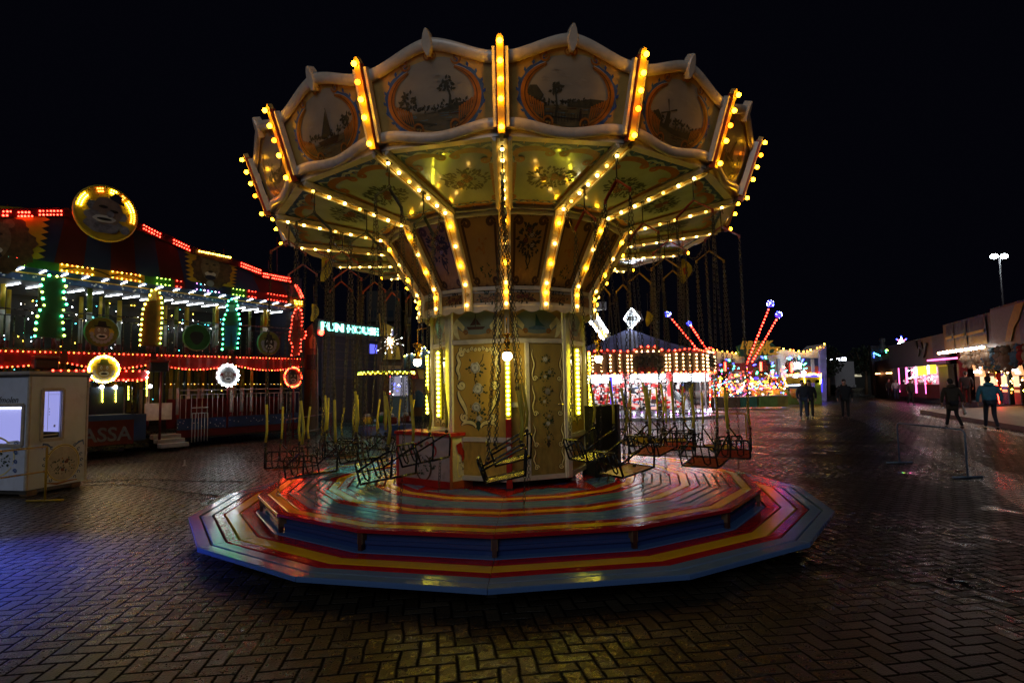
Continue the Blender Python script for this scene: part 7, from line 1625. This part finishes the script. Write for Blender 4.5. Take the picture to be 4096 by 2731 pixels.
# far end stall with dim lights
O = SF.M@V((xa-3, yS, 0)); t = thing('end_stall', 'dim closed stall at the far end of the row with two warm light strips', 'stall', tuple(O), ra); m = MB(); m.box((-2, 1, 1.6), (7, 3, 3.2), 'fascia_dark'); m.build('body', t); lt = MB()
for x in (-3.5, .5): led(lt, [(x, -.7, 2.1), (x+1.6, -.7, 2.1)], .15, .05, ['led_warm', 'led_orange'], 5, 3)
lt.build('light_strip', t)
# steel barrier at right
barrier('steel_barrier', 'blue-grey steel barrier hoop on two foot bars, standing on the wet road', gnd(2066, 1063), gnd(2223, 1097), .80, 'blue_rail', .26, (1, 0, 0), .36 if False else None, .016, rnd=True)
barrier('low_barrier', 'yellow low barrier rail standing behind the swings beside the pavilion', gnd(1795/1.0-80, 1010), gnd(1540, 1003), .75, 'yellow_rail', .2, (0, 1, 0))
barrier('red_barrier', 'dull red crowd barrier standing behind the left hand swings', gnd(655, 1035), gnd(760, 1005), .85, 'fh_red', .2, (0, 1, 0), .4)
# ================================================================== ROAD, KERB
def sheet(name, pts, z, mk, label):
    m = MB(); P_ = [gnd(u, v) for u, v in pts]; m.poly([(p.x, p.y, z) for p in P_][::-1], mk); o = m.build(name); 
    if o.data.polygons[0].normal.z < 0: o.data.flip_normals()
    tag(o, label, kind='structure'); return P_
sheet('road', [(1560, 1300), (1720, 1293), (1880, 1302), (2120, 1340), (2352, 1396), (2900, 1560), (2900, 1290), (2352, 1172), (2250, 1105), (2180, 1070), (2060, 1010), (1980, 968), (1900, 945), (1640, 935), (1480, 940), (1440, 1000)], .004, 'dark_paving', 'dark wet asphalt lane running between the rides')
sheet('side_pavement', [(2352, 1110), (2900, 1250), (2900, 1040), (2352, 1003), (2110, 955), (2010, 925), (1990, 940), (2060, 975), (2200, 1040)], .004, 'side_paving', 'damp slab paving along the stalls')
# ================================================================== PEOPLE
def skin(name, verts, edges, radii, mk, parent, sub=1):
    me = bpy.data.meshes.new(name); me.from_pydata(verts, edges, []); me.materials.append(MATS[mk]); o = place(me, name, parent)
    md = o.modifiers.new('s', 'SKIN'); md.use_smooth_shade = True; sv = me.skin_vertices[0].data if me.skin_vertices else None
    if sv is None:
        bm = __import__('bmesh').new(); bm.from_mesh(me); bm.verts.layers.skin.verify(); bm.to_mesh(me); bm.free(); sv = me.skin_vertices[0].data
    for i, r in enumerate(radii): sv[i].radius = (r if isinstance(r, tuple) else (r, r))
    sv[0].use_root = True; s2 = o.modifiers.new('b', 'SUBSURF'); s2.levels = sub; s2.render_levels = sub
    dg = bpy.context.evaluated_depsgraph_get(); dg.update(); me2 = bpy.data.meshes.new_from_object(o.evaluated_get(dg)); o.modifiers.clear(); o.data = me2; me2.name = name
    for p in me2.polygons: p.use_smooth = True
    return o
def person(label, p, rz, h=1.7, jacket='cloth_black', legs='denim', hair='hair', stride=.0, lean=0, hood=None, armf=.0, bag=False, long=False, group=None, hat=None, wide=1.0):
    t = thing('person', label, 'person', tuple(p), rz, group); k = h/1.75; t.scale = (k, k, k)
    # local: faces +y
    hx = .10; st = stride; ly = lean
    hipL, hipR = (-hx, 0, .92), (hx, 0, .92); kL, kR = (-hx, .08*st+.02, .5), (hx, -.02*st+.03, .5); aL, aR = (-hx, .24*st, .09), (hx, -.30*st, .09+.03*abs(st)); chest = (0, ly*.5, 1.36); neck = (0, ly*.7, 1.50)
    # body: head, neck, hands continuous with a slim core under the clothes
    hl, hr = (-.25*wide, .10*armf+ly*.3, .86), (.25*wide, -.10*armf+ly*.3+.04, .87)
    V_ = [(0, 0, .95), (0, ly*.4, 1.2), chest, neck, (0, ly*.85+.01, 1.60), (0, ly+.015, 1.68), (0, ly+.0, 1.735)]; E_ = [(i, i+1) for i in range(6)]; R_ = [.10, .09, .10, .055, (.072, .085), (.078, .095), (.05, .06)]
    for s_, hd in ((-1, hl), (1, hr)):
        b0 = len(V_); sh = (s_*.19*wide, ly*.6, 1.40); el = (s_*.25*wide, (hd[1]+ly*.6)/2-.04, 1.12); V_ += [sh, el, (hd[0], hd[1], hd[2]+.05), hd]; E_ += [(2, b0), (b0, b0+1), (b0+1, b0+2), (b0+2, b0+3)]; R_ += [.05, .04, .027, (.022, .038)]
        for f_ in range(4): o_ = len(V_); V_ += [(hd[0]-s_*.003, hd[1]+(-.025+f_*.017), hd[2]-.05), (hd[0]-s_*.014, hd[1]+(-.025+f_*.018), hd[2]-.09+.006*abs(f_-1.5))]; E_ += [(b0+3, o_), (o_, o_+1)]; R_ += [.009, .008]
        o_ = len(V_); V_ += [(hd[0]-s_*.01, hd[1]+.045, hd[2]-.02), (hd[0]-s_*.015, hd[1]+.055, hd[2]-.055)]; E_ += [(b0+3, o_), (o_, o_+1)]; R_ += [.011, .009]
    skin('body', V_, E_, R_, 'skin', t, 2)
    m = MB(); 
    for s_ in (-1, 1): m.ball((s_*.03, ly+.098, 1.675), .010, 'hat_white', 6, 4); m.ball((s_*.03, ly+.106, 1.675), .005, 'ink', 5, 3); m.ball((s_*.082, ly+.01, 1.66), .02, 'skin', 6, 4, (.5, 1, 1.5))
    m.tube([(0, ly+.095, 1.675), (0, ly+.122, 1.635), (0, ly+.1, 1.625)], [.008, .014, .006], 'skin', 6); m.box((0, ly+.098, 1.60), (.045, .01, .010), 'rose_red'); m.build('face', t)
    # trousers
    skin('trousers', [(0, 0, .96), hipL, kL, (aL[0], aL[1], aL[2]+.02), hipR, kR, (aR[0], aR[1], aR[2]+.02)], [(0, 1), (1, 2), (2, 3), (0, 4), (4, 5), (5, 6)], [(.15*wide, .11), .098, .068, .055, .098, .068, .055], legs, t)
    for a_ in (aL, aR): m = MB(); m.ball((a_[0], a_[1]+.05, a_[2]-.04), .06, 'shoe', 10, 6, (.75, 2.0, .75)); m.build('shoe', t)
    # jacket
    zb2 = .80 if not long else .62
    JV = [(0, ly*.2, zb2), (0, ly*.3, 1.05), (0, ly*.5, 1.30), (0, ly*.65, 1.44), (0, ly*.75, 1.52)]; JE = [(0, 1), (1, 2), (2, 3), (3, 4)]; JR = [(.20*wide, .15), (.175*wide, .13), (.20*wide, .135), (.13*wide, .10), .07]
    for s_, hd in ((-1, hl), (1, hr)): b0 = len(JV); JV += [(s_*.19*wide, ly*.6, 1.41), (s_*.265*wide, (hd[1]+ly*.6)/2-.04, 1.12), (hd[0], hd[1], hd[2]+.06)]; JE += [(2, b0), (b0, b0+1), (b0+1, b0+2)]; JR += [.078, .062, .048]
    skin('jacket', JV, JE, JR, jacket, t, 2)
    m = MB(); m.ball((0, ly-.012, 1.715), .098, hat or hair, 12, 8, (.92, 1.05, .80)); m.ball((0, ly-.045, 1.66), .085, hat or hair, 10, 6, (.95, .8, 1.1)); m.build('hat' if hat else 'hair', t)
    if hood: m = MB(); m.ball((0, ly-.08, 1.50), .13, hood, 12, 8, (1.15, .8, .6)); m.build('hood', t)
    if bag:
        o_ = t.matrix_world; m = MB(); q_ = hr; m.add([V((.0+dx, .0+dy, dz)) for dx, dy, dz in ((-.01, .02, 0), (.01, .02, 0), (.03, .24, -.30), (-.03, .24, -.30), (.03, .08, -.36), (-.03, .08, -.36))], [(0, 1, 2, 3), (3, 2, 4, 5), (0, 5, 4, 1), (0, 3, 5), (1, 4, 2)], 'bag_white'); rt_ = Matrix.Rotation(rz, 3, 'Z')@V(q_)*k
        b_ = m.build('carrier_bag'); b_.location = V(p)+rt_; b_.rotation_euler = (0, 0, rz+pi); b_.scale = (k,)*3; tag(b_, 'white carrier bag swinging from the dark walker\'s hand', 'bag')
    return t
person('person in turquoise-blue jacket and jeans walking away beside the ramp', gnd(2278, 988), RAD(-25), 1.68, 'cloth_blue', 'cloth_navy', 'hair', .9, .06, hood='cloth_blue', armf=1.0, wide=1.15)
person('person in long dark coat walking past the ramp carrying a white bag', gnd(2192, 985), RAD(-15), 1.62, 'cloth_brown', 'cloth_black', 'hair', 1.3, .10, hood='cloth_brown', armf=1, bag=True, long=True, wide=1.1)
p_ = SF.M@V((sx(2220, yS-1.2), yS-1.2, .27)); person('person in black standing on the ramp before the lit shelves', p_, RAD(-40), 1.68, 'cloth_black', 'cloth_black', 'hair', 0, .02, wide=1.1)
person('person in dark jacket and jeans in the lane, close beside a darker companion', gnd(1847, 963), RAD(170), 1.66, 'cloth_navy', 'denim', 'hair', .4, 0, armf=-1)
person('person all in black pressed close to the companion in jeans', gnd(1862, 962), RAD(150), 1.66, 'cloth_black', 'cloth_black', 'hair', .5, .03, armf=1)
person('lone person in black hooded jacket standing in the middle of the lane', gnd(1943, 963), RAD(160), 1.66, 'cloth_black', 'cloth_black', 'hair', .3, 0, hood='cloth_black', wide=1.15)
person('person in dark jacket with hands out standing near the pink display cases', gnd(2092, 931), RAD(200), 1.62, 'cloth_brown', 'cloth_black', 'hair', .5, .05, wide=1.2)
person('person in dark clothes at the far left of the distant pair by the stalls', gnd(2044, 918), RAD(180), 1.62, 'cloth_brown', 'cloth_black', 'hair', .5, 0)
person('person in pale jacket on the right of the distant pair by the stalls', gnd(2060, 920), RAD(150), 1.6, 'fh_grey', 'denim', 'hair', .3, 0, armf=1)
person('person in puffy black jacket and pale jeans leaning at the pavilion counter', gnd(1549, 948)+V((0, 0, .12)), RAD(-20), 1.72, 'cloth_navy', 'denim_pale', 'hair', .2, .10, hat='hat_white', wide=1.25)
person('person in pink top and jeans beside the black puffy jacket at the pavilion', gnd(1566, 946)+V((0, 0, .12)), RAD(30), 1.66, 'goods_red_lit', 'denim_pale', 'hair', .3, .05, hat='hat_white')
person('person in dark clothes standing in the gloom right of the funhouse', gnd(722, 985), RAD(180), 1.7, 'cloth_black', 'cloth_black', 'hair', 0, 0)
# small things lying on the ground
O = gnd(424, 1069); t = thing('white_stub', 'small white marker stub standing alone on the bricks', 'marker', tuple(O)); m = MB(); m.lathe([(.05, 0), (.05, .01), (.022, .02), (.02, .12), (.012, .135), (0, .135)], (0, 0, 0), 'steel_white', 10); m.build('stub', t)
O = gnd(237, 1038); t = thing('white_pad', 'pale flat support pad under the edge of the funhouse', 'pad', tuple(O)); m = MB(); m.box((0, 0, .05), (1.0, .35, .10), 'steel_white', None, .03); m.build('pad', t)
# ================================================================== WORLD, LIGHT, RENDER
w = bpy.data.worlds.new('World'); S.world = w; w.use_nodes = True
bg = w.node_tree.nodes['Background']; bg.inputs[0].default_value = (.34, .36, .85, 1); bg.inputs[1].default_value = .0030
sd = bpy.data.lights.new('fill_sun', 'SUN'); so = bpy.data.objects.new('fill_sun', sd); COL.objects.link(so)  # added sun lamp, fills in for ambient light of unseen street lamps
sd.energy = .33; sd.angle = RAD(30); sd.color = (.88, .92, 1); so.rotation_euler = (RAD(62), 0, RAD(-16))
S.view_settings.view_transform = 'Standard'; S.view_settings.look = 'None'; S.view_settings.exposure = 0; S.view_settings.gamma = 1
S.render.engine = 'CYCLES'
c = S.cycles; c.use_denoising = True; c.denoiser = 'OPENIMAGEDENOISE'; c.denoising_input_passes = 'RGB_ALBEDO_NORMAL'
c.max_bounces = 5; c.diffuse_bounces = 2; c.glossy_bounces = 3; c.transmission_bounces = 3; c.transparent_max_bounces = 6; c.sample_clamp_indirect = 2.5; c.sample_clamp_direct = 0
c.use_light_tree = True; c.caustics_reflective = False; c.caustics_refractive = False; c.blur_glossy = .1
